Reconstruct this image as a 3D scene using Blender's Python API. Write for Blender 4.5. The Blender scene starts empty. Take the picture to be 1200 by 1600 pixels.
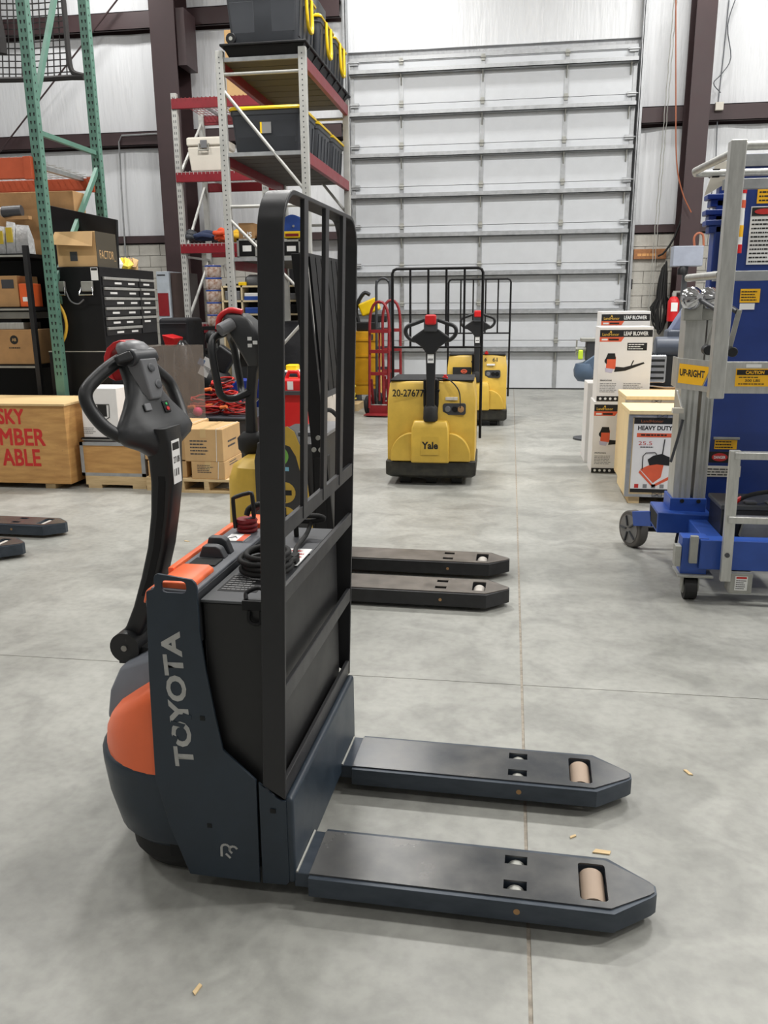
import bpy, bmesh, math, random
from mathutils import Vector, Matrix, geometry

random.seed(7)
S = bpy.context.scene
COL = S.collection
R_ = math.radians

# ------------------------------------------------------------------ camera
FPX = 1284.0
CAM_H = 1.5
RW = ((0.98886625, 0.02801269, -0.14614661),
      (0.14854741, -0.24382038, 0.95837638),
      (-0.00878682, -0.96941576, -0.24526696))
cd = bpy.data.cameras.new('camera')
cam = bpy.data.objects.new('camera', cd)
COL.objects.link(cam)
right = Vector((RW[0][0], RW[1][0], RW[2][0]))
down = Vector((RW[0][1], RW[1][1], RW[2][1]))
fwd = Vector((RW[0][2], RW[1][2], RW[2][2]))
m = Matrix.Identity(4)
for i in range(3):
    m[i][0] = right[i]; m[i][1] = -down[i]; m[i][2] = -fwd[i]
m[2][3] = CAM_H
cam.matrix_world = m
cd.sensor_fit = 'AUTO'; cd.sensor_width = 36.0
cd.lens = FPX / 1600.0 * 36.0
cd.clip_start = 0.05; cd.clip_end = 200
S.camera = cam

# ------------------------------------------------------------------ world, lamps, exposure
wd = bpy.data.worlds.new('world'); S.world = wd
wd.use_nodes = True
wd.node_tree.nodes['Background'].inputs[0].default_value = (0.8, 0.87, 1.0, 1)
wd.node_tree.nodes['Background'].inputs[1].default_value = 0.25

def high_bay(x, y, z=7.5, power=105, sx=1.1, sy=0.45):
    l = bpy.data.lights.new('high_bay_light', 'AREA')
    l.shape = 'RECTANGLE'; l.size = sx; l.size_y = sy
    l.energy = power; l.color = (1.0, 0.985, 0.955)
    o = bpy.data.objects.new('high_bay_light', l)
    o.location = (x, y, z)
    COL.objects.link(o)
LAMPS = {-7.0: (60, 210, 190, 80), -2.1: (45, 80, 330, 78), 2.8: (45, 130, 260, 78), 7.0: (60, 380, 220, 60)}
for x, ps in LAMPS.items():
    for y, p in zip((-2.4, 3.6, 8.4, 13.6), ps):
        high_bay(x, y, power=p)
S.view_settings.view_transform = 'Standard'
S.view_settings.look = 'None'
S.view_settings.exposure = 0.15
S.view_settings.gamma = 1.0
S.view_settings.use_curve_mapping = False

# ------------------------------------------------------------------ helpers
def ray(px, py):
    d = (px - 600.0, py - 800.0, FPX)
    return Vector([sum(RW[i][k] * d[k] for k in range(3)) for i in range(3)])
def W(px, py, Y):
    """world point seen at photo pixel (px,py) standing at depth Y"""
    d = ray(px, py)
    t = Y / d[1]
    return Vector((d[0] * t, Y, d[2] * t + CAM_H))
def G(px, py, z=0.0):
    d = ray(px, py)
    t = (z - CAM_H) / d[2]
    return Vector((d[0] * t, d[1] * t, z))

def lin(c):
    c = c / 255.0
    return c / 12.92 if c <= 0.04045 else ((c + 0.055) / 1.055) ** 2.4
def col(rgb):
    return (lin(rgb[0]), lin(rgb[1]), lin(rgb[2]), 1.0)
MATS = {}
def M(name, rgb=None, rough=0.5, metal=0.0, var=0.12, vs=6.0, bump=0.0, bs=40.0, stretch=(1, 1, 1), alpha=None, rgb2=None, emit=0.0, coat=0.0, rvar=0.12, spec=0.5):
    if name in MATS:
        return MATS[name]
    mt = bpy.data.materials.new(name); MATS[name] = mt
    mt.use_nodes = True
    nt = mt.node_tree; N = nt.nodes; L = nt.links
    b = N['Principled BSDF']
    b.inputs['Roughness'].default_value = rough
    b.inputs['Metallic'].default_value = metal
    b.inputs['Specular IOR Level'].default_value = spec
    b.inputs['Coat Weight'].default_value = coat
    c1 = col(rgb)
    tc = N.new('ShaderNodeTexCoord'); mp = N.new('ShaderNodeMapping')
    mp.inputs['Scale'].default_value = stretch
    L.new(tc.outputs['Object'], mp.inputs['Vector'])
    nz = N.new('ShaderNodeTexNoise'); nz.inputs['Scale'].default_value = vs
    nz.inputs['Detail'].default_value = 5; nz.inputs['Roughness'].default_value = 0.6
    L.new(mp.outputs[0], nz.inputs['Vector'])
    cr = N.new('ShaderNodeValToRGB')
    lo = tuple(x * (1 - var) for x in c1[:3]) + (1,)
    hi = col(rgb2) if rgb2 else tuple(min(1, x * (1 + var)) for x in c1[:3]) + (1,)
    cr.color_ramp.elements[0].position = 0.3; cr.color_ramp.elements[0].color = lo
    cr.color_ramp.elements[1].position = 0.7; cr.color_ramp.elements[1].color = hi
    L.new(nz.outputs[0], cr.inputs[0]); L.new(cr.outputs[0], b.inputs['Base Color'])
    mr = N.new('ShaderNodeMapRange')
    mr.inputs['To Min'].default_value = max(0.03, rough - rvar); mr.inputs['To Max'].default_value = min(1, rough + rvar)
    L.new(nz.outputs[0], mr.inputs[0]); L.new(mr.outputs[0], b.inputs['Roughness'])
    if bump > 0:
        n2 = N.new('ShaderNodeTexNoise'); n2.inputs['Scale'].default_value = bs; n2.inputs['Detail'].default_value = 4
        L.new(mp.outputs[0], n2.inputs['Vector'])
        bp = N.new('ShaderNodeBump'); bp.inputs['Strength'].default_value = bump; bp.inputs['Distance'].default_value = 0.02
        L.new(n2.outputs[0], bp.inputs['Height']); L.new(bp.outputs[0], b.inputs['Normal'])
    if alpha is not None:
        b.inputs['Alpha'].default_value = alpha
    if emit:
        b.inputs['Emission Color'].default_value = c1; b.inputs['Emission Strength'].default_value = emit
    return mt

class MB:
    """collects shapes for ONE mesh object"""
    def __init__(s, off=(0, 0, 0), mtx=None):
        s.v = []; s.f = []; s.off = Vector(off); s.m = mtx
    def add(s, vs, fs):
        k = len(s.v)
        for p in vs:
            p = Vector(p)
            if s.m is not None: p = s.m @ p
            s.v.append(p + s.off)
        s.f += [tuple(i + k for i in f) for f in fs]
        return s
    def bx(s, x0, x1, y0, y1, z0, z1):
        return s.add([(x0, y0, z0), (x1, y0, z0), (x1, y1, z0), (x0, y1, z0), (x0, y0, z1), (x1, y0, z1), (x1, y1, z1), (x0, y1, z1)],
                     [(0, 3, 2, 1), (4, 5, 6, 7), (0, 1, 5, 4), (1, 2, 6, 5), (2, 3, 7, 6), (3, 0, 4, 7)])
    def obx(s, c, size, rot):
        r = rot.to_matrix() if hasattr(rot, 'to_matrix') else rot
        hx, hy, hz = [q / 2 for q in size]
        c = Vector(c)
        ps = [c + r @ Vector(p) for p in ((-hx, -hy, -hz), (hx, -hy, -hz), (hx, hy, -hz), (-hx, hy, -hz), (-hx, -hy, hz), (hx, -hy, hz), (hx, hy, hz), (-hx, hy, hz))]
        return s.add(ps, [(0, 3, 2, 1), (4, 5, 6, 7), (0, 1, 5, 4), (1, 2, 6, 5), (2, 3, 7, 6), (3, 0, 4, 7)])
    def beam(s, p0, p1, w, h, up=(0, 0, 1)):
        p0 = Vector(p0); p1 = Vector(p1); d = (p1 - p0)
        L = d.length; d.normalize(); up = Vector(up)
        if abs(d.dot(up)) > 0.98: up = Vector((0, 1, 0))
        x = d.cross(up).normalized(); z = x.cross(d).normalized()
        r = Matrix((x, d, z)).transposed()
        return s.obx((p0 + p1) / 2, (w, L, h), r)
    def cyl(s, p0, p1, r, r2=None, n=12, caps=True):
        p0 = Vector(p0); p1 = Vector(p1); d = (p1 - p0).normalized()
        a = d.orthogonal().normalized(); b = d.cross(a)
        r2 = r if r2 is None else r2
        vs = []
        for (c, q) in ((p0, r), (p1, r2)):
            for i in range(n):
                t = 2 * math.pi * i / n
                vs.append(c + a * (q * math.cos(t)) + b * (q * math.sin(t)))
        fs = [(i, (i + 1) % n, n + (i + 1) % n, n + i) for i in range(n)]
        if caps: fs += [tuple(range(n))[::-1], tuple(range(n, 2 * n))]
        return s.add(vs, fs)
    def tube(s, path, r, n=8, closed=False, smooth=0, flat=None):
        P = [Vector(p) for p in path]
        if smooth: P = spline(P, smooth, closed)
        m_ = len(P); rings = []
        prev = None
        for i in range(m_):
            if closed: t = P[(i + 1) % m_] - P[i - 1]
            else: t = P[min(i + 1, m_ - 1)] - P[max(i - 1, 0)]
            t.normalize()
            if prev is None: a = t.orthogonal().normalized()
            else:
                a = prev - t * prev.dot(t)
                a = a.normalized() if a.length > 1e-6 else t.orthogonal().normalized()
            prev = a; b = t.cross(a)
            rr = r(i / max(1, m_ - 1)) if callable(r) else r
            rings.append([P[i] + a * (rr * math.cos(2 * math.pi * k / n)) + b * (rr * math.sin(2 * math.pi * k / n)) for k in range(n)])
        return s.loft(rings, closed=closed)
    def loft(s, rings, closed=False, caps=True):
        n = len(rings[0]); k = len(rings)
        vs = [p for r in rings for p in r]
        fs = []
        for j in range(k if closed else k - 1):
            for i in range(n):
                a = j * n + i; b = j * n + (i + 1) % n; c = ((j + 1) % k) * n + (i + 1) % n; d = ((j + 1) % k) * n + i
                fs.append((a, b, c, d))
        if caps and not closed:
            fs += [tuple(range(n))[::-1], tuple(range((k - 1) * n, k * n))]
        return s.add(vs, fs)
    def prism(s, pts, d0, d1, fn=None, holes=()):
        """extrude 2D polygon (with holes); fn(a,b,d)->3D, default XZ plane at y=d"""
        fn = fn or (lambda a, b, d: (a, d, b))
        loops = [list(pts)] + [list(h) for h in holes]
        flat = [p for l in loops for p in l]
        vs = [fn(p[0], p[1], d0) for p in flat] + [fn(p[0], p[1], d1) for p in flat]
        n = len(flat); fs = []
        if holes:
            for t in geometry.tessellate_polygon([[Vector((p[0], p[1], 0)) for p in l] for l in loops]):
                fs.append(tuple(t)); fs.append(tuple(i + n for i in t)[::-1])
        else:
            fs.append(tuple(range(n))); fs.append(tuple(range(n, 2 * n))[::-1])
        k = 0
        for l in loops:
            q = len(l)
            for i in range(q):
                a = k + i; b = k + (i + 1) % q
                fs.append((a, b, b + n, a + n))
            k += q
        return s.add(vs, fs)
    def lathe(s, prof, c=(0, 0, 0), axis=(0, 0, 1), n=20):
        ax = Vector(axis).normalized(); a = ax.orthogonal().normalized(); b = ax.cross(a); c = Vector(c)
        rings = [[c + ax * h + a * (r * math.cos(2 * math.pi * k / n)) + b * (r * math.sin(2 * math.pi * k / n)) for k in range(n)] for r, h in prof]
        return s.loft(rings)
    def mesh(s, name):
        me = bpy.data.meshes.new(name)
        me.from_pydata([tuple(p) for p in s.v], [], s.f)
        bm = bmesh.new(); bm.from_mesh(me)
        bmesh.ops.recalc_face_normals(bm, faces=bm.faces)
        bm.to_mesh(me); bm.free()
        me.update()
        return me
    def build(s, name, mat, parent=None, bevel=0.0, smooth=None, seg=2, label=None, sub=0):
        me = s.mesh(name)
        me.materials.append(mat if not isinstance(mat, str) else MATS[mat])
        if smooth is not None or bevel or sub:
            me.shade_smooth()
            if not sub: me.set_sharp_from_angle(angle=R_(40 if smooth in (None, True) else smooth))
        o = bpy.data.objects.new(name, me); COL.objects.link(o)
        if parent: o.parent = parent
        if bevel:
            bv = o.modifiers.new('bevel', 'BEVEL'); bv.width = bevel; bv.segments = seg; bv.limit_method = 'ANGLE'; bv.angle_limit = R_(38)
            bv.harden_normals = True
        if sub:
            sb = o.modifiers.new('subdivision', 'SUBSURF'); sb.levels = sub; sb.render_levels = sub
        if label: o['label'] = label
        return o

def spline(P, k=4, closed=False):
    out = []; n = len(P)
    rng = range(n) if closed else range(n - 1)
    for i in rng:
        p1 = P[i]; p2 = P[(i + 1) % n]
        p0 = P[i - 1] if (closed or i > 0) else p1 * 2 - p2
        p3 = P[(i + 2) % n] if (closed or i + 2 < n) else p2 * 2 - p1
        for j in range(k):
            t = j / k
            out.append(0.5 * ((2 * p1) + (p2 - p0) * t + (2 * p0 - 5 * p1 + 4 * p2 - p3) * t * t + (3 * p1 - p0 - 3 * p2 + p3) * t ** 3))
    if not closed: out.append(P[-1])
    return out

def rrect(x0, x1, y0, y1, r, n=4):
    pts = []
    for cx, cy, a0 in ((x1 - r, y0 + r, -90), (x1 - r, y1 - r, 0), (x0 + r, y1 - r, 90), (x0 + r, y0 + r, 180)):
        for i in range(n + 1):
            a = R_(a0 + 90.0 * i / n)
            pts.append((cx + r * math.cos(a), cy + r * math.sin(a)))
    return pts

def thing(name, label, cat, loc=(0, 0, 0), rotz=0.0, group=None):
    o = bpy.data.objects.new(name, None); COL.objects.link(o)
    o.empty_display_size = 0.1
    o.location = loc; o.rotation_euler = (0, 0, rotz)
    return tag(o, label, cat, group)
def tag(o, label, cat, group=None):
    o['label'] = label; o['category'] = cat
    if group: o['group'] = group
    return o
def struct(o):
    o['kind'] = 'structure'; return o
def stuff(o):
    o['kind'] = 'stuff'; return o
def dup(o, loc=None, rotz=None, label=None, parent=None):
    c = o.copy(); COL.objects.link(c)
    if loc is not None: c.location = loc
    if rotz is not None: c.rotation_euler = (0, 0, rotz)
    if label: c['label'] = label
    c.parent = parent if parent else o.parent
    for ch in list(o.children):
        d = ch.copy(); COL.objects.link(d); d.parent = c
        for g in list(ch.children):
            e = g.copy(); COL.objects.link(e); e.parent = d
    return c

def text(s, o, xd, yd, w, h, mat, parent, off=(0, 0, 0), name='lettering', bold=0.02, lift=0.0008, label=None, fat=0.0):
    """flat lettering filling a w x h rectangle with lower-left corner o, text direction xd, up yd"""
    cu = bpy.data.curves.new('t', 'FONT'); cu.body = s; cu.offset = bold; cu.size = 1.0; cu.resolution_u = 3
    t = bpy.data.objects.new('t', cu)
    COL.objects.link(t)
    me = bpy.data.meshes.new_from_object(t)
    bpy.data.objects.remove(t); bpy.data.curves.remove(cu)
    xs = [v.co.x for v in me.vertices]; ys = [v.co.y for v in me.vertices]
    x0, x1, y0, y1 = min(xs), max(xs), min(ys), max(ys)
    xd = Vector(xd).normalized(); yd = Vector(yd); yd = (yd - xd * yd.dot(xd)).normalized(); nd = xd.cross(yd)
    o = Vector(o) + Vector(off)
    for v in me.vertices:
        v.co = o + xd * ((v.co.x - x0) / (x1 - x0) * w) + yd * ((v.co.y - y0) / (y1 - y0) * h) + nd * lift
    if fat:
        bm = bmesh.new(); bm.from_mesh(me)
        src = list(bm.verts) + list(bm.edges) + list(bm.faces)
        for k, (a, b) in enumerate(((fat, 0), (0, fat), (fat, fat), (fat * 0.5, fat * 0.5))):
            g = bmesh.ops.duplicate(bm, geom=src)['geom']
            bmesh.ops.translate(bm, verts=[v for v in g if isinstance(v, bmesh.types.BMVert)], vec=xd * a + yd * b + nd * (0.00002 * (k + 1)))
        bm.to_mesh(me); bm.free()
    me.materials.append(mat); me.name = name
    ob = bpy.data.objects.new(name, me); COL.objects.link(ob)
    if parent: ob.parent = parent
    if label: ob['label'] = label
    return ob
def textlines(n, o, xd, yd, w, h, mat, parent, off=(0, 0, 0), name='fine_print', seed=1):
    """rows of print too small to read"""
    rnd = random.Random(seed)
    xd = Vector(xd).normalized(); yd = Vector(yd).normalized(); nd = xd.cross(yd); o = Vector(o) + Vector(off) + nd * 0.0008
    mb = MB()
    for i in range(n):
        y = h * (1 - (i + 0.7) / n); hh = h / n * 0.38; x = 0
        end = w * rnd.uniform(0.7, 1)
        while x < end:
            l = w * rnd.uniform(0.06, 0.18)
            x1 = min(end, x + l)
            mb.add([o + xd * x + yd * y, o + xd * x1 + yd * y, o + xd * x1 + yd * (y + hh), o + xd * x + yd * (y + hh)], [(0, 1, 2, 3)])
            x = x1 + w * 0.025
    return mb.build(name, mat, parent)
def slab(mb, o, xd, yd, w, h, t=0.001):
    """thin sticker with lower-left corner o"""
    xd = Vector(xd).normalized(); yd = Vector(yd); yd = (yd - xd * yd.dot(xd)).normalized(); nd = xd.cross(yd)
    o = Vector(o)
    ps = [o, o + xd * w, o + xd * w + yd * h, o + yd * h]
    return mb.add(ps + [p + nd * t for p in ps], [(0, 3, 2, 1), (4, 5, 6, 7), (0, 1, 5, 4), (1, 2, 6, 5), (2, 3, 7, 6), (3, 0, 4, 7)])
def PB(x0, y0, x1, y1, Y):
    """front face of a box seen in the photo: returns xa, xb, za, zb at depth Y"""
    xm = (x0 + x1) / 2; ym = (y0 + y1) / 2
    return W(x0, ym, Y).x, W(x1, ym, Y).x, W(xm, y1, Y).z, W(xm, y0, Y).z

# ------------------------------------------------------------------ materials
m_black = M('black_paint', (17, 17, 19), 0.5, var=0.15, spec=0.3)
m_blacksat = M('satin_black_steel', (37, 37, 39), 0.42, var=0.12, vs=14, spec=0.45)
m_plas = M('black_plastic', (27, 28, 30), 0.42, bump=0.05, bs=300)
m_rubber = M('black_rubber', (28, 28, 28), 0.75)
m_steelblue = M('blue_grey_steel', (38, 49, 60), 0.42, var=0.14, vs=9)
m_fork = M('worn_fork_steel', (52, 62, 74), 0.36, metal=0.2, var=0.2, vs=9, rgb2=(66, 74, 84), stretch=(1, 3, 3))
m_forktop = M('worn_fork_top', (92, 95, 99), 0.24, metal=0.5, var=0.15, vs=5, rgb2=(116, 115, 113))
m_orange = M('orange_plastic', (250, 116, 68), 0.4, var=0.05)
m_greyplas = M('grey_plastic', (92, 95, 101), 0.48, var=0.06, bump=0.05, bs=300)
m_dkgrey = M('dark_grey_plastic', (62, 64, 68), 0.45, var=0.06)
m_head = M('charcoal_plastic', (46, 47, 49), 0.42, var=0.08)
m_headlt = M('light_grey_plastic', (112, 113, 116), 0.42, var=0.08)
m_red = M('red_plastic', (206, 30, 34), 0.35, var=0.05)
m_dkred = M('dark_red_paint', (128, 20, 28), 0.4, var=0.12)
m_white = M('white_print', (236, 236, 234), 0.6, var=0.02)
m_silverprint = M('silver_print', (176, 176, 172), 0.5, var=0.15, vs=30)
m_blackprint = M('black_print', (22, 22, 22), 0.6, var=0.02)
m_redprint = M('red_print', (196, 44, 40), 0.65, var=0.12, vs=30)
m_yel = M('yellow_paint', (204, 168, 66), 0.42, var=0.14, vs=5)
m_yelplas = M('yellow_plastic', (240, 200, 20), 0.4, var=0.06)
m_galv = M('galvanised_steel', (170, 172, 174), 0.42, metal=0.55, var=0.16, vs=12)
m_alu = M('brushed_aluminium', (190, 190, 186), 0.38, metal=0.6, var=0.14, vs=8, stretch=(6, 6, 1))
m_alub = M('dull_aluminium', (160, 160, 154), 0.5, metal=0.4, var=0.2, vs=8)
m_chrome = M('chrome', (205, 205, 208), 0.15, metal=1.0, var=0.05)
m_blue = M('blue_paint', (40, 76, 156), 0.4, var=0.14, vs=6)
m_bluedk = M('deep_blue_paint', (28, 54, 122), 0.38, var=0.12, vs=5)
m_maroon = M('maroon_steel', (60, 43, 45), 0.5, var=0.1)
m_wood = M('pine_wood', (206, 176, 130), 0.65, var=0.16, vs=5, stretch=(1, 8, 8), rgb2=(222, 196, 150))
m_ply = M('orange_plywood', (188, 138, 80), 0.6, var=0.16, vs=4, stretch=(1, 1, 6), rgb2=(206, 160, 98))
m_paleply = M('pale_plywood', (228, 204, 158), 0.6, var=0.08, vs=4, stretch=(5, 5, 1))
m_card = M('cardboard', (196, 160, 112), 0.75, var=0.07, vs=6)
m_carddk = M('brown_cardboard', (170, 132, 88), 0.75, var=0.12, vs=8)
m_tape = M('packing_tape', (200, 170, 120), 0.3, var=0.05)
m_green = M('green_rack_paint', (86, 124, 110), 0.5, var=0.12, vs=10)
m_hole = M('dark_slot', (18, 20, 20), 0.8)
m_orack = M('orange_rack_paint', (186, 84, 50), 0.5, var=0.12)
m_rack = M('grey_rack_paint', (186, 186, 182), 0.45, var=0.1, metal=0.2)
m_rackred = M('red_rack_paint', (128, 22, 34), 0.4, var=0.12)
m_tote = M('charcoal_tote', (54, 57, 63), 0.5, var=0.06)
m_cream = M('cream_plastic', (222, 216, 204), 0.5, var=0.04)
m_wire = M('galvanised_wire', (190, 190, 188), 0.4, metal=0.4)
m_boxwhite = M('white_carton', (232, 230, 228), 0.55, var=0.03)
m_oprint = M('orange_print', (224, 96, 62), 0.6, var=0.1)
m_gold = M('gold_print', (214, 172, 70), 0.5)
m_greyprint = M('grey_print', (130, 130, 130), 0.6)
m_pink = M('pink_plastic', (240, 40, 110), 0.4)
m_greenprint = M('green_print', (120, 180, 80), 0.5)
m_cord = M('red_cord', (196, 44, 38), 0.5, var=0.2, vs=30)
m_tan = M('tan_roller', (164, 144, 126), 0.6, var=0.08)

# ================================================================== THE SETTING
def mat_floor():
    mt = bpy.data.materials.new('sealed_concrete'); mt.use_nodes = True
    N = mt.node_tree.nodes; L = mt.node_tree.links; b = N['Principled BSDF']
    g = N.new('ShaderNodeNewGeometry')
    n1 = N.new('ShaderNodeTexNoise'); n1.inputs['Scale'].default_value = 0.9; n1.inputs['Detail'].default_value = 8; n1.inputs['Roughness'].default_value = 0.62
    n2 = N.new('ShaderNodeTexNoise'); n2.inputs['Scale'].default_value = 26; n2.inputs['Detail'].default_value = 6
    n3 = N.new('ShaderNodeTexNoise'); n3.inputs['Scale'].default_value = 3.2; n3.inputs['Detail'].default_value = 6; n3.inputs['Distortion'].default_value = 1.2
    for n in (n1, n2, n3): L.new(g.outputs['Position'], n.inputs['Vector'])
    r1 = N.new('ShaderNodeValToRGB')
    r1.color_ramp.elements[0].position = 0.3; r1.color_ramp.elements[0].color = col((144, 144, 138))
    r1.color_ramp.elements[1].position = 0.72; r1.color_ramp.elements[1].color = col((176, 176, 170))
    L.new(n1.outputs[0], r1.inputs[0])
    r3 = N.new('ShaderNodeValToRGB')
    r3.color_ramp.elements[0].position = 0.36; r3.color_ramp.elements[0].color = (0.80, 0.80, 0.80, 1)
    r3.color_ramp.elements[1].position = 0.55; r3.color_ramp.elements[1].color = (1, 1, 1, 1)
    L.new(n3.outputs[0], r3.inputs[0])
    r2 = N.new('ShaderNodeValToRGB')
    r2.color_ramp.elements[0].position = 0.3; r2.color_ramp.elements[0].color = (0.86, 0.86, 0.86, 1)
    r2.color_ramp.elements[1].position = 0.6; r2.color_ramp.elements[1].color = (1, 1, 1, 1)
    L.new(n2.outputs[0], r2.inputs[0])
    a = N.new('ShaderNodeMix'); a.data_type = 'RGBA'; a.blend_type = 'MULTIPLY'; a.inputs[0].default_value = 1
    L.new(r1.outputs[0], a.inputs[6]); L.new(r3.outputs[0], a.inputs[7])
    c = N.new('ShaderNodeMix'); c.data_type = 'RGBA'; c.blend_type = 'MULTIPLY'; c.inputs[0].default_value = 1
    L.new(a.outputs[2], c.inputs[6]); L.new(r2.outputs[0], c.inputs[7])
    L.new(c.outputs[2], b.inputs['Base Color'])
    mr = N.new('ShaderNodeMapRange'); mr.inputs['To Min'].default_value = 0.28; mr.inputs['To Max'].default_value = 0.58
    L.new(n1.outputs[0], mr.inputs[0]); L.new(mr.outputs[0], b.inputs['Roughness'])
    bp = N.new('ShaderNodeBump'); bp.inputs['Strength'].default_value = 0.06; bp.inputs['Distance'].default_value = 0.01
    L.new(n2.outputs[0], bp.inputs['Height']); L.new(bp.outputs[0], b.inputs['Normal'])
    return mt
m_floor = mat_floor()
m_joint = M('floor_joint', (150, 142, 130), 0.9, var=0.3, vs=40)
m_insul = M('white_insulation_facing', (222, 224, 227), 0.3, var=0.03, bump=0.55, bs=5.0, stretch=(3.0, 3.0, 0.35), vs=3)
m_wallw = M('white_wall_sheet', (168, 168, 168), 0.6, var=0.04)
m_block = M('painted_block', (186, 183, 175), 0.8, var=0.08, bump=0.25, bs=40)
m_mortar = M('mortar', (160, 157, 149), 0.9)
m_door = M('white_door_panel', (208, 211, 215), 0.42, var=0.03)

XL, XR, YB, YF, ZC = -11.5, 8.0, -6.0, 15.2, 8.0
fl = struct(MB().bx(XL, XR, YB, YF, -0.12, -0.002).build('floor', m_joint))
xs = [XL, -8.4, -4.15, 0.085, 4.3, XR]
ys = [YB, -1.2, 3.1, 7.5, 11.6, YF]
for i in range(5):
    for j in range(5):
        MB().bx(xs[i] + 0.005, xs[i + 1] - 0.005, ys[j] + 0.002, ys[j + 1] - 0.002, -0.0019, 0.0).build('floor_slab', m_floor, fl)

wb = struct(MB().bx(XL, XR, YF, YF + 0.15, 0, ZC).build('wall_back', m_insul))
struct(MB().bx(XL - 0.15, XL, YB, YF + 0.15, 0, ZC).build('wall_left', m_wallw))
struct(MB().bx(XR, XR + 0.15, YB, YF + 0.15, 0, ZC).build('wall_right', m_wallw))
struct(MB().bx(XL, XR, YB - 0.15, YB, 0, ZC).build('wall_front', m_wallw))
struct(MB().bx(XL, XR, YB, YF, ZC, ZC + 0.15).build('ceiling', m_wallw))

# block wainscot: a mortar bed with single blocks
BW, BH = 0.4, 0.2
MB().bx(-9.2, -4.4, 15.03, YF, 0, 2.6).build('mortar_bed', m_mortar, wb)
MB().bx(1.98, 4.4, 15.03, YF, 0, 2.6).build('mortar_bed', m_mortar, wb)
blk = MB().bx(0.004, BW - 0.004, 0, 0.1, 0.004, BH - 0.004).mesh('block'); blk.materials.append(m_block)
hblk = MB().bx(0.004, BW / 2 - 0.004, 0, 0.1, 0.004, BH - 0.004).mesh('half_block'); hblk.materials.append(m_block)
for x0, x1, zlo in ((-9.2, -4.4, 1), (2.0, 4.4, 1)):
    for r in range(zlo, 13):
        x = x0
        while x < x1:
            half = (x == x0 and r % 2)
            o = bpy.data.objects.new('block', hblk if half else blk); COL.objects.link(o); o.parent = wb
            o.location = (x, 15.0, r * BH); x += BW / 2 if half else BW

# steel frame of the building
def ibeam(name, x0, x1, y0, y1, z0, z1, tf=0.02):
    b = MB(); xm = (x0 + x1) / 2
    b.bx(x0, x1, y0, y0 + tf, z0, z1).bx(x0, x1, y1 - tf, y1, z0, z1).bx(xm - 0.012, xm + 0.012, y0 + tf, y1 - tf, z0, z1)
    return struct(b.build(name, m_maroon))
ibeam('trim_1', -5.98, -5.55, 14.25, 14.85, 0, ZC)
br = MB().bx(-5.55, -5.40, 14.3, 14.8, 5.35, 6.2).build('bracket_plate', m_maroon, bpy.data.objects['trim_1'])
ibeam('trim_2', 2.64, 2.94, 14.4, 14.9, 0, ZC)
def girt(name, x0, x1, z0, z1, y0=14.93):
    b = MB().bx(x0, x1, y0, y0 + 0.012, z0, z1).bx(x0, x1, y0, YF, z1 - 0.012, z1).bx(x0, x1, YF - 0.02, YF - 0.001, z0 - 0.06, z0 + 0.06)
    b.bx(x0, x1, y0, y0 + 0.06, z0, z0 + 0.012)
    return struct(b.build(name, m_maroon))
girt('trim_3', XL, -2.95, 4.27, 4.50); girt('trim_4', 2.0, XR, 4.30, 4.55)
girt('trim_5', XL, -2.95, 6.12, 6.40); 
struct(MB().bx(XL, -2.95, 14.95, YF, 2.62, 2.74).build('trim_6', m_maroon))
struct(MB().bx(2.0, XR, 14.95, YF, 2.62, 2.74).build('trim_7', m_maroon))
# insulation sheets between girts stand a little proud, with folds
def sheet(x0, x1, z0, z1, y=15.12, seed=0):
    rnd = random.Random(seed); nx = int((x1 - x0) / 0.06); nz = 10
    ph = [(rnd.uniform(0, 6.28), rnd.uniform(2, 9), rnd.uniform(-0.5, 0.5)) for _ in range(6)]
    vs = []; fs = []
    for j in range(nz + 1):
        t = j / nz
        for i in range(nx + 1):
            x = x0 + (x1 - x0) * i / nx
            d = sum(math.sin(x * k + p + q * t * 6) for p, k, q in ph) * 0.006 * (0.4 + t * t * 1.2)
            vs.append((x, y - d - 0.05 * math.sin(math.pi * t) * 0.6, z0 + (z1 - z0) * t))
    n = nx + 1
    for j in range(nz):
        for i in range(nx):
            fs.append((j * n + i, j * n + i + 1, (j + 1) * n + i + 1, (j + 1) * n + i))
    MB().add(vs, fs).build('insulation_sheet', m_insul, wb, smooth=80)
sheet(XL, -2.95, 2.76, 4.25, seed=1); sheet(XL, -2.95, 4.53, 6.1, seed=2); sheet(XL, -2.95, 6.43, ZC, seed=3)
sheet(2.0, XR, 2.76, 4.27, seed=4); sheet(2.0, XR, 4.58, ZC, seed=5); sheet(-2.95, 2.0, 5.62, ZC, seed=6)

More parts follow.
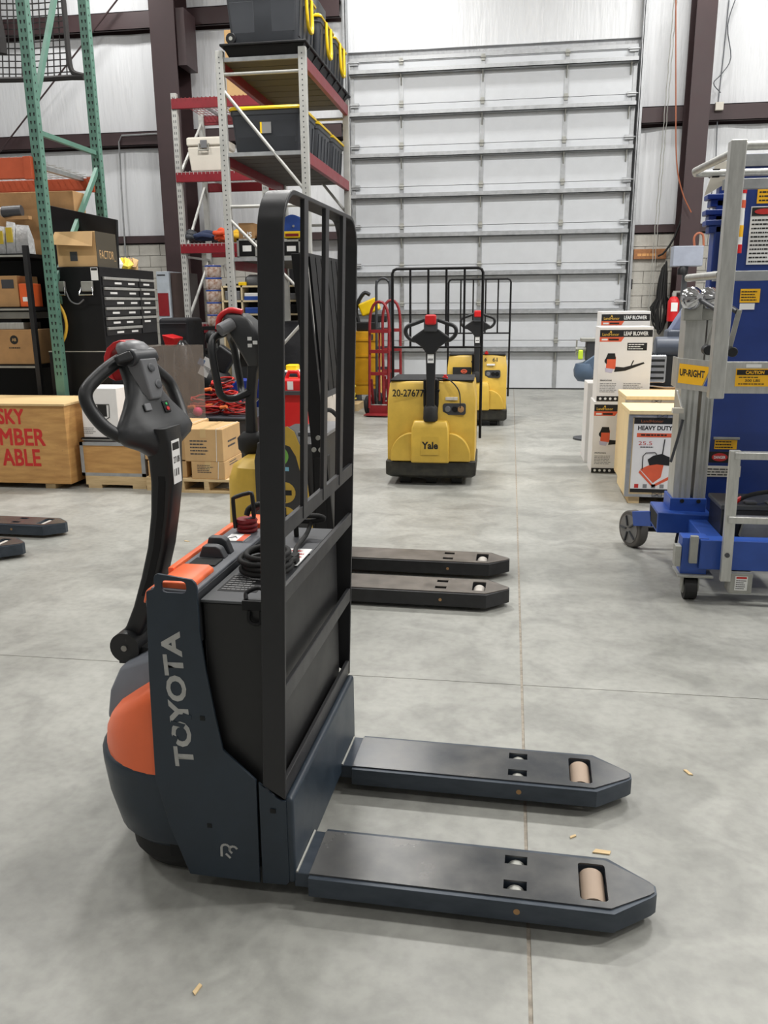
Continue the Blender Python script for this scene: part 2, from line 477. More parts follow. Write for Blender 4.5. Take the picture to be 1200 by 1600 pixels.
# overhead door: sections, struts, stiles, hinges, track
door = struct(thing('door_1', 'x', 'x')); del door['label']; del door['category']
DX0, DX1, DY = -2.80, 1.90, 15.03
SEC = 0.655
zs = [0.0] + [0.0 + SEC * k for k in range(1, 9)] + [5.50]
DZ = [4.62 - 0.652 * k for k in range(-1, 8)]          # strut heights from the top down
levels = sorted([z - 0.05 for z in DZ if z > 0.1])
bounds = [0.02] + [z + 0.20 for z in levels if z + 0.25 < 5.5] + [5.50]
cols_ = [DX0, -1.93, -0.57, 0.79, DX1]
for k in range(len(bounds) - 1):
    for c in range(4):
        MB().bx(cols_[c] + 0.02, cols_[c + 1] - 0.02, DY, DY + 0.045, bounds[k] + 0.004, bounds[k + 1] - 0.004).build('section_panel', m_door, door)
for z in levels:
    MB().bx(DX0, DX1, DY - 0.135, DY - 0.004, z, z + 0.012).bx(DX0, DX1, DY - 0.135, DY - 0.125, z, z + 0.07).bx(DX0, DX1, DY - 0.02, DY - 0.002, z - 0.01, z + 0.09).build('strut', m_galv, door)
for c in (1, 2, 3, 4):
    for z in levels:
        xg = cols_[c] if c < 4 else DX1 - 0.1
        MB().prism([(-0.12, 0), (-0.004, 0), (-0.004, -0.17), (-0.02, -0.17)], xg - 0.008, xg + 0.008, lambda a, b, d: (d, DY + a, z + b)).build('strut_bracket', m_alub, door)
for c in (1, 2, 3):
    for k in range(len(bounds) - 1):
        MB().bx(cols_[c] - 0.035, cols_[c] + 0.035, DY - 0.012, DY + 0.03, bounds[k] + 0.003, bounds[k + 1] - 0.003).build('stile', m_galv, door)
        if k > 0:
            MB().bx(cols_[c] - 0.03, cols_[c] + 0.03, DY - 0.03, DY - 0.012, bounds[k] - 0.05, bounds[k] + 0.05).cyl((cols_[c] - 0.045, DY - 0.03, bounds[k]), (cols_[c] + 0.045, DY - 0.03, bounds[k]), 0.012, n=8).build('hinge', m_alub, door)
for x0, x1 in ((DX0 - 0.0, DX0 + 0.06), (DX1 - 0.06, DX1)):
    MB().bx(x0, x1, DY - 0.014, DY + 0.03, 0.02, 5.5).build('end_stile', m_galv, door)
for k in range(1, len(bounds) - 1):
    for sx, xx in ((1, DX1), (-1, DX0)):
        MB().bx(min(xx, xx - sx * 0.14), max(xx, xx - sx * 0.14), DY - 0.05, DY - 0.015, bounds[k] - 0.035, bounds[k] + 0.035).cyl((xx - sx * 0.16, DY - 0.055, bounds[k]), (xx + sx * 0.09, DY - 0.055, bounds[k]), 0.011, n=8).build('roller_hinge', m_galv, door)
MB().bx(DX0, DX1, DY - 0.02, DY, 5.44, 5.50).build('top_rail', m_galv, door)
for sx, xx in ((1, DX1 + 0.05), (-1, DX0 - 0.05)):
    MB().bx(xx - 0.012, xx + 0.012, DY - 0.11, DY + 0.05, 0, ZC).bx(xx, xx + sx * 0.05, DY - 0.11, DY - 0.10, 0, ZC).build('track', m_galv, door)
    MB().bx(xx + sx * 0.02, xx + sx * 0.075, DY + 0.04, DY + 0.1, 0, ZC).build('jamb', m_galv, door)
MB().bx(DX0 - 0.12, DX1 + 0.12, DY + 0.06, YF, 0, 0.0).build if False else None
MB().bx(DX0, DX1, DY - 0.005, DY + 0.05, 0.002, 0.02).build('bottom_seal', m_rubber, door)

# bracing rods and conduit on the left bay
def rod(name, pts, r, mat, label, cat, smooth=0, group=None):
    return tag(MB().tube(pts, r, n=6, smooth=smooth).build(name, mat, smooth=60), label, cat, group)
rod('brace_rod', [W(-20, 262, 14.8), W(186, -4, 14.8)], 0.014, m_maroon, 'thin maroon bracing rod crossing the left white wall behind green rack', 'rod')
rod('conduit', [W(201, 475, 14.9), W(190, 300, 14.9), W(186, 222, 14.9), W(190, 212, 14.9), W(266, 208, 14.9)], 0.016, m_galv, 'pale metal conduit pipe bent along the left white wall', 'conduit')

# ================================================================== TRUCK FRAME (u = fork direction, w = across, z up)
YAW = R_(-1.724)
UD = Vector((math.cos(YAW), math.sin(YAW), 0)); WD = Vector((-math.sin(YAW), math.cos(YAW), 0))
def LZ(px, py, z):
    p = G(px, py, z); return p.dot(UD), p.dot(WD)
def LW(px, py, w):
    d = ray(px, py); t = w / d.dot(WD)
    return d.dot(UD) * t, d.z * t + CAM_H
def uw(u, w): return tuple(UD * u + WD * w)

def fork(T, off, u0, u1, w0, w1, mside, mtop, mroll, ztop=0.085, zbot=0.028, nose=0.11, roll=True, holes=True):
    """one hollow fork arm with two access slots and its load roller"""
    wc = (w0 + w1) / 2
    out = [(u0, w0), (u1 - nose, w0), (u1 - 0.012, wc - 0.028), (u1, wc - 0.014), (u1, wc + 0.014), (u1 - 0.012, wc + 0.028), (u1 - nose, w1), (u0, w1)]
    hs = []
    us = u1 - 0.375
    if holes:
        for wh in (wc - 0.045, wc + 0.052): hs.append([(us, wh - 0.017), (us + 0.058, wh - 0.017), (us + 0.058, wh + 0.017), (us, wh + 0.017)])
    ur = u1 - 0.188
    if roll: hs.append(rrect(ur, ur + 0.068, wc - 0.068, wc + 0.07, 0.01, 3))
    fn = lambda a, b, d: (a, b, d)
    f = MB(off).prism(out, zbot, ztop - 0.004, fn, hs).build('fork', mside, T, bevel=0.015, seg=4)
    ins = lambda p, k: (p[0] - (0.006 if p[0] > u0 + 0.1 else 0), wc + (p[1] - wc) * k)
    MB(off).prism([ins(p, 0.86) for p in out], ztop - 0.0045, ztop, fn, hs).build('wear_plate', mtop, f)
    if holes:
        MB(off).bx(us - 0.004, us + 0.062, wc - 0.075, wc + 0.08, zbot + 0.001, zbot + 0.012).build('inner_plate', m_hole, f)
        for wh in (wc - 0.045, wc + 0.052):
            MB(off).cyl((us + 0.03, wh - 0.013, 0.052), (us + 0.03, wh + 0.013, 0.052), 0.024, n=14).build('link_pivot', m_alub, f, smooth=True)
    if roll:
        MB(off).cyl((ur + 0.034, wc - 0.058, 0.05), (ur + 0.034, wc + 0.056, 0.05), 0.033, n=24).build('load_roller', mroll, f, smooth=True)
    MB(off).cyl((us + 0.035, w0 - 0.001, 0.056), (us + 0.035, w0 + 0.004, 0.056), 0.008, n=12).build('axle_pin', m_carddk, f)
    return f

# ================================================================== ORANGE AND BLUE-GREY PALLET TRUCK (foreground)
T1 = thing('pallet_truck', 'orange and blue-grey electric pallet truck with black load backrest in the foreground', 'pallet truck', uw(-0.8, 2.1), YAW)
O = (0.8, -2.1, 0)
fork(T1, O, -0.525, 0.342, 1.737, 1.945, m_fork, m_forktop, m_tan)
fork(T1, O, -0.525, 0.336, 2.252, 2.462, m_fork, m_forktop, m_tan)
for wa, wb_ in ((1.752, 1.93), (2.267, 2.447)):
    MB(O).bx(-0.566, -0.515, wa, wb_, 0.04, 0.083).build('fork_heel', m_fork, T1, bevel=0.004)
    MB(O).tube([(-0.559, wa + 0.002, 0.083), (-0.557, wb_ - 0.002, 0.083)], 0.004, n=6).build('weld_bead', m_alub, T1, smooth=True)

# near side panel with hand slot
pan = [(-0.849, 0.047), (-0.657, 0.044), (-0.653, 0.343), (-0.736, 0.421), (-0.752, 0.52), (-0.768, 0.64), (-0.777, 0.74), (-0.776, 0.845), (-0.779, 0.858), (-0.788, 0.867),
       (-0.874, 0.878), (-0.882, 0.874), (-0.885, 0.866), (-0.884, 0.845), (-0.889, 0.838), (-0.907, 0.831), (-0.918, 0.62), (-0.925, 0.322), (-0.896, 0.187)]
slot = rrect(-0.866, -0.803, 0.832, 0.862, 0.011, 3)
XZ = lambda a, b, d: (a, d, b)
sp = MB(O).prism(pan, 1.745, 1.753, XZ, [slot]).build('side_panel', m_steelblue, T1, bevel=0.0015, label='blue-grey side panel with hand slot and silver lettering')
MB(O).prism(pan, 2.447, 2.455, XZ, [slot]).build('side_panel', m_steelblue, T1, bevel=0.0015)
cor = [(-0.650, 0.044), (-0.586, 0.046), (-0.577, 0.056), (-0.577, 0.293), (-0.588, 0.291), (-0.60, 0.297), (-0.624, 0.317), (-0.648, 0.338)]
cp = MB(O).prism(cor, 1.746, 1.754, XZ).build('corner_panel', m_steelblue, T1, bevel=0.002)
MB(O).prism(cor, 2.446, 2.454, XZ).build('corner_panel', m_steelblue, T1, bevel=0.002)
fp = MB(O).bx(-0.585, -0.560, 1.747, 2.475, 0.05, 0.30).build('front_plate', m_steelblue, T1, bevel=0.012, seg=3)
for (a, b, s) in ((-0.784, 0.505, 0.006), (-0.785, 0.2, 0.006), (-0.612, 0.262, 0.007)):
    MB(O).bx(a - s, a + s, 1.7435, 1.7455, b - 0.006, b + 0.006).build('bolt_hole', m_hole, sp)
# lettering up the panel
lx, lz = -0.8135, 0.366
text('TOYOTA', (lx, 1.745, lz), (-0.036, 0, 1), (-1, 0, 0), 0.368, 0.053, m_silverprint, sp, O, bold=0.035, label='silver lettering reading upwards')
for q in ([(-0.872, 0.480), (-0.836, 0.474), (-0.83, 0.484), (-0.868, 0.492)], [(-0.84, 0.503), (-0.815, 0.497), (-0.812, 0.509), (-0.834, 0.516)], [(-0.872, 0.437), (-0.86, 0.428), (-0.852, 0.446), (-0.866, 0.452)]):
    MB(O).prism(q, 1.7440, 1.7436, XZ).build('worn_patch', m_steelblue, sp)
arc = lambda c, r, a0, a1, n=10: [(c[0] + r * math.cos(R_(a0 + (a1 - a0) * i / n)), 1.7445, c[1] + r * math.sin(R_(a0 + (a1 - a0) * i / n))) for i in range(n + 1)]
em = MB(O)
def ribbon(pts, w):
    for i in range(len(pts) - 1):
        a = Vector(pts[i]); b = Vector(pts[i + 1]); d = (b - a).normalized(); n_ = Vector((-d.z, 0, d.x)) * w
        em.add([a - n_, b - n_, b + n_, a + n_], [(0, 1, 2, 3)])
ribbon([(-0.757, 1.7442, 0.112)] + arc((-0.745, 0.137), 0.0115, 185, -30), 0.0032)
ribbon([(-0.745, 1.7442, 0.122), (-0.733, 1.7442, 0.110)], 0.0032)
ribbon(arc((-0.724, 0.135), 0.0105, 20, 250), 0.0032)
em.build('round_emblem', m_silverprint, sp)

# inner body, battery box and lid
MB(O).bx(-0.915, -0.635, 1.776, 2.43, 0.07, 0.60).build('chassis', m_black, T1)
bb = MB(O).bx(-0.776, -0.602, 1.772, 2.44, 0.10, 0.802).build('battery_case', M('battery_case_black', (26, 26, 27), 0.45), T1, bevel=0.004)
lid = MB(O).bx(-0.779, -0.600, 1.768, 2.445, 0.8025, 0.810).build('battery_lid', M('lid_dark_grey', (74, 76, 79), 0.42, var=0.12), T1, bevel=0.002)
zt = 0.811
MB(O).bx(-0.764, -0.61, 2.16, 2.43, 0.8095, 0.814).build('access_cover', m_dkgrey, lid, bevel=0.001)
pl = MB(O).bx(-0.762, -0.66, 1.835, 1.955, 0.8095, 0.8108).build('data_plate', m_black, lid)
textlines(7, (-0.755, 1.84, 0.811), (1, 0, 0), (0, 1, 0), 0.09, 0.11, m_greyprint, pl, O, seed=3)
sk = MB(O).bx(-0.70, -0.615, 2.045, 2.20, 0.8145, 0.8155).build('warning_label', m_white, lid)
textlines(5, (-0.695, 2.05, 0.8156), (1, 0, 0), (0, 1, 0), 0.075, 0.14, m_redprint, sk, O, seed=4)
def ring_pts(c, r, n=18, z=0.0, sq=1.0): return [(c[0] + r * math.cos(2 * math.pi * i / n), c[1] + r * sq * math.sin(2 * math.pi * i / n), c[2] + z) for i in range(n)]
coil = MB(O)
for k, (dx, dy, rr) in enumerate(((0, 0, 0.066), (0.005, -0.004, 0.060), (-0.006, 0.004, 0.064), (0.002, 0.006, 0.056))):
    coil.tube(ring_pts((-0.688 + dx, 2.005 + dy, 0.822 + 0.0125 * k), rr, 22, sq=1.15), 0.0075, n=8, closed=True)
coil.tube([(-0.63, 2.0, 0.84), (-0.625, 2.06, 0.832), (-0.655, 2.17, 0.825), (-0.66, 2.30, 0.83), (-0.655, 2.345, 0.86)], 0.007, smooth=4)
coil.bx(-0.66, -0.62, 2.05, 2.085, 0.815, 0.84)
coil.build('charging_cable', m_rubber, T1, smooth=60)
MB(O).tube([(-0.70, 2.33, 0.815), (-0.70, 2.33, 0.87), (-0.685, 2.33, 0.878), (-0.63, 2.34, 0.878), (-0.615, 2.34, 0.868), (-0.66, 2.345, 0.86), (-0.70, 2.335, 0.862)], 0.008, smooth=3).build('cable_plug', m_rubber, T1, smooth=60)
dr = MB(O).tube([(-0.665, 1.776, 0.813), (-0.668, 1.79, 0.826), (-0.64, 1.80, 0.836), (-0.615, 1.79, 0.826), (-0.618, 1.776, 0.813)], 0.0055, smooth=4).bx(-0.672, -0.612, 1.764, 1.776, 0.79, 0.814)
dr.tube([(-0.655, 1.765, 0.79), (-0.655, 1.762, 0.765), (-0.64, 1.762, 0.757), (-0.625, 1.762, 0.765), (-0.625, 1.765, 0.79)], 0.005, smooth=3)
dr.build('lifting_ring', m_black, T1, smooth=60)

# rear tray
tr = MB(O).prism([(-0.912, 0.72), (-0.785, 0.72), (-0.785, 0.834), (-0.90, 0.838), (-0.918, 0.80)], 1.757, 2.445, XZ).build('tray', m_greyplas, T1, bevel=0.005)
MB(O).bx(-0.7855, -0.783, 1.76, 2.44, 0.70, 0.826).build('tray_wall', m_dkgrey, tr)
for (a0, a1) in ((1.765, 1.915), (2.33, 2.44)):
    MB(O).prism([(-0.93, 0.79), (-0.80, 0.828), (-0.797, 0.842), (-0.812, 0.852), (-0.88, 0.852), (-0.92, 0.825)], a0, a1, XZ).build('orange_cap', m_orange, T1, bevel=0.01, seg=3)
MB(O).bx(-0.921, -0.905, 1.90, 2.36, 0.818, 0.842).build('orange_strip', m_orange, T1, bevel=0.003)
MB(O).bx(-0.885, -0.81, 1.945, 2.005, 0.8335, 0.8395).build('tray_pocket', m_hole, tr, bevel=0.002)
for k, wv in enumerate((2.015, 2.06)):
    MB(O).prism([(-0.885, 0.834), (-0.808, 0.834), (-0.822, 0.862 + 0.01 * k), (-0.835, 0.868 + 0.012 * k), (-0.872, 0.868 + 0.012 * k)], wv, wv + 0.03, XZ).build('clipboard_rib', m_dkgrey, tr, bevel=0.004)
st = MB(O).bx(-0.875, -0.815, 2.175, 2.245, 0.8365, 0.8385).build('control_decal', m_white, tr)
MB(O).bx(-0.835, -0.815, 2.175, 2.245, 0.8386, 0.8390).build('orange_band', m_oprint, st)
MB(O).tube([(-0.868, 2.20, 0.8392), (-0.85, 2.215, 0.8392), (-0.842, 2.20, 0.8392)], 0.0015, n=4).build('arrow_mark', m_blackprint, st)
rc = MB(O)
for k in range(3): rc.lathe([(0.001, 0), (0.03, 0), (0.033, 0.006), (0.03, 0.012), (0.001, 0.012)], (-0.842, 2.29, 0.836 + 0.014 * k), n=14)
rc.build('red_connector', m_dkred, T1, smooth=50)
MB(O).tube([(-0.872, 2.27, 0.85), (-0.874, 2.268, 0.93), (-0.868, 2.27, 0.945), (-0.83, 2.29, 0.955), (-0.822, 2.292, 0.945), (-0.820, 2.292, 0.885), (-0.826, 2.288, 0.875), (-0.866, 2.272, 0.862)], 0.0065, n=8, smooth=2).build('pull_handle', m_plas, T1, smooth=60)
MB(O).tube([(-0.842, 2.29, 0.885), (-0.835, 2.30, 0.905), (-0.80, 2.31, 0.915), (-0.77, 2.30, 0.88), (-0.765, 2.28, 0.82)], 0.009, smooth=4).build('battery_lead', m_rubber, T1, smooth=60)

# load backrest
ub = lambda z: -0.577 + 0.036 * (z - 0.3)
WA, WB2, ZT = 1.742, 2.485, 1.742
path = [(WA, 0.298), (WA, ZT - 0.095)] + [(WA + 0.095 - 0.095 * math.cos(R_(a)), ZT - 0.095 + 0.095 * math.sin(R_(a))) for a in range(10, 90, 10)] + [(WA + 0.095, ZT), (WB2 - 0.095, ZT)] + \
       [(WB2 - 0.095 + 0.095 * math.sin(R_(a)), ZT - 0.095 + 0.095 * math.cos(R_(a))) for a in range(10, 90, 10)] + [(WB2, ZT - 0.095), (WB2, 0.298)]
rings = []
for i, (wv, zv) in enumerate(path):
    a = Vector(path[max(0, i - 1)]); b = Vector(path[min(len(path) - 1, i + 1)]); t = (b - a).normalized(); n_ = Vector((t.y, -t.x)) * 0.011
    dpt = 0.058
    zz = zv + (0.035 if (zv < 0.3) else 0)
    rings.append([(ub(zv) - dpt, wv, zz), (ub(zv), wv, zv), (ub(zv), wv + n_.x, zv + n_.y), (ub(zv) - dpt, wv + n_.x, zz + n_.y)])
bk = MB(O).loft(rings).build('backrest_frame', m_blacksat, T1, bevel=0.0025, smooth=30)
for wc in (1.925, 2.122, 2.312):
    p = MB(O)
    z0, z1 = 0.985, ZT - 0.008
    p.add([(ub(z) - d, wc + sw * 0.018, z) for z in (z0, z1) for (d, sw) in ((0.011, -1), (0.0, -1), (0.0, 1), (0.011, 1))], [(0, 1, 2, 3), (7, 6, 5, 4), (0, 4, 5, 1), (1, 5, 6, 2), (2, 6, 7, 3), (3, 7, 4, 0)])
    p.build('backrest_bar', m_blacksat, bk, bevel=0.002)
for zt_, h_ in ((1.018, 0.04), (0.858, 0.04), (0.603, 0.045), (0.348, 0.05)):
    p = MB(O)
    p.add([(ub(z) - d - 0.002, wv, z) for z in (zt_ - h_, zt_) for (d, wv) in ((0.012, WA + 0.01), (0.0, WA + 0.01), (0.0, WB2 - 0.01), (0.012, WB2 - 0.01))], [(0, 1, 2, 3), (7, 6, 5, 4), (0, 4, 5, 1), (1, 5, 6, 2), (2, 6, 7, 3), (3, 7, 4, 0)])
    p.build('backrest_rail', m_blacksat, bk, bevel=0.002)

# rounded nose: skirt, bumper, orange cover, grey hump
def plan(a, hw, z, p=2.6, n=22):
    pts = [(-0.86, 2.1 - hw, z)]
    for i in range(n + 1):
        t = math.pi * i / n
        c, s_ = math.cos(t), math.sin(t)
        pts.append((-0.90 - a * (abs(s_) ** (2 / p)), 2.1 - hw * (math.copysign(abs(c) ** (2 / p), c)), z))
    pts.append((-0.86, 2.1 + hw, z))
    return pts
MB(O).loft([plan(0.19, 0.29, 0.012), plan(0.21, 0.315, 0.05), plan(0.21, 0.315, 0.12)]).build('wheel_skirt', m_rubber, T1, smooth=60)
MB(O).loft([plan(0.20, 0.31, 0.085), plan(0.245, 0.33, 0.115), plan(0.272, 0.338, 0.2), plan(0.285, 0.34, 0.29), plan(0.286, 0.34, 0.315), plan(0.275, 0.335, 0.325), plan(0.255, 0.33, 0.327)]).build('bumper', m_steelblue, T1, smooth=60)
def slant(a, hw, t):
    return [(u, w, 0.318 + t * (max(0.40, min(0.56, 0.56 - 0.70 * (-0.93 - u))) - 0.318)) for (u, w, z) in plan(a, hw, 0)]
MB(O).loft([slant(0.265, 0.338, 0.0), slant(0.268, 0.339, 0.25), slant(0.262, 0.339, 0.6), slant(0.245, 0.336, 0.85), slant(0.22, 0.325, 0.97), slant(0.17, 0.30, 1.0), slant(0.05, 0.2, 1.0)]).build('nose_cover', m_orange, T1, smooth=60)
hump = MB(O)
hump.loft([[(-1.168, 1.95, 0.36), (-1.168, 2.25, 0.36), (-0.9, 2.36, 0.36), (-0.9, 1.84, 0.36)], [(-1.16, 1.965, 0.44), (-1.16, 2.235, 0.44), (-0.9, 2.35, 0.52), (-0.9, 1.85, 0.52)], [(-1.135, 1.99, 0.505), (-1.135, 2.21, 0.505), (-0.9, 2.30, 0.62), (-0.9, 1.90, 0.62)]])
hump.build('nose_hump', M('hump_grey', (112, 116, 124), 0.42), T1, bevel=0.015, seg=3)
MB(O).bx(-0.935, -0.88, 1.80, 2.40, 0.55, 0.80).build('rear_cowl', m_dkgrey, T1, bevel=0.01)

# control tiller
hin = MB(O).cyl((-1.137, 2.03, 0.545), (-1.137, 2.17, 0.545), 0.045, n=24).bx(-1.165, -0.93, 2.045, 2.155, 0.49, 0.545)
hin.build('tiller_hinge', m_plas, T1, smooth=True)
MB(O).cyl((-1.137, 2.026, 0.545), (-1.137, 2.174, 0.545), 0.009, n=12).build('hinge_pin', m_alub, T1, smooth=True)
rg = []
for (u, z, hu, hw) in ((-1.145, 0.555, 0.032, 0.045), (-1.114, 0.60, 0.030, 0.042), (-1.088, 0.66, 0.029, 0.040), (-1.057, 0.75, 0.029, 0.038), (-1.030, 0.84, 0.029, 0.038), (-1.011, 0.937, 0.03, 0.038), (-0.999, 1.03, 0.034, 0.038), (-0.999, 1.09, 0.034, 0.042), (-1.005, 1.14, 0.04, 0.048), (-1.02, 1.18, 0.05, 0.055)):
    rg.append([(u + a, 2.1 + b, z) for a, b in rrect(-hu, hu, -hw, hw, 0.012, 3)])
tl = MB(O).loft(rg).build('tiller', m_plas, T1, smooth=50)
rg = []
for (u, z) in ((-1.10, 0.64), (-1.057, 0.75), (-1.030, 0.84), (-1.011, 0.937), (-0.999, 1.03), (-0.999, 1.08)):
    rg.append([(u - 0.008, 2.0608, z), (u + 0.012, 2.0608, z), (u + 0.012, 2.0625, z), (u - 0.008, 2.0625, z)])
MB(O).loft(rg).build('tiller_groove', m_black, tl)
tagp = MB(O)
slab(tagp, (-0.9649, 2.068, 1.025), (0, 1, 0), (0, 0, 1), 0.05, 0.12)
tg = tagp.build('asset_label', m_white, tl)
MB(O).bx(-0.9638, -0.9636, 2.072, 2.114, 1.118, 1.138).build('label_band', m_blackprint, tg)
text('27108', (-0.9638, 2.074, 1.082), (0, 1, 0), (0, 0, 1), 0.038, 0.018, m_blackprint, tg, O, bold=0.01)
for k in range(8):
    if k % 3 != 1: MB(O).bx(-0.9636, -0.9634, 2.074 + 0.0045 * k, 2.0766 + 0.0045 * k, 1.046, 1.066).build('bar_mark', m_blackprint, tg)

def tiller_head(T, off, base, tilt, steer, k=1.0, mbody=None, mlight=None, nearw=1.0):
    """steering head: bow, two grip loops, control pod, thumb wheel and red belly button"""
    a0 = Vector((-math.sin(tilt), 0, math.cos(tilt))); n0 = Vector((math.cos(tilt), 0, math.sin(tilt)))
    rz = Matrix.Rotation(-steer, 3, 'Z')
    b = rz @ Vector((0, -1, 0)); a = rz @ a0; n = rz @ n0
    mx = Matrix((b, a, n)).transposed().to_4x4() * 1.0
    mx = Matrix.Translation(Vector(base)) @ mx @ Matrix.Scale(k, 4)
    B = lambda: MB(off, mx)
    def ring(y, hw, th, zc=0.0, q=2.4, nn=20):
        r = []
        for i in range(nn):
            t = 2 * math.pi * i / nn; c, s_ = math.cos(t), math.sin(t)
            r.append((hw * math.copysign(abs(c) ** (2 / q), c), y, zc + th * math.copysign(abs(s_) ** (2 / q), s_)))
        return r
    bow = B().loft([ring(-0.085, 0.03, 0.024, -0.012), ring(-0.05, 0.045, 0.028, -0.008), ring(-0.025, 0.09, 0.036), ring(-0.005, 0.135, 0.041), ring(0.018, 0.156, 0.042), ring(0.042, 0.152, 0.038), ring(0.068, 0.128, 0.034, 0.002), ring(0.10, 0.098, 0.033, 0.004), ring(0.135, 0.07, 0.034, 0.006), ring(0.18, 0.052, 0.034, 0.006), ring(0.23, 0.048, 0.032, 0.004), ring(0.25, 0.036, 0.024, 0.004)])
    h = bow.build('tiller_head', mbody, T, smooth=70)
    for s_ in (1, -1):
        B().tube([(s_ * 0.105, 0.012, 0), (s_ * 0.138, 0.028, -0.012), (s_ * 0.164, 0.062, -0.026), (s_ * 0.178, 0.105, -0.036), (s_ * 0.182, 0.145, -0.04), (s_ * 0.170, 0.176, -0.038), (s_ * 0.13, 0.204, -0.028), (s_ * 0.075, 0.232, -0.01), (s_ * 0.03, 0.248, 0)], 0.0195, n=12, smooth=4).build('grip_loop', m_plas, h, smooth=70)
    pod = B().loft([[(x, 0.105, z) for x, z in ((-0.028, 0.03), (0.028, 0.03), (0.02, 0.046), (-0.02, 0.046))],
                    [(x, 0.135, z) for x, z in ((-0.042, 0.03), (0.042, 0.03), (0.03, 0.058), (-0.03, 0.058))],
                    [(x, 0.20, z) for x, z in ((-0.046, 0.02), (0.046, 0.02), (0.034, 0.066), (-0.034, 0.066))],
                    [(x, 0.225, z) for x, z in ((-0.046, 0.02), (0.046, 0.02), (0.036, 0.068), (-0.036, 0.068))]])
    pd = pod.build('control_pod', mlight, h, bevel=0.006, seg=2)
    for (x, y) in ((0.0, 0.195), (-0.012, 0.145)):
        B().lathe([(0.0, 0), (0.011, 0), (0.013, 0.003), (0.009, 0.0045), (0.0, 0.003)], (x, y, 0.0655 if y > 0.16 else 0.059), (0, 0, 1), n=16).build('push_button', m_dkgrey, pd, smooth=50)
    B().cyl((-0.05, 0.236, 0.043), (0.05, 0.236, 0.043), 0.026, n=18).build('thumb_wheel', m_dkgrey, h, bevel=0.006)
    for s_ in (1, -1):
        B().loft([[(s_ * 0.05, 0.215, 0.02), (s_ * 0.05, 0.255, 0.02), (s_ * 0.05, 0.255, 0.06), (s_ * 0.05, 0.225, 0.065)], [(s_ * 0.088, 0.222, 0.022), (s_ * 0.088, 0.248, 0.02), (s_ * 0.088, 0.248, 0.032), (s_ * 0.088, 0.226, 0.034)]]).build('thumb_paddle', m_plas, h, bevel=0.006)
    B().loft([ring(0.24, 0.05, 0.036, 0.028), ring(0.262, 0.05, 0.038, 0.026), ring(0.28, 0.046, 0.034, 0.018), ring(0.293, 0.034, 0.022, 0.01)]).build('head_cap', mlight, h, smooth=60)
    rp = [(-0.02, 0.0 + 0.296, 0.012), (0.0, 0.302, 0.006)]
    rb = B()
    rgs = []
    for (y, z) in ((0.288, 0.035), (0.300, 0.015), (0.303, -0.012), (0.297, -0.042), (0.278, -0.066), (0.25, -0.078), (0.215, -0.076)):
        rgs.append([(-0.032, y, z), (0.032, y, z), (0.032, y - 0.018, z * 0.72), (-0.032, y - 0.018, z * 0.72)])
    rb.loft(rgs).build('belly_button', m_red, h, bevel=0.004)
    B().bx(0.028, 0.055, 0.075, 0.098, 0.036, 0.042).build('display_window', m_headlt, h, bevel=0.003)
    B().bx(-0.05, -0.024, 0.062, 0.10, 0.035, 0.0405).build('key_panel', m_black, h, bevel=0.003)
    B().cyl((-0.036, 0.088, 0.040), (-0.036, 0.088, 0.0425), 0.004, n=8).build('green_button', M('green_plastic', (30, 190, 90), 0.4), h)
    B().cyl((-0.036, 0.073, 0.040), (-0.036, 0.073, 0.0435), 0.006, n=8).build('red_button', m_red, h)
    return h
tiller_head(T1, O, (-1.015, 2.1, 1.150), R_(21), R_(16), 0.92, m_head, m_headlt)

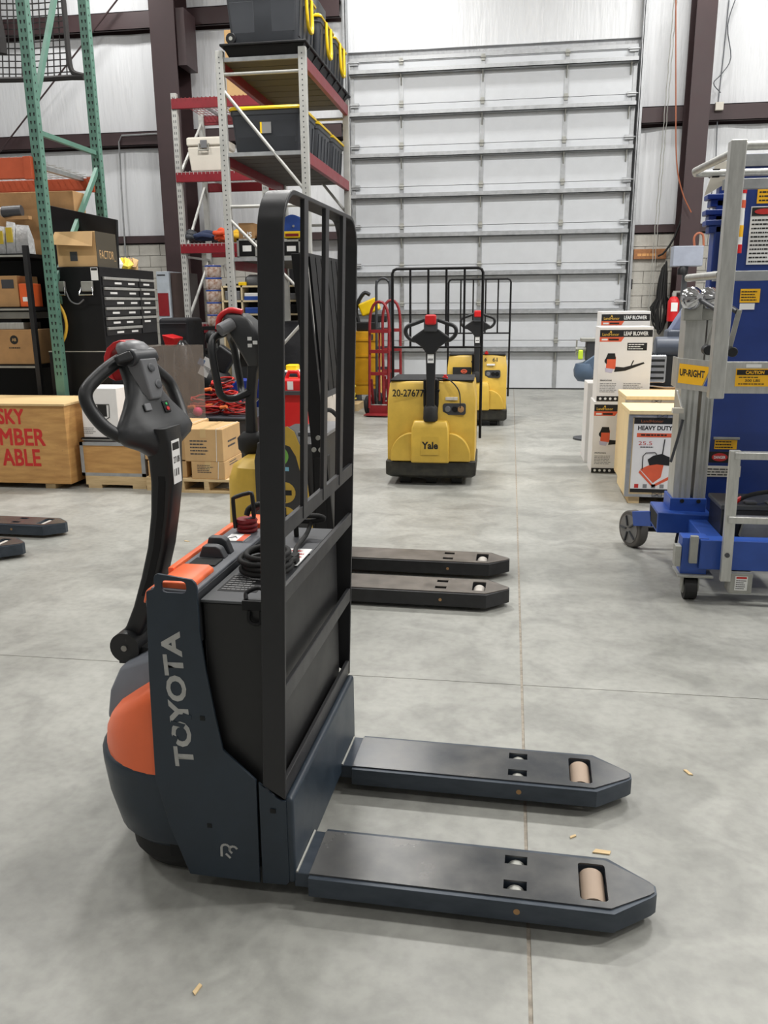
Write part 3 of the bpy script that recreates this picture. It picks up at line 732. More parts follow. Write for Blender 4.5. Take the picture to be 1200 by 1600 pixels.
# ================================================================== YELLOW PALLET TRUCKS
m_yskirt = M('scuffed_black_skirt', (38, 38, 36), 0.6, var=0.5, vs=14, rgb2=(58, 56, 46))
def arcpts(cx, cz, r, a0, a1, n=8):
    return [(cx + r * math.cos(R_(a0 + (a1 - a0) * i / n)), cz + r * math.sin(R_(a0 + (a1 - a0) * i / n))) for i in range(n + 1)]
def yellow_truck(loc, rotz, label, number, plate, k=1.0):
    T = thing('pallet_truck', label, 'pallet truck', loc, rotz, 'yellow pallet trucks by the overhead door')
    hw = 0.37
    # body shell (front faces -y), slightly curved front
    def ringz(z, f, w, d=0.62):
        pts = []
        for i in range(13):
            t = -1 + 2 * i / 12
            pts.append((w * t, f - 0.05 * (1 - t * t), z))
        return pts + [(w, d, z), (-w, d, z)]
    body = MB().loft([ringz(0.20, 0.0, hw), ringz(0.46, 0.0, hw), ringz(0.66, 0.03, hw), ringz(0.72, 0.05, hw), ringz(0.85, 0.07, hw - 0.015), ringz(0.872, 0.09, hw - 0.03)]).build('body', m_yel, T, bevel=0.008)
    MB().loft([ringz(0.06, 0.03, hw - 0.02), ringz(0.09, -0.03, hw + 0.012), ringz(0.205, -0.03, hw + 0.012), ringz(0.212, 0.0, hw)]).build('skirt', m_yskirt, T, bevel=0.006)
    for x in (-0.22, 0.0, 0.22):
        MB().cyl((x - 0.045, 0.06, 0.045), (x + 0.045, 0.06, 0.045), 0.045, n=14).build('wheel', m_rubber, T, smooth=True)
    # motor housing and side lobes
    hou = MB().loft([[(-0.16, -0.11, 0.205), (0.16, -0.11, 0.205), (0.165, 0.05, 0.205), (-0.165, 0.05, 0.205)], [(-0.155, -0.12, 0.50), (0.155, -0.12, 0.50), (0.16, 0.05, 0.50), (-0.16, 0.05, 0.50)], [(-0.135, -0.085, 0.555), (0.135, -0.085, 0.555), (0.15, 0.05, 0.56), (-0.15, 0.05, 0.56)]]).build('motor_housing', m_yel, T, bevel=0.014)
    for s in (-1, 1):
        prof = [(s * 0.15, 0.215), (s * 0.335, 0.215)] + [(s * 0.15 + s * 0.185 * math.cos(R_(a)), 0.255 + 0.20 * math.sin(R_(a))) for a in range(0, 91, 10)]
        MB().prism(prof, -0.085, 0.0, XZ).build('side_lobe', m_yel, T, bevel=0.01)
        MB().cyl((s * 0.06, -0.05, 0.80), (s * 0.06, 0.03, 0.80), 0.012, n=10).build('cover_bolt', m_black, body)
    if plate == 'Yale':
        pl = MB().bx(-0.075, 0.075, -0.1175, -0.114, 0.275, 0.43).build('badge_panel', m_yel, hou, bevel=0.002)
        text('Yale', (-0.068, -0.118, 0.325), (1, 0, 0), (0, 0, 1), 0.136, 0.062, m_blackprint, pl, bold=0.035, label='black lettering')
    # top: black rail, recess of the tiller
    MB().bx(-hw + 0.02, hw - 0.02, 0.06, 0.60, 0.868, 0.884).build('top_cover', m_black, T, bevel=0.005)
    MB().bx(-0.065, 0.065, -0.03, 0.10, 0.56, 0.90).build('tiller_recess', m_black, T, bevel=0.02)
    MB().lathe([(0.001, 0), (0.058, 0), (0.062, 0.02), (0.058, 0.11), (0.03, 0.14), (0.001, 0.14)], (0, -0.055, 0.555), n=18).build('tiller_boot', m_rubber, T, smooth=50)
    # red switch, charger lead, control strip
    MB().bx(0.09, 0.135, 0.04, 0.075, 0.885, 0.91).bx(0.10, 0.125, 0.045, 0.07, 0.91, 0.925).build('red_switch', m_red, T, bevel=0.004)
    cs = MB().prism(rrect(0.10, 0.29, 0.60, 0.695, 0.02, 4), 0.0, 0.055, XZ).build('control_strip', m_dkgrey, T)
    cs.location = (0, -0.021, 0)
    for x in (0.14, 0.20):
        MB().lathe([(0.001, 0), (0.026, 0), (0.022, 0.008), (0.001, 0.008)], (x, 0.0, 0.648), (0, -1, 0), n=16).build('gauge', m_headlt if x < 0.15 else m_black, cs, smooth=40)
    MB().lathe([(0.001, 0), (0.026, 0), (0.026, 0.012), (0.012, 0.012), (0.012, 0.03), (0.001, 0.03)], (0.25, 0.0, 0.648), (0, -1, 0), n=16).build('key_switch', m_carddk if plate == 'Yale' else m_black, cs, smooth=40)
    if plate == 'Yale':
        MB().tube([(0.03, 0.05, 0.90), (0.08, 0.02, 0.90), (0.16, 0.0, 0.88), (0.23, -0.015, 0.80), (0.245, -0.05, 0.70), (0.245, -0.055, 0.66)], 0.006, n=6, smooth=4).build('charge_lead', m_rubber, T, smooth=60)
        text(number, (-0.325, 0.012, 0.745), (1, 0, 0), (0, 0.1, 1), 0.265, 0.062, m_blackprint, body, bold=0.02, lift=0.012, label='black stencilled number')
        MB().bx(0.12, 0.22, 0.0, 0.012, 0.72, 0.745).build('small_label', m_cream, body)
    else:
        text('6', (0.09, 0.02, 0.80), (1, 0, 0), (0, 0.1, 1), 0.03, 0.045, m_blackprint, body, bold=0.02, lift=0.012)
        text('61', (0.19, 0.02, 0.795), (1, 0, 0), (0, 0.1, 1), 0.06, 0.05, m_blackprint, body, bold=0.02, lift=0.012)
        dp = MB().bx(-0.30, -0.07, -0.02, 0.012, 0.53, 0.73).build('decal', m_blackprint, body)
        text('2020-1', (-0.29, -0.0205, 0.57), (1, 0, 0), (0, 0, 1), 0.21, 0.06, m_white, dp, bold=0.02)
        ring = MB().tube(ring_arc := [(-0.16 + 0.035 * math.cos(2 * math.pi * i / 14), -0.021, 0.68 + 0.022 * math.sin(2 * math.pi * i / 14)) for i in range(14)], 0.004, n=5, closed=True)
        ring.build('round_logo', m_oprint, dp); MB().bx(-0.20, -0.12, -0.0215, -0.0205, 0.674, 0.688).build('logo_bar', m_oprint, dp)
        MB().bx(0.12, 0.22, 0.0, 0.014, 0.75, 0.77).build('small_label', m_white, body)
    # tiller and steering head
    tl = MB().loft([[(a, -0.07 + b, 0.62) for a, b in rrect(-0.035, 0.035, -0.03, 0.03, 0.01, 2)], [(a, -0.05 + b, 0.90) for a, b in rrect(-0.036, 0.036, -0.022, 0.022, 0.01, 2)], [(a, -0.05 + b, 1.15) for a, b in rrect(-0.042, 0.042, -0.02, 0.02, 0.01, 2)]]).build('tiller', m_plas, T, smooth=40)
    hd = MB().prism([(-0.03, 1.10), (0.03, 1.10), (0.075, 1.16), (0.15, 1.21), (0.155, 1.235), (0.06, 1.30), (-0.06, 1.30), (-0.155, 1.235), (-0.15, 1.21), (-0.075, 1.16)], -0.085, -0.045, XZ).build('tiller_head', m_plas, T, bevel=0.015, seg=3)
    for s in (-1, 1):
        MB().tube([(s * 0.10, -0.065, 1.205), (s * 0.155, -0.065, 1.215), (s * 0.195, -0.065, 1.25), (s * 0.205, -0.065, 1.29), (s * 0.185, -0.065, 1.325), (s * 0.13, -0.065, 1.345), (s * 0.05, -0.065, 1.375)], 0.0165, n=10, smooth=4).build('grip_loop', m_plas, hd, smooth=60)
    MB().bx(-0.055, 0.055, -0.10, -0.04, 1.28, 1.39).build('control_pod', m_dkgrey, hd, bevel=0.012)
    MB().bx(-0.045, 0.045, -0.115, -0.05, 1.335, 1.415).build('belly_button', m_red, hd, bevel=0.016, seg=3)
    lb = MB().bx(-0.026, 0.026, -0.074, -0.0715, 1.03, 1.145).build('asset_label', m_white, tl)
    MB().bx(-0.024, 0.024, -0.0752, -0.0742, 1.118, 1.142).build('label_band', m_blackprint, lb)
    MB().bx(-0.02, 0.02, -0.0752, -0.0742, 1.05, 1.066).build('label_code', m_greyprint, lb)
    lb.rotation_euler = (0, 0, 0)
    # load backrest of thin bars behind the body
    y = 0.66; bw = 0.40; zt = 1.80; zb = 1.12
    fr = MB().tube([(-bw, y, 0.30), (-bw, y, zt - 0.04), (-bw + 0.012, y, zt - 0.012), (-bw + 0.04, y, zt), (bw - 0.04, y, zt), (bw - 0.012, y, zt - 0.012), (bw, y, zt - 0.04), (bw, y, 0.30)], 0.013, n=8).build('backrest_frame', m_black, T, smooth=60)
    for i in range(1, 5):
        x = -bw + 2 * bw * i / 5
        MB().cyl((x, y, zb), (x, y, zt - 0.005), 0.010, n=8).build('backrest_bar', m_black, fr, smooth=60)
    MB().cyl((-bw, y, zb), (bw, y, zb), 0.010, n=8).build('backrest_rail', m_black, fr, smooth=60)
    MB().bx(-hw, hw, 0.62, 0.68, 0.05, 0.60).build('heel_plate', m_yskirt, T, bevel=0.006)
    for s in (-1, 1):
        f = MB().prism([(s * 0.26 - 0.085, 0.68), (s * 0.26 + 0.085, 0.68), (s * 0.26 + 0.085, 1.62), (s * 0.26 + 0.02, 1.74), (s * 0.26 - 0.02, 1.74), (s * 0.26 - 0.085, 1.62)], 0.03, 0.085, lambda a, b, d: (a, b, d)).build('fork', m_yskirt, T, bevel=0.01)
    return T
yellow_truck((-0.64, 6.86, 0), R_(1), 'yellow pallet truck numbered 20-27677, nearer of the two facing the camera', '20-27677', 'Yale')
yellow_truck((-0.40, 10.4, 0), R_(1), 'farther yellow pallet truck numbered 61, half hidden behind the other near the overhead door', '61', 'decal')

# ================================================================== BLACK AND YELLOW PALLET TRUCK behind the foreground truck
T3 = thing('pallet_truck', 'black and yellow pallet truck with dark backrest plates just behind the foreground truck', 'pallet truck', uw(-1.6, 4.25), YAW)
O3 = (1.6, -4.25, 0)
m_f3 = M('scuffed_black_fork', (40, 40, 42), 0.45, metal=0.2, var=0.35, vs=10)
m_f3t = M('scuffed_fork_top', (112, 106, 100), 0.4, metal=0.4, var=0.3, vs=9)
m_roll = M('pale_roller', (186, 180, 172), 0.5)
fork(T3, O3, -1.25, -0.09, 3.885, 4.13, m_f3, m_f3t, m_roll, ztop=0.095, zbot=0.022)
fork(T3, O3, -1.25, -0.105, 4.39, 4.62, m_f3, m_f3t, m_roll, ztop=0.095, zbot=0.022)
MB(O3).bx(-1.37, -1.075, 3.92, 4.60, 0.04, 0.83).build('battery_bay', M('bay_dark_grey', (44, 44, 45), 0.5), T3, bevel=0.01)
sdp = MB(O3).prism([(-1.38, 0.05), (-1.075, 0.05), (-1.087, 0.43), (-1.112, 0.70), (-1.135, 0.81), (-1.165, 0.89), (-1.20, 0.915), (-1.28, 0.90), (-1.36, 0.82), (-1.38, 0.74)], 3.905, 3.918, XZ).build('side_panel', M('panel_charcoal', (52, 52, 53), 0.5), T3, bevel=0.002)
MB(O3).prism([(-1.215, 0.912), (-1.20, 0.915), (-1.165, 0.89), (-1.135, 0.81), (-1.112, 0.70), (-1.087, 0.43), (-1.075, 0.05), (-1.10, 0.05), (-1.108, 0.43), (-1.135, 0.66), (-1.16, 0.765), (-1.19, 0.815), (-1.22, 0.825), (-1.26, 0.80), (-1.27, 0.84)], 3.902, 3.905, XZ).build('yellow_swoosh', m_yel, sdp)
MB(O3).lathe([(0.001, 0), (0.05, 0), (0.05, 0.001), (0.001, 0.001)], (-1.25, 3.905, 0.765), (0, -1, 0), n=20).build('round_sticker', m_greenprint, sdp)
MB(O3).lathe([(0.001, 0), (0.03, 0), (0.03, 0.001), (0.001, 0.001)], (-1.25, 3.9035, 0.765), (0, -1, 0), n=20).build('sticker_centre', m_white, sdp)
MB(O3).bx(-1.26, -1.20, 3.9035, 3.905, 0.69, 0.71).build('blue_strip', M('pale_blue_print', (130, 190, 215), 0.5), sdp)
for zz in (0.578, 0.45):
    MB(O3).lathe([(0.001, 0), (0.055, 0), (0.055, 0.001), (0.001, 0.001)], (-1.225, 3.905, zz), (0, -1, 0), n=20).build('yellow_disc', m_yel, sdp)
    MB(O3).bx(-1.26, -1.19, 3.9025, 3.9035, zz - 0.013, zz + 0.013).build('disc_bar', m_blackprint, sdp)
    MB(O3).bx(-1.229, -1.222, 3.9025, 3.9035, zz - 0.05, zz + 0.05).build('disc_bar', m_blackprint, sdp)
MB(O3).bx(-1.22, -1.06, 4.15, 4.58, 0.83, 0.85).build('battery_cover', M('cover_grey', (120, 120, 122), 0.4), T3, bevel=0.004)
MB(O3).tube([(-1.14, 4.2, 0.85), (-1.12, 4.22, 0.93), (-1.08, 4.3, 0.95), (-1.05, 4.42, 0.88)], 0.012, n=8, smooth=4).build('battery_lead', m_rubber, T3, smooth=60)
# yellow nose
def plan3(a, hw, z, u0=-1.37):
    pts = [(u0 + 0.02, 4.25 - hw, z)]
    for i in range(17):
        t = math.pi * i / 16; c, s_ = math.cos(t), math.sin(t)
        pts.append((u0 - a * abs(s_) ** 0.6, 4.25 - hw * math.copysign(abs(c) ** 0.6, c), z))
    return pts + [(u0 + 0.02, 4.25 + hw, z)]
MB(O3).loft([plan3(0.22, 0.33, 0.14), plan3(0.225, 0.34, 0.30), plan3(0.215, 0.33, 0.62), plan3(0.19, 0.32, 0.69), plan3(0.14, 0.26, 0.72)]).build('nose_cover', m_yel, T3, smooth=50)
MB(O3).loft([plan3(0.21, 0.33, 0.03), plan3(0.24, 0.35, 0.06), plan3(0.24, 0.35, 0.15)]).build('skirt', m_yskirt, T3, smooth=50)
MB(O3).lathe([(0.001, 0), (0.04, 0), (0.075, 0.04), (0.078, 0.10), (0.05, 0.13), (0.001, 0.13)], (-1.51, 4.25, 0.70), n=16).build('tiller_boot', m_rubber, T3, smooth=50)
H3 = (1.6 + 0.46, -4.25, 0)
rg = []
for (u, z, hu, hw) in ((-1.97, 0.78, 0.03, 0.03), (-1.965, 1.0, 0.026, 0.026), (-1.945, 1.15, 0.026, 0.03), (-1.92, 1.25, 0.04, 0.05)):
    rg.append([(u + a, 4.25 + b, z) for a, b in rrect(-hu, hu, -hw, hw, 0.012, 3)])
MB(H3).loft(rg).build('tiller', m_plas, T3, smooth=50)
hd3 = MB(H3).loft([[(-1.93 + a, 4.25 + b, 1.19) for a, b in rrect(-0.03, 0.04, -0.05, 0.05, 0.02, 3)], [(-1.93 + a, 4.25 + b, 1.25) for a, b in rrect(-0.055, 0.06, -0.08, 0.08, 0.03, 3)],
                   [(-1.96 + a, 4.25 + b, 1.34) for a, b in rrect(-0.075, 0.08, -0.085, 0.085, 0.03, 3)], [(-2.0 + a, 4.25 + b, 1.42) for a, b in rrect(-0.08, 0.08, -0.08, 0.08, 0.03, 3)], [(-2.02 + a, 4.25 + b, 1.46) for a, b in rrect(-0.05, 0.05, -0.06, 0.06, 0.02, 3)]]).build('tiller_head', m_head, T3, smooth=60)
for s_ in (-1, 1):
    MB(H3).tube([(-2.07, 4.25 + s_ * 0.06, 1.36), (-2.11, 4.25 + s_ * 0.12, 1.335), (-2.105, 4.25 + s_ * 0.16, 1.27), (-2.085, 4.25 + s_ * 0.165, 1.12), (-2.07, 4.25 + s_ * 0.15, 1.04), (-2.03, 4.25 + s_ * 0.08, 1.02), (-1.96, 4.25 + s_ * 0.01, 1.05)], 0.02, n=10, smooth=4).build('grip_loop', m_plas, hd3, smooth=60)
MB(H3).cyl((-2.07, 4.12, 1.375), (-2.02, 4.18, 1.41), 0.033, n=16).build('thumb_wheel', m_headlt, hd3, bevel=0.006)
MB(H3).tube([(-2.11, 4.2, 1.38), (-2.095, 4.2, 1.44), (-2.04, 4.2, 1.475), (-1.97, 4.2, 1.465)], 0.016, n=8, smooth=3).build('belly_button', m_red, hd3, smooth=60)
for (a, b) in ((0, 0), (0.028, 0.015), (0.0, 0.035)):
    MB(H3).bx(-1.925 + a - 0.011, -1.925 + a + 0.011, 4.16, 4.172, 1.30 + b - 0.012, 1.30 + b + 0.006).build('push_button', m_white, hd3)
# dark backrest: deep plates standing side by side, leaning back
def lean_plate(w0, w1, u0, z0, z1, dep, lean=0.078):
    return MB(O3).add([(u0 + lean * (1.583 - z) - d, wv, z) for z in (z0, z1) for (d, wv) in ((dep, w0), (0, w0), (0, w1), (dep, w1))], [(0, 1, 2, 3), (7, 6, 5, 4), (0, 4, 5, 1), (1, 5, 6, 2), (2, 6, 7, 3), (3, 7, 4, 0)])
b3 = lean_plate(3.92, 3.945, -1.073, 0.30, 1.735, 0.07).build('backrest_upright', m_black, T3, bevel=0.002)
for k in range(6):
    w0 = 4.00 + 0.108 * k
    lean_plate(w0, w0 + 0.092, -1.073, 1.06, 1.735, 0.012).build('backrest_plate', m_black, b3)
lean_plate(3.93, 4.64, -1.074, 1.725, 1.74, 0.07).build('backrest_rail', m_black, b3)
lean_plate(3.93, 4.64, -1.070, 1.045, 1.075, 0.02).build('backrest_rail', m_dkgrey, b3)
MB(O3).bx(-1.075, -1.015, 3.915, 4.02, 0.05, 0.76).build('mast_foot', m_black, T3, bevel=0.004)
for (du, dz) in ((0.0, 0.80), (-0.035, 0.80), (-0.012, 0.86)):
    MB(O3).cyl((-1.035 + du, 3.91, dz), (-1.035 + du, 3.92, dz), 0.012, n=10).build('bolt', m_alub, b3)

# forks of a truck standing out of frame on the left
T4 = thing('pallet_truck', 'dark fork arms of a pallet truck poking in at the left edge', 'pallet truck', uw(-4.4, 4.65), YAW + R_(0))
O4 = (4.4, -4.65, 0)
fork(T4, O4, -4.15, -3.085, 4.79, 5.01, m_fork, m_forktop, m_roll, ztop=0.09, zbot=0.02)
fork(T4, O4, -4.15, -3.075, 4.29, 4.51, m_fork, m_forktop, m_roll, ztop=0.09, zbot=0.02)
MB(O4).bx(-4.35, -4.15, 4.30, 5.0, 0.05, 0.8).build('body', m_steelblue, T4, bevel=0.01)

# ================================================================== RIGHT SIDE
def TW(name, label, cat, loc, group=None):
    return thing(name, label, cat, loc, 0, group), tuple(-q for q in loc)
X1, Z1 = (1, 0, 0), (0, 0, 1)

def leaf_box(x, y, z, label, rot=0.0, w=0.45, d=0.36, h=0.645, plain=False):
    T = thing('carton', label, 'carton', (x, y, z), rot, 'leaf blower cartons')
    b = MB().bx(0, w, 0, d, 0, h).build('box', m_boxwhite, T, bevel=0.004)
    if plain:
        MB().bx(w / 2 - 0.025, w / 2 + 0.025, -0.0006, d, h, h + 0.0008).build('tape', m_tape, b)
        return T
    F = lambda x0, x1, z0, z1, t=0.001: MB().bx(x0, x1, -t, 0.0004, z0, z1)
    top = F(0.004, w - 0.004, h - 0.085, h - 0.025).build('title_band', m_blackprint, b)
    text('LandHonor', (0.025, -0.0012, h - 0.075), X1, Z1, 0.14, 0.024, m_gold, top, bold=0.01)
    MB().prism([(0.085, h - 0.049), (0.105, h - 0.049), (0.10, h - 0.036), (0.095, h - 0.031), (0.09, h - 0.036)], -0.0014, -0.001, XZ).build('crest_mark', m_gold, top)
    text('LEAF BLOWER', (0.205, -0.0012, h - 0.073), X1, Z1, 0.205, 0.034, m_white, top, bold=0.03)
    ob = MB().prism([(0.003, h - 0.125), (0.185, h - 0.125), (0.21, h - 0.086), (0.003, h - 0.086)], -0.001, 0.0004, XZ).build('orange_tab', m_oprint, b)
    MB().bx(0.02, 0.07, -0.0015, -0.001, h - 0.115, h - 0.10).build('tab_print', m_white, ob)
    MB().bx(0.08, 0.165, -0.0015, -0.001, h - 0.115, h - 0.10).build('tab_print', m_blackprint, ob)
    kb = F(0.24, 0.405, h - 0.20, h - 0.135).build('info_block', m_blackprint, b)
    textlines(3, (0.25, -0.001, h - 0.195), X1, Z1, 0.145, 0.055, m_white, kb, seed=5)
    # the blower picture: engine, tank, tube, all flat print
    pic = F(0.07, 0.15, h - 0.36, h - 0.255).build('engine_picture', m_oprint, b)
    MB().prism([(0.062, h - 0.275), (0.15, h - 0.275), (0.14, h - 0.225), (0.08, h - 0.225)], -0.0016, -0.001, XZ).build('engine_top', m_blackprint, pic)
    MB().prism([(0.055, h - 0.30), (0.075, h - 0.32), (0.075, h - 0.26), (0.055, h - 0.28)], -0.0016, -0.001, XZ).build('engine_side', m_blackprint, pic)
    MB().prism([(0.066, h - 0.385), (0.12, h - 0.395), (0.135, h - 0.36), (0.06, h - 0.35)], -0.0016, -0.001, XZ).build('tank', M('lilac_print', (196, 192, 214), 0.6), pic)
    MB().prism([(0.14, h - 0.385), (0.235, h - 0.375), (0.30, h - 0.35), (0.395, h - 0.312), (0.385, h - 0.30), (0.30, h - 0.325), (0.22, h - 0.345), (0.15, h - 0.34)], -0.0015, -0.0008, XZ).build('blower_tube', m_blackprint, pic)
    MB().prism([(0.275, h - 0.335), (0.285, h - 0.335), (0.305, h - 0.285), (0.295, h - 0.285)], -0.0016, -0.001, XZ).build('tube_grip', m_blackprint, pic)
    text('SPECIFICATIONS', (0.025, -0.001, h - 0.465), X1, Z1, 0.10, 0.012, m_blackprint, b, bold=0.02)
    textlines(6, (0.025, -0.0005, h - 0.565), X1, Z1, 0.18, 0.085, m_greyprint, b, seed=8)
    textlines(6, (0.225, -0.0005, h - 0.565), X1, Z1, 0.18, 0.085, m_greyprint, b, seed=9)
    lo = F(0.004, w - 0.004, 0.004, 0.048).build('foot_band', m_blackprint, b)
    for k in range(4):
        MB().lathe([(0.0005, 0), (0.0115, 0), (0.0115, 0.0006), (0.0005, 0.0006)], (0.035 + 0.043 * k, -0.0012, 0.026), (0, -1, 0), n=14).build('round_icon', m_white, lo)
    textlines(2, (0.21, -0.001, 0.012), X1, Z1, 0.22, 0.03, m_white, lo, seed=10)
    return T
leaf_box(0.752, 7.5, 0.0, 'white leaf blower carton on the floor, lower of the front two beside the wooden crate')
leaf_box(0.766, 7.5, 0.646, 'white leaf blower carton stacked on another, with its full black title band showing')
leaf_box(0.735, 8.02, 0.0, 'white carton on the floor behind the front leaf blower stack', h=0.76, w=0.5, plain=True)
leaf_box(0.825, 8.02, 0.761, 'white leaf blower carton behind, only its top band showing above the front stack', h=0.655, w=0.44)

# plywood crates
def crate(x, y, w, d, h, label, poster):
    T = thing('wooden_crate', label, 'crate', (x, y, 0), 0, 'pale plywood crates beside the leaf blower cartons')
    MB().bx(0.0, w, 0.012, d, 0.055, h - 0.03).build('body', m_paleply, T, bevel=0.003)
    MB().bx(-0.004, w + 0.004, 0.0, d + 0.004, h - 0.03, h).build('lid', m_paleply, T, bevel=0.003)
    for xx in (0.03, w - 0.11): MB().bx(xx, xx + 0.08, 0.02, d - 0.02, 0.0, 0.055).build('skid', m_wood, T)
    for xx in (-0.002, w - 0.026): MB().bx(xx, xx + 0.028, 0.006, 0.013, 0.055, h - 0.03).build('metal_edge', m_galv, T)
    MB().bx(-0.003, 0.0, 0.01, 0.045, 0.055, h - 0.03).build('metal_edge', m_galv, T)
    for z in (0.055, h - 0.052): MB().bx(0.026, w - 0.026, 0.006, 0.013, z, z + 0.02).build('metal_edge', m_galv, T)
    for z in (0.075, h - 0.04):
        MB().tube([(0.20, 0.004, z - 0.014), (0.20, 0.003, z + 0.014), (0.225, 0.003, z + 0.008), (0.235, 0.003, z), (0.245, 0.003, z + 0.008), (0.27, 0.003, z + 0.014), (0.27, 0.004, z - 0.014), (0.245, 0.003, z - 0.008), (0.235, 0.003, z), (0.225, 0.003, z - 0.008)], 0.003, n=5, closed=True).build('clip', m_dkgrey, T)
    if poster:
        ps = MB().bx(0.035, 0.345, 0.008, 0.0118, 0.09, 0.66).build('poster', m_boxwhite, T)
        MB().bx(0.035, 0.345, 0.0068, 0.008, 0.615, 0.66).build('title_band', m_blackprint, ps)
        text('LandHonor', (0.085, 0.0066, 0.626), X1, Z1, 0.16, 0.02, M('copper_print', (150, 84, 50), 0.6), ps, bold=0.01)
        text('HEAVY DUTY', (0.065, 0.008, 0.567), X1, Z1, 0.25, 0.034, m_blackprint, ps, bold=0.035)
        MB().bx(0.06, 0.325, 0.0068, 0.008, 0.515, 0.545).build('orange_bar', m_oprint, ps)
        textlines(1, (0.09, 0.0068, 0.517), X1, Z1, 0.22, 0.03, m_blackprint, ps, seed=12)
        text('25.5', (0.075, 0.008, 0.455), X1, Z1, 0.10, 0.028, m_redprint, ps, bold=0.0)
        textlines(1, (0.09, 0.007, 0.43), X1, Z1, 0.12, 0.02, m_blackprint, ps, seed=13)
        Q = lambda pts, m_, n_, t=0.0068: MB().prism(pts, t, 0.008, XZ).build(n_, m_, ps)
        Q([(0.09, 0.245), (0.20, 0.13), (0.31, 0.19), (0.31, 0.215), (0.20, 0.15), (0.10, 0.262)], m_oprint, 'plate_picture')
        Q([(0.10, 0.27), (0.20, 0.165), (0.255, 0.21), (0.27, 0.31), (0.20, 0.31), (0.16, 0.30)], m_oprint, 'frame_picture', 0.0072)
        Q([(0.15, 0.345), (0.19, 0.375), (0.25, 0.39), (0.32, 0.36), (0.31, 0.30), (0.22, 0.31), (0.165, 0.30)], m_blackprint, 'engine_picture', 0.0064)
        MB().tube([(0.115, 0.007, 0.27), (0.115, 0.007, 0.37), (0.135, 0.007, 0.395), (0.20, 0.007, 0.40), (0.215, 0.007, 0.385)], 0.0035, n=5).build('guard_picture', m_blackprint, ps)
        MB().tube([(0.255, 0.007, 0.38), (0.265, 0.007, 0.50)], 0.004, n=5).build('handle_picture', m_blackprint, ps)
        for k in range(4):
            MB().bx(0.065 + 0.062 * k, 0.095 + 0.062 * k, 0.0068, 0.008, 0.105 + 0.02, 0.135 + 0.02).build('round_icon', m_redprint if k == 0 else m_greyprint, ps)
        MB().bx(0.035, 0.345, 0.0068, 0.008, 0.09, 0.118).build('foot_band', m_blackprint, ps)
    return T
crate(0.90, 6.33, 0.50, 0.50, 0.715, 'pale plywood crate with a plate compactor poster on its front', True)
crate(0.94, 6.86, 0.52, 0.52, 0.765, 'pale plywood crate tucked behind the one with the poster', False)

# ---- silver-masted personnel lift with platform
PLT, o_ = TW('personnel_lift', 'blue and silver personnel lift with a railed platform and a yellow platform badge', 'lift', (1.15, 4.6, 0))
B = lambda: MB(o_)
# base
B().bx(0.985, 2.2, 4.20, 4.29, 0.17, 0.325).build('front_beam', m_blue, PLT, bevel=0.004)
B().bx(0.90, 1.03, 4.22, 4.32, 0.135, 0.33).build('corner_block', m_blue, PLT, bevel=0.004)
B().bx(0.885, 1.06, 4.19, 4.35, 0.125, 0.137).build('caster_plate', m_alub, PLT, bevel=0.002)
B().bx(0.935, 0.975, 4.195, 4.222, 0.20, 0.345).bx(0.865, 0.895, 4.20, 4.26, 0.18, 0.29).build('stabiliser_bracket', m_alub, PLT, bevel=0.004)
cs = B().cyl((0.925, 4.235, 0.058), (0.985, 4.235, 0.058), 0.058, n=22).build('caster_wheel', m_rubber, PLT, smooth=True)
B().cyl((0.92, 4.235, 0.058), (0.99, 4.235, 0.058), 0.03, n=16).build('caster_hub', m_alub, cs, smooth=True)
B().bx(0.912, 0.920, 4.21, 4.26, 0.045, 0.125).bx(0.99, 0.998, 4.21, 4.26, 0.045, 0.125).build('caster_fork', m_alub, PLT, bevel=0.002)
B().bx(1.03, 1.13, 4.32, 4.98, 0.17, 0.30).build('side_beam', m_blue, PLT, bevel=0.004)
ch = MB(o_).prism([(0.86, 0.215), (1.16, 0.215), (1.16, 0.325), (0.86, 0.335)], 4.72, 5.0, XZ).build('cross_channel', m_blue, PLT, bevel=0.006)
B().bx(0.8595, 0.8605, 4.735, 4.985, 0.23, 0.32).build('channel_opening', m_hole, ch)
B().bx(1.055, 1.10, 4.69, 4.72, 0.24, 0.275).build('small_decal', m_dkred, ch)
B().bx(0.935, 1.135, 4.79, 4.99, 0.325, 0.405).build('mast_socket', m_blue, PLT, bevel=0.004)
for xx in (1.0, 1.09): B().cyl((xx, 4.785, 0.39), (xx, 4.792, 0.39), 0.012, n=10).build('socket_bolt', m_hole, PLT)
B().beam((0.88, 4.95, 0.24), (0.80, 5.10, 0.20), 0.05, 0.09).build('wheel_arm', m_blue, PLT, bevel=0.003)
WX = Vector((math.cos(R_(26)), math.sin(R_(26)), 0)); WC = Vector((0.80, 5.17, 0.117)); WT = Vector((-WX.y, WX.x, 0))
wh = B().cyl(WC - WX * 0.033, WC + WX * 0.033, 0.117, n=28).build('rear_wheel', M('grey_rubber', (92, 88, 84), 0.7), PLT, bevel=0.012)
B().cyl(WC - WX * 0.036, WC - WX * 0.033, 0.09, n=24).build('wheel_rim', M('rim_grey', (120, 118, 116), 0.5), wh, smooth=True)
for k in range(5):
    a = 2 * math.pi * k / 5
    B().beam(WC - WX * 0.038 + WT * 0.02 * math.cos(a) + Vector((0, 0, 0.02 * math.sin(a))), WC - WX * 0.038 + WT * 0.085 * math.cos(a) + Vector((0, 0, 0.085 * math.sin(a))), 0.018, 0.008).build('spoke', m_dkgrey, wh)
B().cyl((0.80, 5.17, 0.117), (1.1, 5.17, 0.117), 0.018, n=12).build('axle', m_black, PLT, smooth=True)
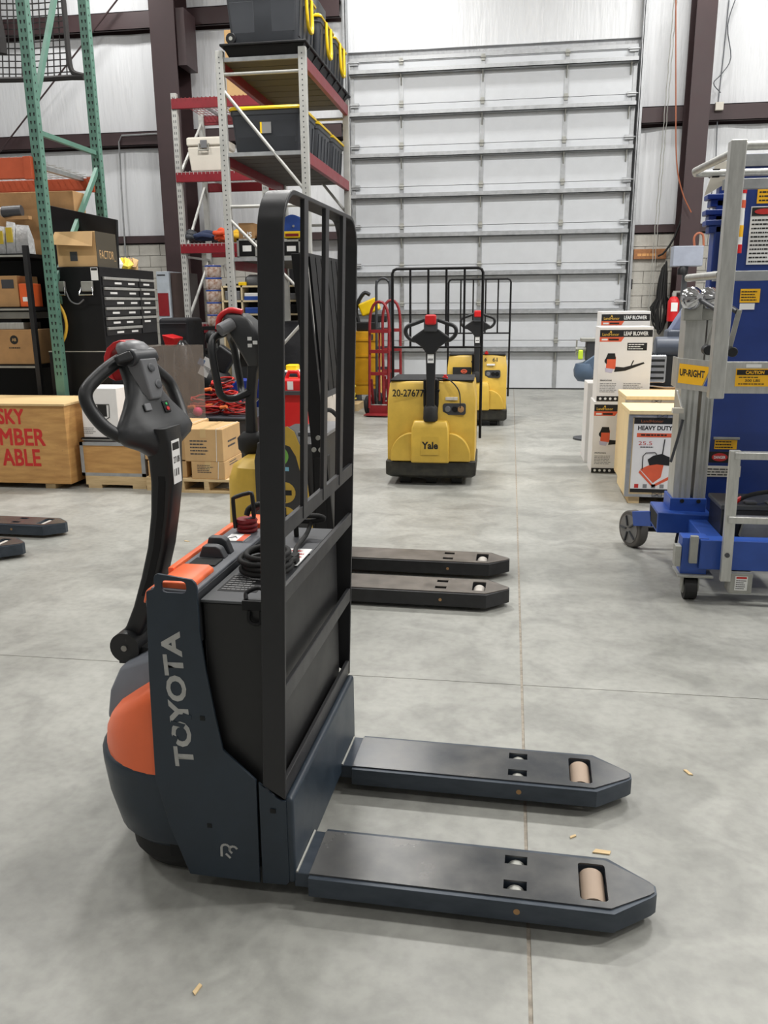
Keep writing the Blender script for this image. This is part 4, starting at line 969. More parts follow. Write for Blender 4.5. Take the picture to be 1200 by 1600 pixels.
B().tube([(0.985, 4.75, 0.22), (0.965, 4.68, 0.16), (0.985, 4.58, 0.12), (1.02, 4.5, 0.14)], 0.008, n=6, smooth=4).build('hose', m_rubber, PLT, smooth=60)
# mast: two extruded columns with winch drums
for (x0, x1) in ((0.948, 1.045), (1.062, 1.128)):
    p = B().bx(x0, x1, 4.80, 4.97, 0.40, 1.46).build('mast_column', m_alu, PLT, bevel=0.004)
    for fx in (0.4, 0.7):
        xx = x0 + (x1 - x0) * fx
        B().bx(xx - 0.006, xx + 0.006, 4.799, 4.8015, 0.405, 1.10).build('column_groove', m_alub, p)
B().bx(0.943, 1.05, 4.785, 4.80, 1.08, 1.455).build('winch_plate', m_alu, PLT, bevel=0.002)
B().bx(1.058, 1.135, 4.785, 4.80, 1.08, 1.455).build('winch_plate', m_alu, PLT, bevel=0.002)
for k, (wx, wy, hx, kx) in enumerate(((0.965, 4.74, (1120, 484), (1103, 546)), (1.065, 4.78, (1152, 487), (1140, 549)))):
    dm = B().lathe([(0.001, 0.05), (0.02, 0.05), (0.03, 0.035), (0.05, 0.02), (0.058, 0.005), (0.062, 0.0), (0.062, -0.03), (0.001, -0.03)], (wx, wy, 1.515), (0.45, -0.85, 0.1), n=24).build('winch_drum', m_chrome, PLT, smooth=50)
    e = W(hx[0], hx[1], wy - 0.20)
    B().cyl((wx + 0.03, wy - 0.04, 1.505), e, 0.014, n=10).build('crank_shaft', m_dkgrey, dm, smooth=True)
    kn = W(kx[0], kx[1], wy - 0.21)
    B().beam(e + Vector((0.01, 0, 0.01)), kn + Vector((0, 0.02, 0)), 0.026, 0.014).build('crank_arm', m_alub, dm, bevel=0.003)
    B().cyl(kn, kn + Vector((0.0, -0.07, 0)), 0.026, n=18).build('crank_knob', m_plas, dm, bevel=0.006)
    B().bx(wx - 0.045, wx + 0.05, wy + 0.0, 4.80, 1.40, 1.50).build('winch_bracket', m_alub, dm, bevel=0.004)
# hanging level and switch box on the mast's left side
B().beam((0.925, 4.78, 1.02), (0.955, 4.78, 0.93), 0.03, 0.006).build('tag_plate', m_white, PLT)
B().bx(0.905, 0.965, 4.76, 4.80, 0.895, 0.925).build('bracket_block', m_cream, PLT, bevel=0.004)
B().tube([(0.965, 4.77, 0.86), (0.945, 4.77, 0.75), (0.915, 4.76, 0.62)], 0.008, n=6, smooth=3).build('hose', m_dkgrey, PLT, smooth=60)
# platform
pz0, pz1 = 1.062, 1.215
pf = MB(o_).prism([(1.0, 4.25), (2.2, 4.25), (2.2, 4.66), (0.90, 4.66), (0.868, 4.50)], pz0, pz0 + 0.02, lambda a, b, d: (a, b, d)).build('platform_floor', m_alub, PLT)
kb = B().bx(1.01, 2.2, 4.235, 4.25, pz0, pz1).build('toe_board', m_alu, PLT, bevel=0.002)
lf = MB(o_).prism([(1.0, 4.245), (1.006, 4.255), (0.874, 4.505), (0.862, 4.50)], pz0, pz1, lambda a, b, d: (a, b, d)).build('side_board', m_alu, PLT)
B().bx(0.866, 0.874, 4.50, 4.66, pz0, pz1).build('side_board', m_alu, PLT)
sd = Vector((1.0 - 0.862, 4.245 - 4.50, 0)).normalized()
s0 = Vector((0.862, 4.50, pz0 + 0.028)) + sd * 0.012
MB(o_).add([s0, s0 + sd * 0.185, s0 + sd * 0.235 + Vector((0, 0, 0.10)), s0 + sd * 0.01 + Vector((0, 0, 0.10))], [(0, 1, 2, 3)])
bdg = MB(o_); nd = Vector((sd.y, -sd.x, 0)) * 0.0015
bdg.add([s0 + nd, s0 + nd + sd * 0.185, s0 + nd + sd * 0.235 + Vector((0, 0, 0.095)), s0 + nd + sd * 0.005 + Vector((0, 0, 0.10))], [(0, 1, 2, 3)])
bg = bdg.build('badge', m_yel if False else M('amber_print', (252, 190, 30), 0.45, var=0.04), lf)
text('UP-RIGHT', s0 + nd + sd * 0.012 + Vector((0, 0, 0.038)), sd, (0, 0, 1), 0.185, 0.036, m_blackprint, bg, o_, bold=0.03)
MB(o_).add([s0 + nd + sd * 0.195, s0 + nd + sd * 0.26, s0 + nd + sd * 0.26 + Vector((0, 0, 0.06)), s0 + nd + sd * 0.235 + Vector((0, 0, 0.07))], [(0, 1, 2, 3)]).build('badge_corner', m_blue, lf)
cpz = pz0 + 0.035
ct = B().bx(1.085, 1.245, 4.2335, 4.235, cpz, cpz + 0.085).build('caution_label', M('amber_print'), kb)
ct2 = B().bx(1.09, 1.24, 4.2325, 4.2335, cpz + 0.055, cpz + 0.08).build('label_band', m_blackprint, ct)
text('CAUTION', (1.13, 4.2325, cpz + 0.0595), X1, Z1, 0.085, 0.016, M('amber_print'), ct2, o_, bold=0.03)
text('300 LBS', (1.13, 4.2335, cpz + 0.022), X1, Z1, 0.07, 0.012, m_blackprint, ct, o_, bold=0.02)
textlines(1, (1.10, 4.2335, cpz + 0.038), X1, Z1, 0.12, 0.012, m_blackprint, ct, o_, seed=21)
textlines(1, (1.10, 4.2335, cpz + 0.006), X1, Z1, 0.12, 0.012, m_blackprint, ct, o_, seed=22)
B().bx(1.13, 1.20, 4.2335, 4.235, pz1 - 0.028, pz1 - 0.012).build('serial_label', m_white, kb)
# rails
B().loft([[(x, y, z) for x, y in ((0.96, 4.185), (1.03, 4.185), (1.03, 4.25), (0.96, 4.25))] for z in (1.04, 2.205)]).build('guard_post', m_alu, PLT, bevel=0.006)
B().tube([(0.99, 4.22, 2.16), (0.945, 4.45, 2.15), (0.905, 4.66, 2.14), (0.915, 4.695, 2.135), (0.95, 4.71, 2.135), (1.30, 4.72, 2.135)], 0.018, n=10).build('top_rail', m_alu, PLT, smooth=60)
B().cyl((1.02, 4.215, 2.18), (2.2, 4.215, 2.18), 0.02, n=10).build('top_rail', m_alu, PLT, smooth=60)
B().cyl((0.975, 4.25, 1.62), (0.912, 4.66, 1.618), 0.02, n=10).build('mid_rail', m_alu, PLT, smooth=60)
B().bx(1.03, 2.2, 4.62, 4.66, 1.60, 1.65).build('mid_rail', m_galv, PLT, bevel=0.003)
B().bx(1.05, 2.2, 4.66, 4.70, 2.05, 2.10).build('rear_rail', m_galv, PLT, bevel=0.003)
MB(o_).bx(1.0, 1.035, 4.702, 4.722, 2.115, 2.155).build('tape_wrap', m_black, PLT)
B().add([(0.975, 4.74, 2.03), (1.10, 4.74, 2.10), (1.10, 4.74, 2.20), (1.02, 4.74, 2.19), (0.975, 4.745, 2.03), (1.10, 4.745, 2.10), (1.10, 4.745, 2.20), (1.02, 4.745, 2.19)], [(0, 1, 2, 3), (7, 6, 5, 4), (0, 4, 5, 1), (1, 5, 6, 2), (2, 6, 7, 3), (3, 7, 4, 0)]).build('instruction_card', m_cream, PLT)
# ladder
for (xt, xb) in ((1.09, 1.105), (1.42, 1.43)):
    B().beam((xb, 4.15, 0.13), (xt, 4.13, 0.80), 0.05, 0.03, (0, 1, 0)).build('ladder_stile', m_alu, PLT, bevel=0.003)
for z in (0.455, 0.775):
    B().bx(1.085, 1.45, 4.11, 4.16, z - 0.018, z + 0.018).build('ladder_rung', m_alu, PLT, bevel=0.006)
B().cyl((1.10, 4.125, 0.27), (1.10, 4.135, 0.27), 0.012, n=10).build('stile_bolt', m_dkgrey, PLT)
# charger box and battery
cb = B().bx(1.135, 1.245, 4.17, 4.27, 0.055, 0.165).build('charger_box', m_alub, PLT, bevel=0.006)
cl = B().bx(1.16, 1.22, 4.168, 4.17, 0.075, 0.15).build('charger_label', m_white, cb)
B().bx(1.165, 1.215, 4.167, 4.168, 0.137, 0.147).build('label_band', m_redprint, cl)
textlines(5, (1.165, 4.168, 0.08), X1, Z1, 0.05, 0.052, m_blackprint, cl, o_, seed=23)
bt = B().bx(1.13, 1.55, 4.42, 4.70, 0.17, 0.44).build('battery', m_plas, PLT, bevel=0.012)
B().bx(1.12, 1.56, 4.41, 4.71, 0.435, 0.46).build('battery_top', M('battery_top_grey', (70, 72, 74), 0.4), bt, bevel=0.006)
for xx in (1.25, 1.36, 1.47): B().bx(xx, xx + 0.06, 4.45, 4.50, 0.46, 0.472).build('filler_cap', m_headlt, bt, bevel=0.004)
B().tube([(1.20, 4.47, 0.465), (1.28, 4.46, 0.51), (1.42, 4.5, 0.52), (1.6, 4.5, 0.50)], 0.012, n=8, smooth=4).build('battery_cable', m_rubber, bt, smooth=60)
B().tube([(1.20, 4.47, 0.465), (1.235, 4.465, 0.49)], 0.014, n=8).build('red_terminal', m_red, bt)
B().prism([(1.22, 0.30), (1.42, 0.30), (1.40, 0.38), (1.235, 0.38)], 4.38, 4.41, XZ).bx(1.235, 1.41, 4.37, 4.415, 0.38, 0.387).build('step_bracket', m_alub, PLT)
yl = B().add([(1.41, 4.198, 0.265), (1.50, 4.198, 0.215), (1.515, 4.198, 0.245), (1.425, 4.198, 0.295)], [(0, 1, 2, 3)]).build('hazard_strip', M('amber_print'), PLT)

# ---- blue telescopic mast behind the platform
MST, om = TW('telescopic_mast', 'deep blue telescopic lift mast with stepped collars and warning labels behind the railed platform', 'lift', (1.45, 5.25, 0))
C = lambda: MB(om)
C().bx(1.17, 1.95, 5.02, 5.60, 0.0, 0.12).build('mast_base', m_bluedk, MST, bevel=0.006)
mp_ = C().bx(1.155, 1.95, 5.02, 5.06, 0.12, 2.27).build('mast_front', m_bluedk, MST, bevel=0.006)
for k, (x0, zt) in enumerate(((1.085, 1.92), (1.10, 1.985), (1.125, 2.08), (1.16, 2.22))):
    y0 = 5.08 + 0.10 * k
    C().bx(x0 + 0.03, 1.9 - 0.03 * k, y0, y0 + 0.09, 0.12, zt).build('mast_stage', m_bluedk, MST, bevel=0.01)
    cl_ = C().bx(x0 - 0.02, 1.9, y0 - 0.01, y0 + 0.095, zt - 0.01, zt + 0.02)
    cl_.bx(x0, 1.9, y0, y0 + 0.09, zt - 0.05, zt - 0.01)
    cl_.build('stage_collar', m_bluedk if k < 3 else m_black, MST, bevel=0.006)
C().bx(1.20, 1.95, 5.0, 5.02, 2.205, 2.265).build('top_bar', m_galv, MST)
fn = lambda n_, x0, x1, z0, z1, m_, par=mp_: C().bx(x0, x1, 5.017, 5.0201, z0, z1).build(n_, m_, par)
tb = C().cyl((1.225, 4.99, 1.76), (1.222, 4.99, 2.10), 0.022, n=14).build('document_tube', m_white, MST, smooth=True)
for z in (1.755, 2.065): C().cyl((1.224, 4.99, z), (1.224, 4.99, z + 0.045), 0.0235, n=14).build('tube_cap', m_red, tb, smooth=True)
C().cyl((1.224, 4.99, 1.84), (1.224, 4.99, 1.90), 0.0228, n=14).build('tube_label', M('amber_print'), tb, smooth=True)
C().cyl((1.224, 4.99, 1.99), (1.224, 4.99, 2.03), 0.0228, n=14).build('tube_label', m_oprint, tb, smooth=True)
l1 = fn('caution_label', 1.31, 1.475, 2.015, 2.14, M('amber_print'))
fn_ = C().bx(1.315, 1.47, 5.0155, 5.017, 2.112, 2.135).build('label_band', m_blackprint, l1)
text('CAUTION', (1.335, 5.0155, 2.116), X1, Z1, 0.12, 0.014, M('amber_print'), fn_, om, bold=0.03)
textlines(4, (1.32, 5.017, 2.02), X1, Z1, 0.14, 0.085, m_blackprint, l1, om, seed=31)
l2 = fn('danger_label', 1.285, 1.425, 1.695, 2.0, m_white)
db = C().bx(1.29, 1.42, 5.0155, 5.017, 1.95, 1.995).build('label_band', m_blackprint, l2)
C().prism([(1.355 + 0.052 * math.cos(a), 1.973 + 0.015 * math.sin(a)) for a in [2 * math.pi * i / 16 for i in range(16)]], 5.0145, 5.0155, XZ).build('red_oval', m_redprint, db)
textlines(11, (1.295, 5.017, 1.70), X1, Z1, 0.12, 0.24, m_blackprint, l2, om, seed=32)
l3 = fn('yellow_label', 1.27, 1.375, 1.49, 1.565, M('amber_print'))
textlines(4, (1.275, 5.017, 1.497), X1, Z1, 0.095, 0.06, m_blackprint, l3, om, seed=33)
fn('torn_label', 1.272, 1.352, 1.452, 1.486, m_white)
l4 = fn('yellow_label', 1.205, 1.33, 0.655, 0.71, M('amber_print'))
textlines(3, (1.21, 5.017, 0.658), X1, Z1, 0.105, 0.05, m_blackprint, l4, om, seed=34)
C().bx(1.195, 1.34, 5.005, 5.02, 0.715, 0.727).build('ledge', m_alub, MST)
l5 = fn('danger_label', 1.18, 1.32, 0.575, 0.64, m_blackprint)
C().prism([(1.24 + 0.045 * math.cos(a), 0.607 + 0.024 * math.sin(a)) for a in [2 * math.pi * i / 18 for i in range(18)]], 5.0155, 5.017, XZ).build('red_oval', m_redprint, l5)
text('DANGER', (1.207, 5.0155, 0.598), X1, Z1, 0.066, 0.018, m_white, l5, om, bold=0.03)
l6 = fn('notice_label', 1.165, 1.365, 0.49, 0.555, m_cream)
textlines(3, (1.172, 5.017, 0.494), X1, Z1, 0.185, 0.05, m_blackprint, l6, om, seed=36)

# ---- things by the back wall on the right
YW = 14.85
xa, xb, za, zb = PB(990, 389, 1041, 405, 14.95)
sg = tag(MB().bx(xa, xb, 14.93, 14.995, za, zb).build('wooden_sign', M('sign_wood', (150, 100, 60), 0.6, var=0.25, vs=20), bevel=0.006), 'small brown wooden sign on the block wall beside the maroon column', 'sign')
text('NO SMOKING', (xa + 0.06, 14.93, za + 0.05), X1, Z1, xb - xa - 0.12, (zb - za) - 0.1, m_card, sg) if False else textlines(1, (xa + 0.06, 14.93, za + 0.02), X1, Z1, xb - xa - 0.12, (zb - za) - 0.06, M('carved_print', (206, 150, 90), 0.6), sg, name='carved_letters')
xa, xb, za, zb = PB(981, 436, 988, 452, 14.97)
tag(MB().bx(xa, xb, 14.95, 14.998, za, zb).build('wall_switch', m_black, bevel=0.01), 'small black wall switch on the block wall under the wooden sign', 'switch')
# hoist chain, hose, cables
def chain(px0, py0, px1, py1, Y, label):
    a = W(px0, py0, Y); b = W(px1, py1, Y); n = 40
    mb = MB()
    for s in (-0.012, 0.03):
        mb.tube([a.lerp(b, i / n) + Vector((s + 0.006 * math.sin(i * 2.2), 0, 0)) for i in range(n + 1)], 0.007, n=5)
    tag(mb.build('hoist_chain', m_alub, smooth=60), label, 'chain')
chain(1055, -10, 1013, 498, 14.8, 'grey door hoist chain hanging beside the overhead door')
rod('air_hose', [W(1056, -10, 14.3), W(1056, 140, 14.3), W(1057, 250, 14.3), W(1066, 300, 14.3), W(1080, 332, 14.3)], 0.010, M('hose_orange', (158, 92, 64), 0.5), 'orange air hose looping down across the right maroon column', 'hose', 4)
rod('power_cable', [W(1098, 190, 14.75), W(1088, 235, 14.75), W(1062, 350, 14.75), W(1040, 392, 14.75), W(1028, 400, 14.8)], 0.016, m_rubber, 'black cable slung from the maroon column to the wooden sign', 'cable', 3)
rod('wall_wire', [W(1140, -10, 15.0), W(1130, 90, 15.0), W(1122, 160, 15.0), W(1118, 260, 14.9), W(1108, 330, 14.9)], 0.009, m_greyplas, 'straight grey wire down the white wall at upper right', 'wire', 0)
rod('wall_wire', [W(1152, -10, 15.0), W(1137, 40, 15.0), W(1142, 90, 15.0), W(1128, 115, 15.0), W(1115, 130, 15.0), W(1126, 145, 15.0)], 0.008, m_greyplas, 'loose looping grey wire on the white wall at upper right', 'wire', 4)
xa, xb, za, zb = PB(1117, 160, 1130, 173, 14.9)
tag(MB().bx(xa, xb, 14.86, 14.925, za, zb).build('junction_box', m_cream, bevel=0.01), 'small white junction box on the maroon girt at upper right', 'junction box')
# coil of black cable on the wall
mb = MB()
rnd = random.Random(77)
for k in range(11):
    c = W(1036, 463, 14.6); rr = 0.03 + 0.011 * k; rz = 0.56 - 0.012 * k; dx = rnd.uniform(-0.03, 0.03)
    mb.tube([(c.x + dx + rr * math.cos(2 * math.pi * i / 20) * (1.25 if math.sin(2 * math.pi * i / 20) < 0 else 0.5), 14.62 + 0.012 * k, c.z - 0.04 * (k % 3) + rz * math.sin(2 * math.pi * i / 20)) for i in range(20)], 0.014, n=5, closed=True)
tag(mb.build('cable_coil', m_rubber, smooth=60), 'long black cable coil hung beside the fire extinguisher', 'cable')
# fire extinguisher
c = W(1052, 478, 14.31)
FE, oe = TW('fire_extinguisher', 'red fire extinguisher hung on the right maroon column', 'fire extinguisher', (c.x, c.y, W(1052, 502, 14.31).z))
zt_, zb_ = W(1052, 463, 14.31).z, W(1052, 502, 14.31).z; hh = zt_ - zb_
ex = MB().lathe([(0.001, 0), (0.085, 0), (0.09, 0.02), (0.09, hh - 0.08), (0.06, hh - 0.02), (0.03, hh), (0.001, hh)], (0, 0, 0), n=20).build('cylinder', m_red, FE, smooth=50)
MB().bx(-0.05, 0.05, -0.095, -0.085, hh * 0.4, hh * 0.75).build('label', m_white, ex)
MB().bx(-0.03, 0.03, -0.03, 0.03, hh, hh + 0.06).bx(-0.02, 0.13, -0.02, 0.02, hh + 0.06, hh + 0.085).build('valve', m_alub, FE)
MB().tube([(0.03, 0, hh + 0.03), (0.12, 0, hh), (0.12, -0.02, hh * 0.5)], 0.014, n=6, smooth=3).build('nozzle_hose', m_rubber, FE, smooth=60)
# grey bin on the column with a hose loop
xa, xb, za, zb = PB(1052, 384, 1099, 416, 11.0)
GB, og = TW('electrical_box', 'grey metal box on a stand with an orange hose loop above', 'box', ((xa + xb) / 2, 11.05, 0))
MB(og).bx(xa, xb, 11.0, 11.2, za, zb).build('box', M('box_bluegrey', (150, 156, 170), 0.45), GB, bevel=0.01)
MB(og).bx((xa + xb) / 2 - 0.03, (xa + xb) / 2 + 0.03, 11.1, 11.16, 0.0, za).build('stand', m_dkgrey, GB)
MB(og).bx((xa + xb) / 2 - 0.2, (xa + xb) / 2 + 0.2, 10.95, 11.3, 0.0, 0.02).build('stand_foot', m_dkgrey, GB)
MB(og).tube([(xa + 0.26, 11.1, zb), (xa + 0.25, 11.1, zb + 0.10), (xa + 0.29, 11.1, zb + 0.15), (xa + 0.35, 11.1, zb + 0.13), (xa + 0.37, 11.1, zb)], 0.014, n=6, smooth=4).build('hose_loop', MATS['hose_orange'], GB, smooth=60)
MB(og).lathe([(0.001, 0), (0.06, 0), (0.06, 0.06), (0.03, 0.1), (0.001, 0.1)], ((xa + xb) / 2 - 0.05, 11.02, za - 0.1), n=14).build('lamp_socket', m_black, GB, smooth=50)

# bench machines and vise between the cartons and the wall
xa, xb, za, zb = PB(1016, 555, 1056, 592, 8.9)
def generator():
    T, o = TW('generator', 'black and chrome open-frame engine sitting behind the leaf blower cartons', 'engine', (1.62, 9.1, 0))
    Bq = lambda: MB(o)
    tbx = Bq().bx(1.35, 2.05, 8.85, 9.45, 0.58, 0.62).build('bench_top', m_carddk, T)
    for x in (1.38, 1.98):
        for y in (8.88, 9.38): Bq().bx(x, x + 0.04, y, y + 0.04, 0, 0.58).build('bench_leg', m_dkgrey, tbx)
    e = Bq().bx(1.42, 1.95, 8.95, 9.35, 0.62, 0.98).build('engine_block', m_plas, T, bevel=0.04)
    f = Bq().bx(1.385, 1.60, 8.90, 8.955, 0.68, 0.97).build('muffler_guard', m_chrome, T, bevel=0.02)
    for k in range(4): Bq().bx(1.41, 1.575, 8.893, 8.90, 0.72 + 0.06 * k, 0.745 + 0.06 * k).build('guard_slot', m_hole, f)
    Bq().cyl((1.48, 9.0, 1.05), (1.95, 9.0, 1.05), 0.10, n=20).build('fuel_tank', M('slate_plastic', (72, 78, 90), 0.4), T, bevel=0.02)
    Bq().bx(1.60, 1.95, 8.99, 9.25, 1.12, 1.22).build('air_filter', M('slate_plastic'), T, bevel=0.03)
    Bq().tube([(1.40, 8.93, 0.62), (1.38, 8.92, 0.66), (1.6, 8.9, 0.64), (1.9, 8.9, 0.64)], 0.014, n=6).build('frame_tube', m_chrome, T, smooth=60)
    Bq().prism([(1.62, 1.2), (1.90, 1.22), (1.88, 1.46), (1.80, 1.50), (1.70, 1.34)], 9.05, 9.2, XZ).build('blower_hood', M('hood_bluegrey', (112, 120, 148), 0.5), T, bevel=0.02)
    return T
generator()
def vise():
    c = W(917, 570, 9.4)
    T, o = TW('bench_vise', 'blue-grey bench vise on a pedestal left of the leaf blower cartons', 'vise', (c.x + 0.05, 9.45, 0))
    Bq = lambda: MB(o)
    x = c.x; z = c.z
    Bq().cyl((x + 0.05, 9.45, 0), (x + 0.05, 9.45, 0.02), 0.16, n=20).build('pedestal_foot', m_dkgrey, T)
    Bq().cyl((x + 0.05, 9.45, 0.02), (x + 0.05, 9.45, z - 0.10), 0.04, n=14).build('pedestal', m_dkgrey, T, smooth=True)
    Bq().lathe([(0.001, -0.16), (0.07, -0.15), (0.11, -0.1), (0.12, -0.03), (0.10, 0.04), (0.001, 0.06)], (x - 0.02, 9.45, z - 0.03), n=20).build('swivel_body', M('vise_blue', (82, 100, 122), 0.45), T, smooth=60)
    Bq().beam((x - 0.05, 9.42, z - 0.06), (x + 0.17, 9.42, z + 0.10), 0.11, 0.13).build('vise_slide', M('vise_blue'), T, bevel=0.02)
    Bq().bx(x - 0.02, x + 0.17, 9.38, 9.52, z + 0.04, z + 0.27).build('vise_head', m_dkgrey, T, bevel=0.02)
    Bq().bx(x - 0.08, x + 0.17, 9.36, 9.50, z + 0.25, z + 0.29).build('jaw', m_alub, T, bevel=0.008)
    Bq().cyl((x - 0.13, 9.40, z + 0.17), (x - 0.02, 9.40, z + 0.17), 0.02, n=10).build('screw', m_alub, T, smooth=True)
    Bq().cyl((x - 0.12, 9.40, z + 0.10), (x - 0.12, 9.40, z + 0.27), 0.009, n=8).build('screw_bar', m_alub, T, smooth=True)
    Bq().bx(x - 0.10, x - 0.05, 9.36, 9.42, z + 0.06, z + 0.16).build('lime_tag', M('lime_plastic', (196, 224, 60), 0.5), T, bevel=0.01)
vise()

# ================================================================== LEFT SIDE
m_net = M('black_netting', (40, 38, 38), 0.8)
# green upright frame with slotted posts
gx = -4.035
GR, o = TW('pallet_rack', 'green slotted pallet rack upright with orange beams at far left', 'rack', (gx, 7.5, 0))
PW = 0.085
for (yy, nm) in ((7.0, 'front'), (8.07, 'rear')):
    p = MB(o).bx(gx - PW / 2, gx + PW / 2, yy, yy + 0.075, 0, 6.5).build('post', m_green, GR, bevel=0.004)
    h = MB(o)
    z = 0.9
    while z < 6.4:
        for dx in (-0.021, 0.013):
            h.add([(gx + dx, yy - 0.0012, z + 0.028), (gx + dx + 0.016, yy - 0.0012, z + 0.028), (gx + dx + 0.012, yy - 0.0012, z), (gx + dx + 0.004, yy - 0.0012, z)], [(0, 1, 2, 3)])
        h.add([(gx + PW / 2 + 0.001, yy + 0.03, z), (gx + PW / 2 + 0.001, yy + 0.042, z), (gx + PW / 2 + 0.001, yy + 0.042, z + 0.016), (gx + PW / 2 + 0.001, yy + 0.03, z + 0.016)], [(0, 1, 2, 3)])
        z += 0.0635
    stuff(h.build('slot_pattern', m_hole, p))
zz = [W(52, 206, 7.04).z]
for (p0, p1) in (((52, 206), (148, 240)),):
    MB(o).beam((gx, 7.05, W(52, 206, 7.04).z), (gx, 8.1, W(52, 206, 7.04).z), 0.035, 0.04).build('brace', m_green, GR)
za, zb = W(46, 172, 7.05).z, W(104, -6, 7.6).z
MB(o).beam((gx, 7.05, za), (gx, 7.05 + 0.62, za + 1.2), 0.035, 0.045).build('brace', m_green, GR)
MB(o).beam((gx, 8.1, W(152, 262, 8.1).z), (gx, 7.05, W(152, 262, 8.1).z - 1.15), 0.035, 0.045).build('brace', m_green, GR)
MB(o).beam((gx, 8.1, W(152, 262, 8.1).z - 2.2), (gx, 7.05, W(152, 262, 8.1).z - 1.15), 0.035, 0.045).build('brace', m_green, GR)
# orange beams and deck
zt1, zb1 = W(20, 246, 6.97).z, W(20, 279, 6.97).z
MB(o).bx(-7.2, gx - 0.045, 6.965, 7.02, zb1, zt1).build('beam', m_orack, GR, bevel=0.004)
MB(o).bx(gx - 0.10, gx - 0.03, 6.955, 7.0, zb1 - 0.01, zt1 + 0.005).build('beam_connector', m_orack, GR, bevel=0.003)
zt2 = zt1 - 0.02
MB(o).bx(-7.2, gx - 0.045, 8.06, 8.11, zt2 - 0.11, zt2).build('beam', m_orack, GR, bevel=0.004)
MB(o).bx(gx - 0.10, gx - 0.03, 8.05, 8.08, zt2 - 0.13, zt2 + 0.01).build('beam_connector', m_orack, GR, bevel=0.003)
dk = MB(o)
k = -7.0
while k < gx - 0.06:
    dk.cyl((k, 6.96, zt1 + 0.005), (k, 8.12, zt1 - 0.01), 0.0035, n=4); k += 0.065
for j in range(9): dk.cyl((-7.0, 7.0 + j * 0.135, zt1 - 0.002), (gx - 0.05, 7.0 + j * 0.135, zt1 - 0.002), 0.0035, n=4)
stuff(dk.build('wire_deck', m_wire, GR))
for k in (-4.22, -5.2): MB(o).bx(k, k + 0.05, 7.02, 8.06, zt1 - 0.045, zt1 - 0.008).build('deck_channel', m_galv, GR)

# black shelving behind the green post
SX1 = W(46, 420, 7.35).x
SH, o = TW('shelving_unit', 'black steel shelving unit behind the green rack post, full of boxes', 'shelf', (-5.2, 7.6, 0))
zs4 = [W(20, 396, 7.32).z, W(20, 480, 7.32).z, W(20, 570, 7.32).z, 0.35]
for (x, y) in ((SX1 - 0.03, 7.31), (SX1 - 0.03, 7.88), (-6.2, 7.31), (-6.2, 7.88)):
    MB(o).bx(x, x + 0.045, y, y + 0.045, 0, zs4[0] + 0.07).build('post', m_blacksat, SH, bevel=0.003)
for z in zs4:
    MB(o).bx(-6.18, SX1, 7.33, 7.90, z - 0.035, z).build('shelf', m_black, SH)
    MB(o).bx(-6.18, SX1 - 0.03, 7.322, 7.33, z - 0.03, z - 0.012).build('shelf_edge', m_alub, SH)
MB(o).bx(-6.18, SX1, 7.90, 7.915, 0.3, zs4[0]).build('back_panel', m_black, SH)
def simple_box(name, px, Y, d, mat, label, cat, bev=0.006, zbase=None, group=None):
    xa, xb, za, zb = PB(*px, Y)
    if zbase is not None: za = zbase
    b = tag(MB().bx(xa, xb, Y, Y + d, za, zb).build(name, mat, bevel=bev), label, cat, group)
    return b, xa, xb, za, zb
b, xa, xb, za, zb = simple_box('carton', (-40, 515, 58, 562), 7.36, 0.4, m_carddk, 'brown carton with a round black mark on the low shelf at left', 'carton', zbase=zs4[2] + 0.001)
xc, zc = W(22, 531, 7.36).x, W(22, 531, 7.36).z
disc = MB().lathe([(0.001, 0), (0.042, 0), (0.042, 0.0008), (0.001, 0.0008)], (xc, 7.3598, zc), (0, -1, 0), n=20).build('round_mark', m_blackprint, b)
text('AB', (xc - 0.022, 7.3588, zc - 0.013), X1, Z1, 0.044, 0.028, m_card, disc, bold=0.02)
textlines(1, (xc - 0.06, 7.3598, zc - 0.09), X1, Z1, 0.14, 0.03, m_blackprint, b, seed=41)
simple_box('metal_bar', (-30, 504, 37, 515), 7.38, 0.3, m_alu, 'silver flat metal bar lying on top of the brown marked carton', 'bar', zbase=zb + 0.001)
xa2 = W(-20, 490, 7.5)
mb = MB().bx(-5.1, SX1 - 0.12, 7.45, 7.85, zs4[2] + 0.001, W(20, 488, 7.5).z)
simple_box('equipment_case', (-30, 487, 51, 497), 7.39, 0.35, M('case_silver', (150, 152, 150), 0.4, metal=0.4), 'silver grey equipment tray under the middle shelf at left', 'tray') if False else None
b, xa, xb, za, zb = simple_box('carton', (-30, 431, 28, 470), 7.36, 0.35, m_carddk, 'brown carton with a black printed label beside the orange box at left', 'carton', zbase=zs4[1] + 0.001)
MB().bx(W(2, 440, 7.36).x, W(21, 440, 7.36).x, 7.3585, 7.36, za + 0.17, za + 0.25).build('label', m_dkgrey, b)
b, xa, xb, za, zb = simple_box('carton', (30, 443, 47, 470), 7.345, 0.2, M('orange_carton', (226, 96, 40), 0.5), 'small bright orange carton on the middle shelf at left', 'carton', zbase=zs4[1] + 0.001)
MB().bx(xa + 0.03, xb - 0.03, 7.3435, 7.345, za + 0.05, za + 0.09).build('label', m_white, b)
simple_box('tray', (-30, 487, 50, 498), 7.37, 0.3, M('case_silver', (150, 152, 150), 0.4, metal=0.4), 'long silver tray on a black case below the orange carton', 'tray', zbase=None)
simple_box('equipment_case', (-30, 498, 34, 505), 7.40, 0.3, m_black, 'black flat case squeezed between two silver bars on shelf', 'case')
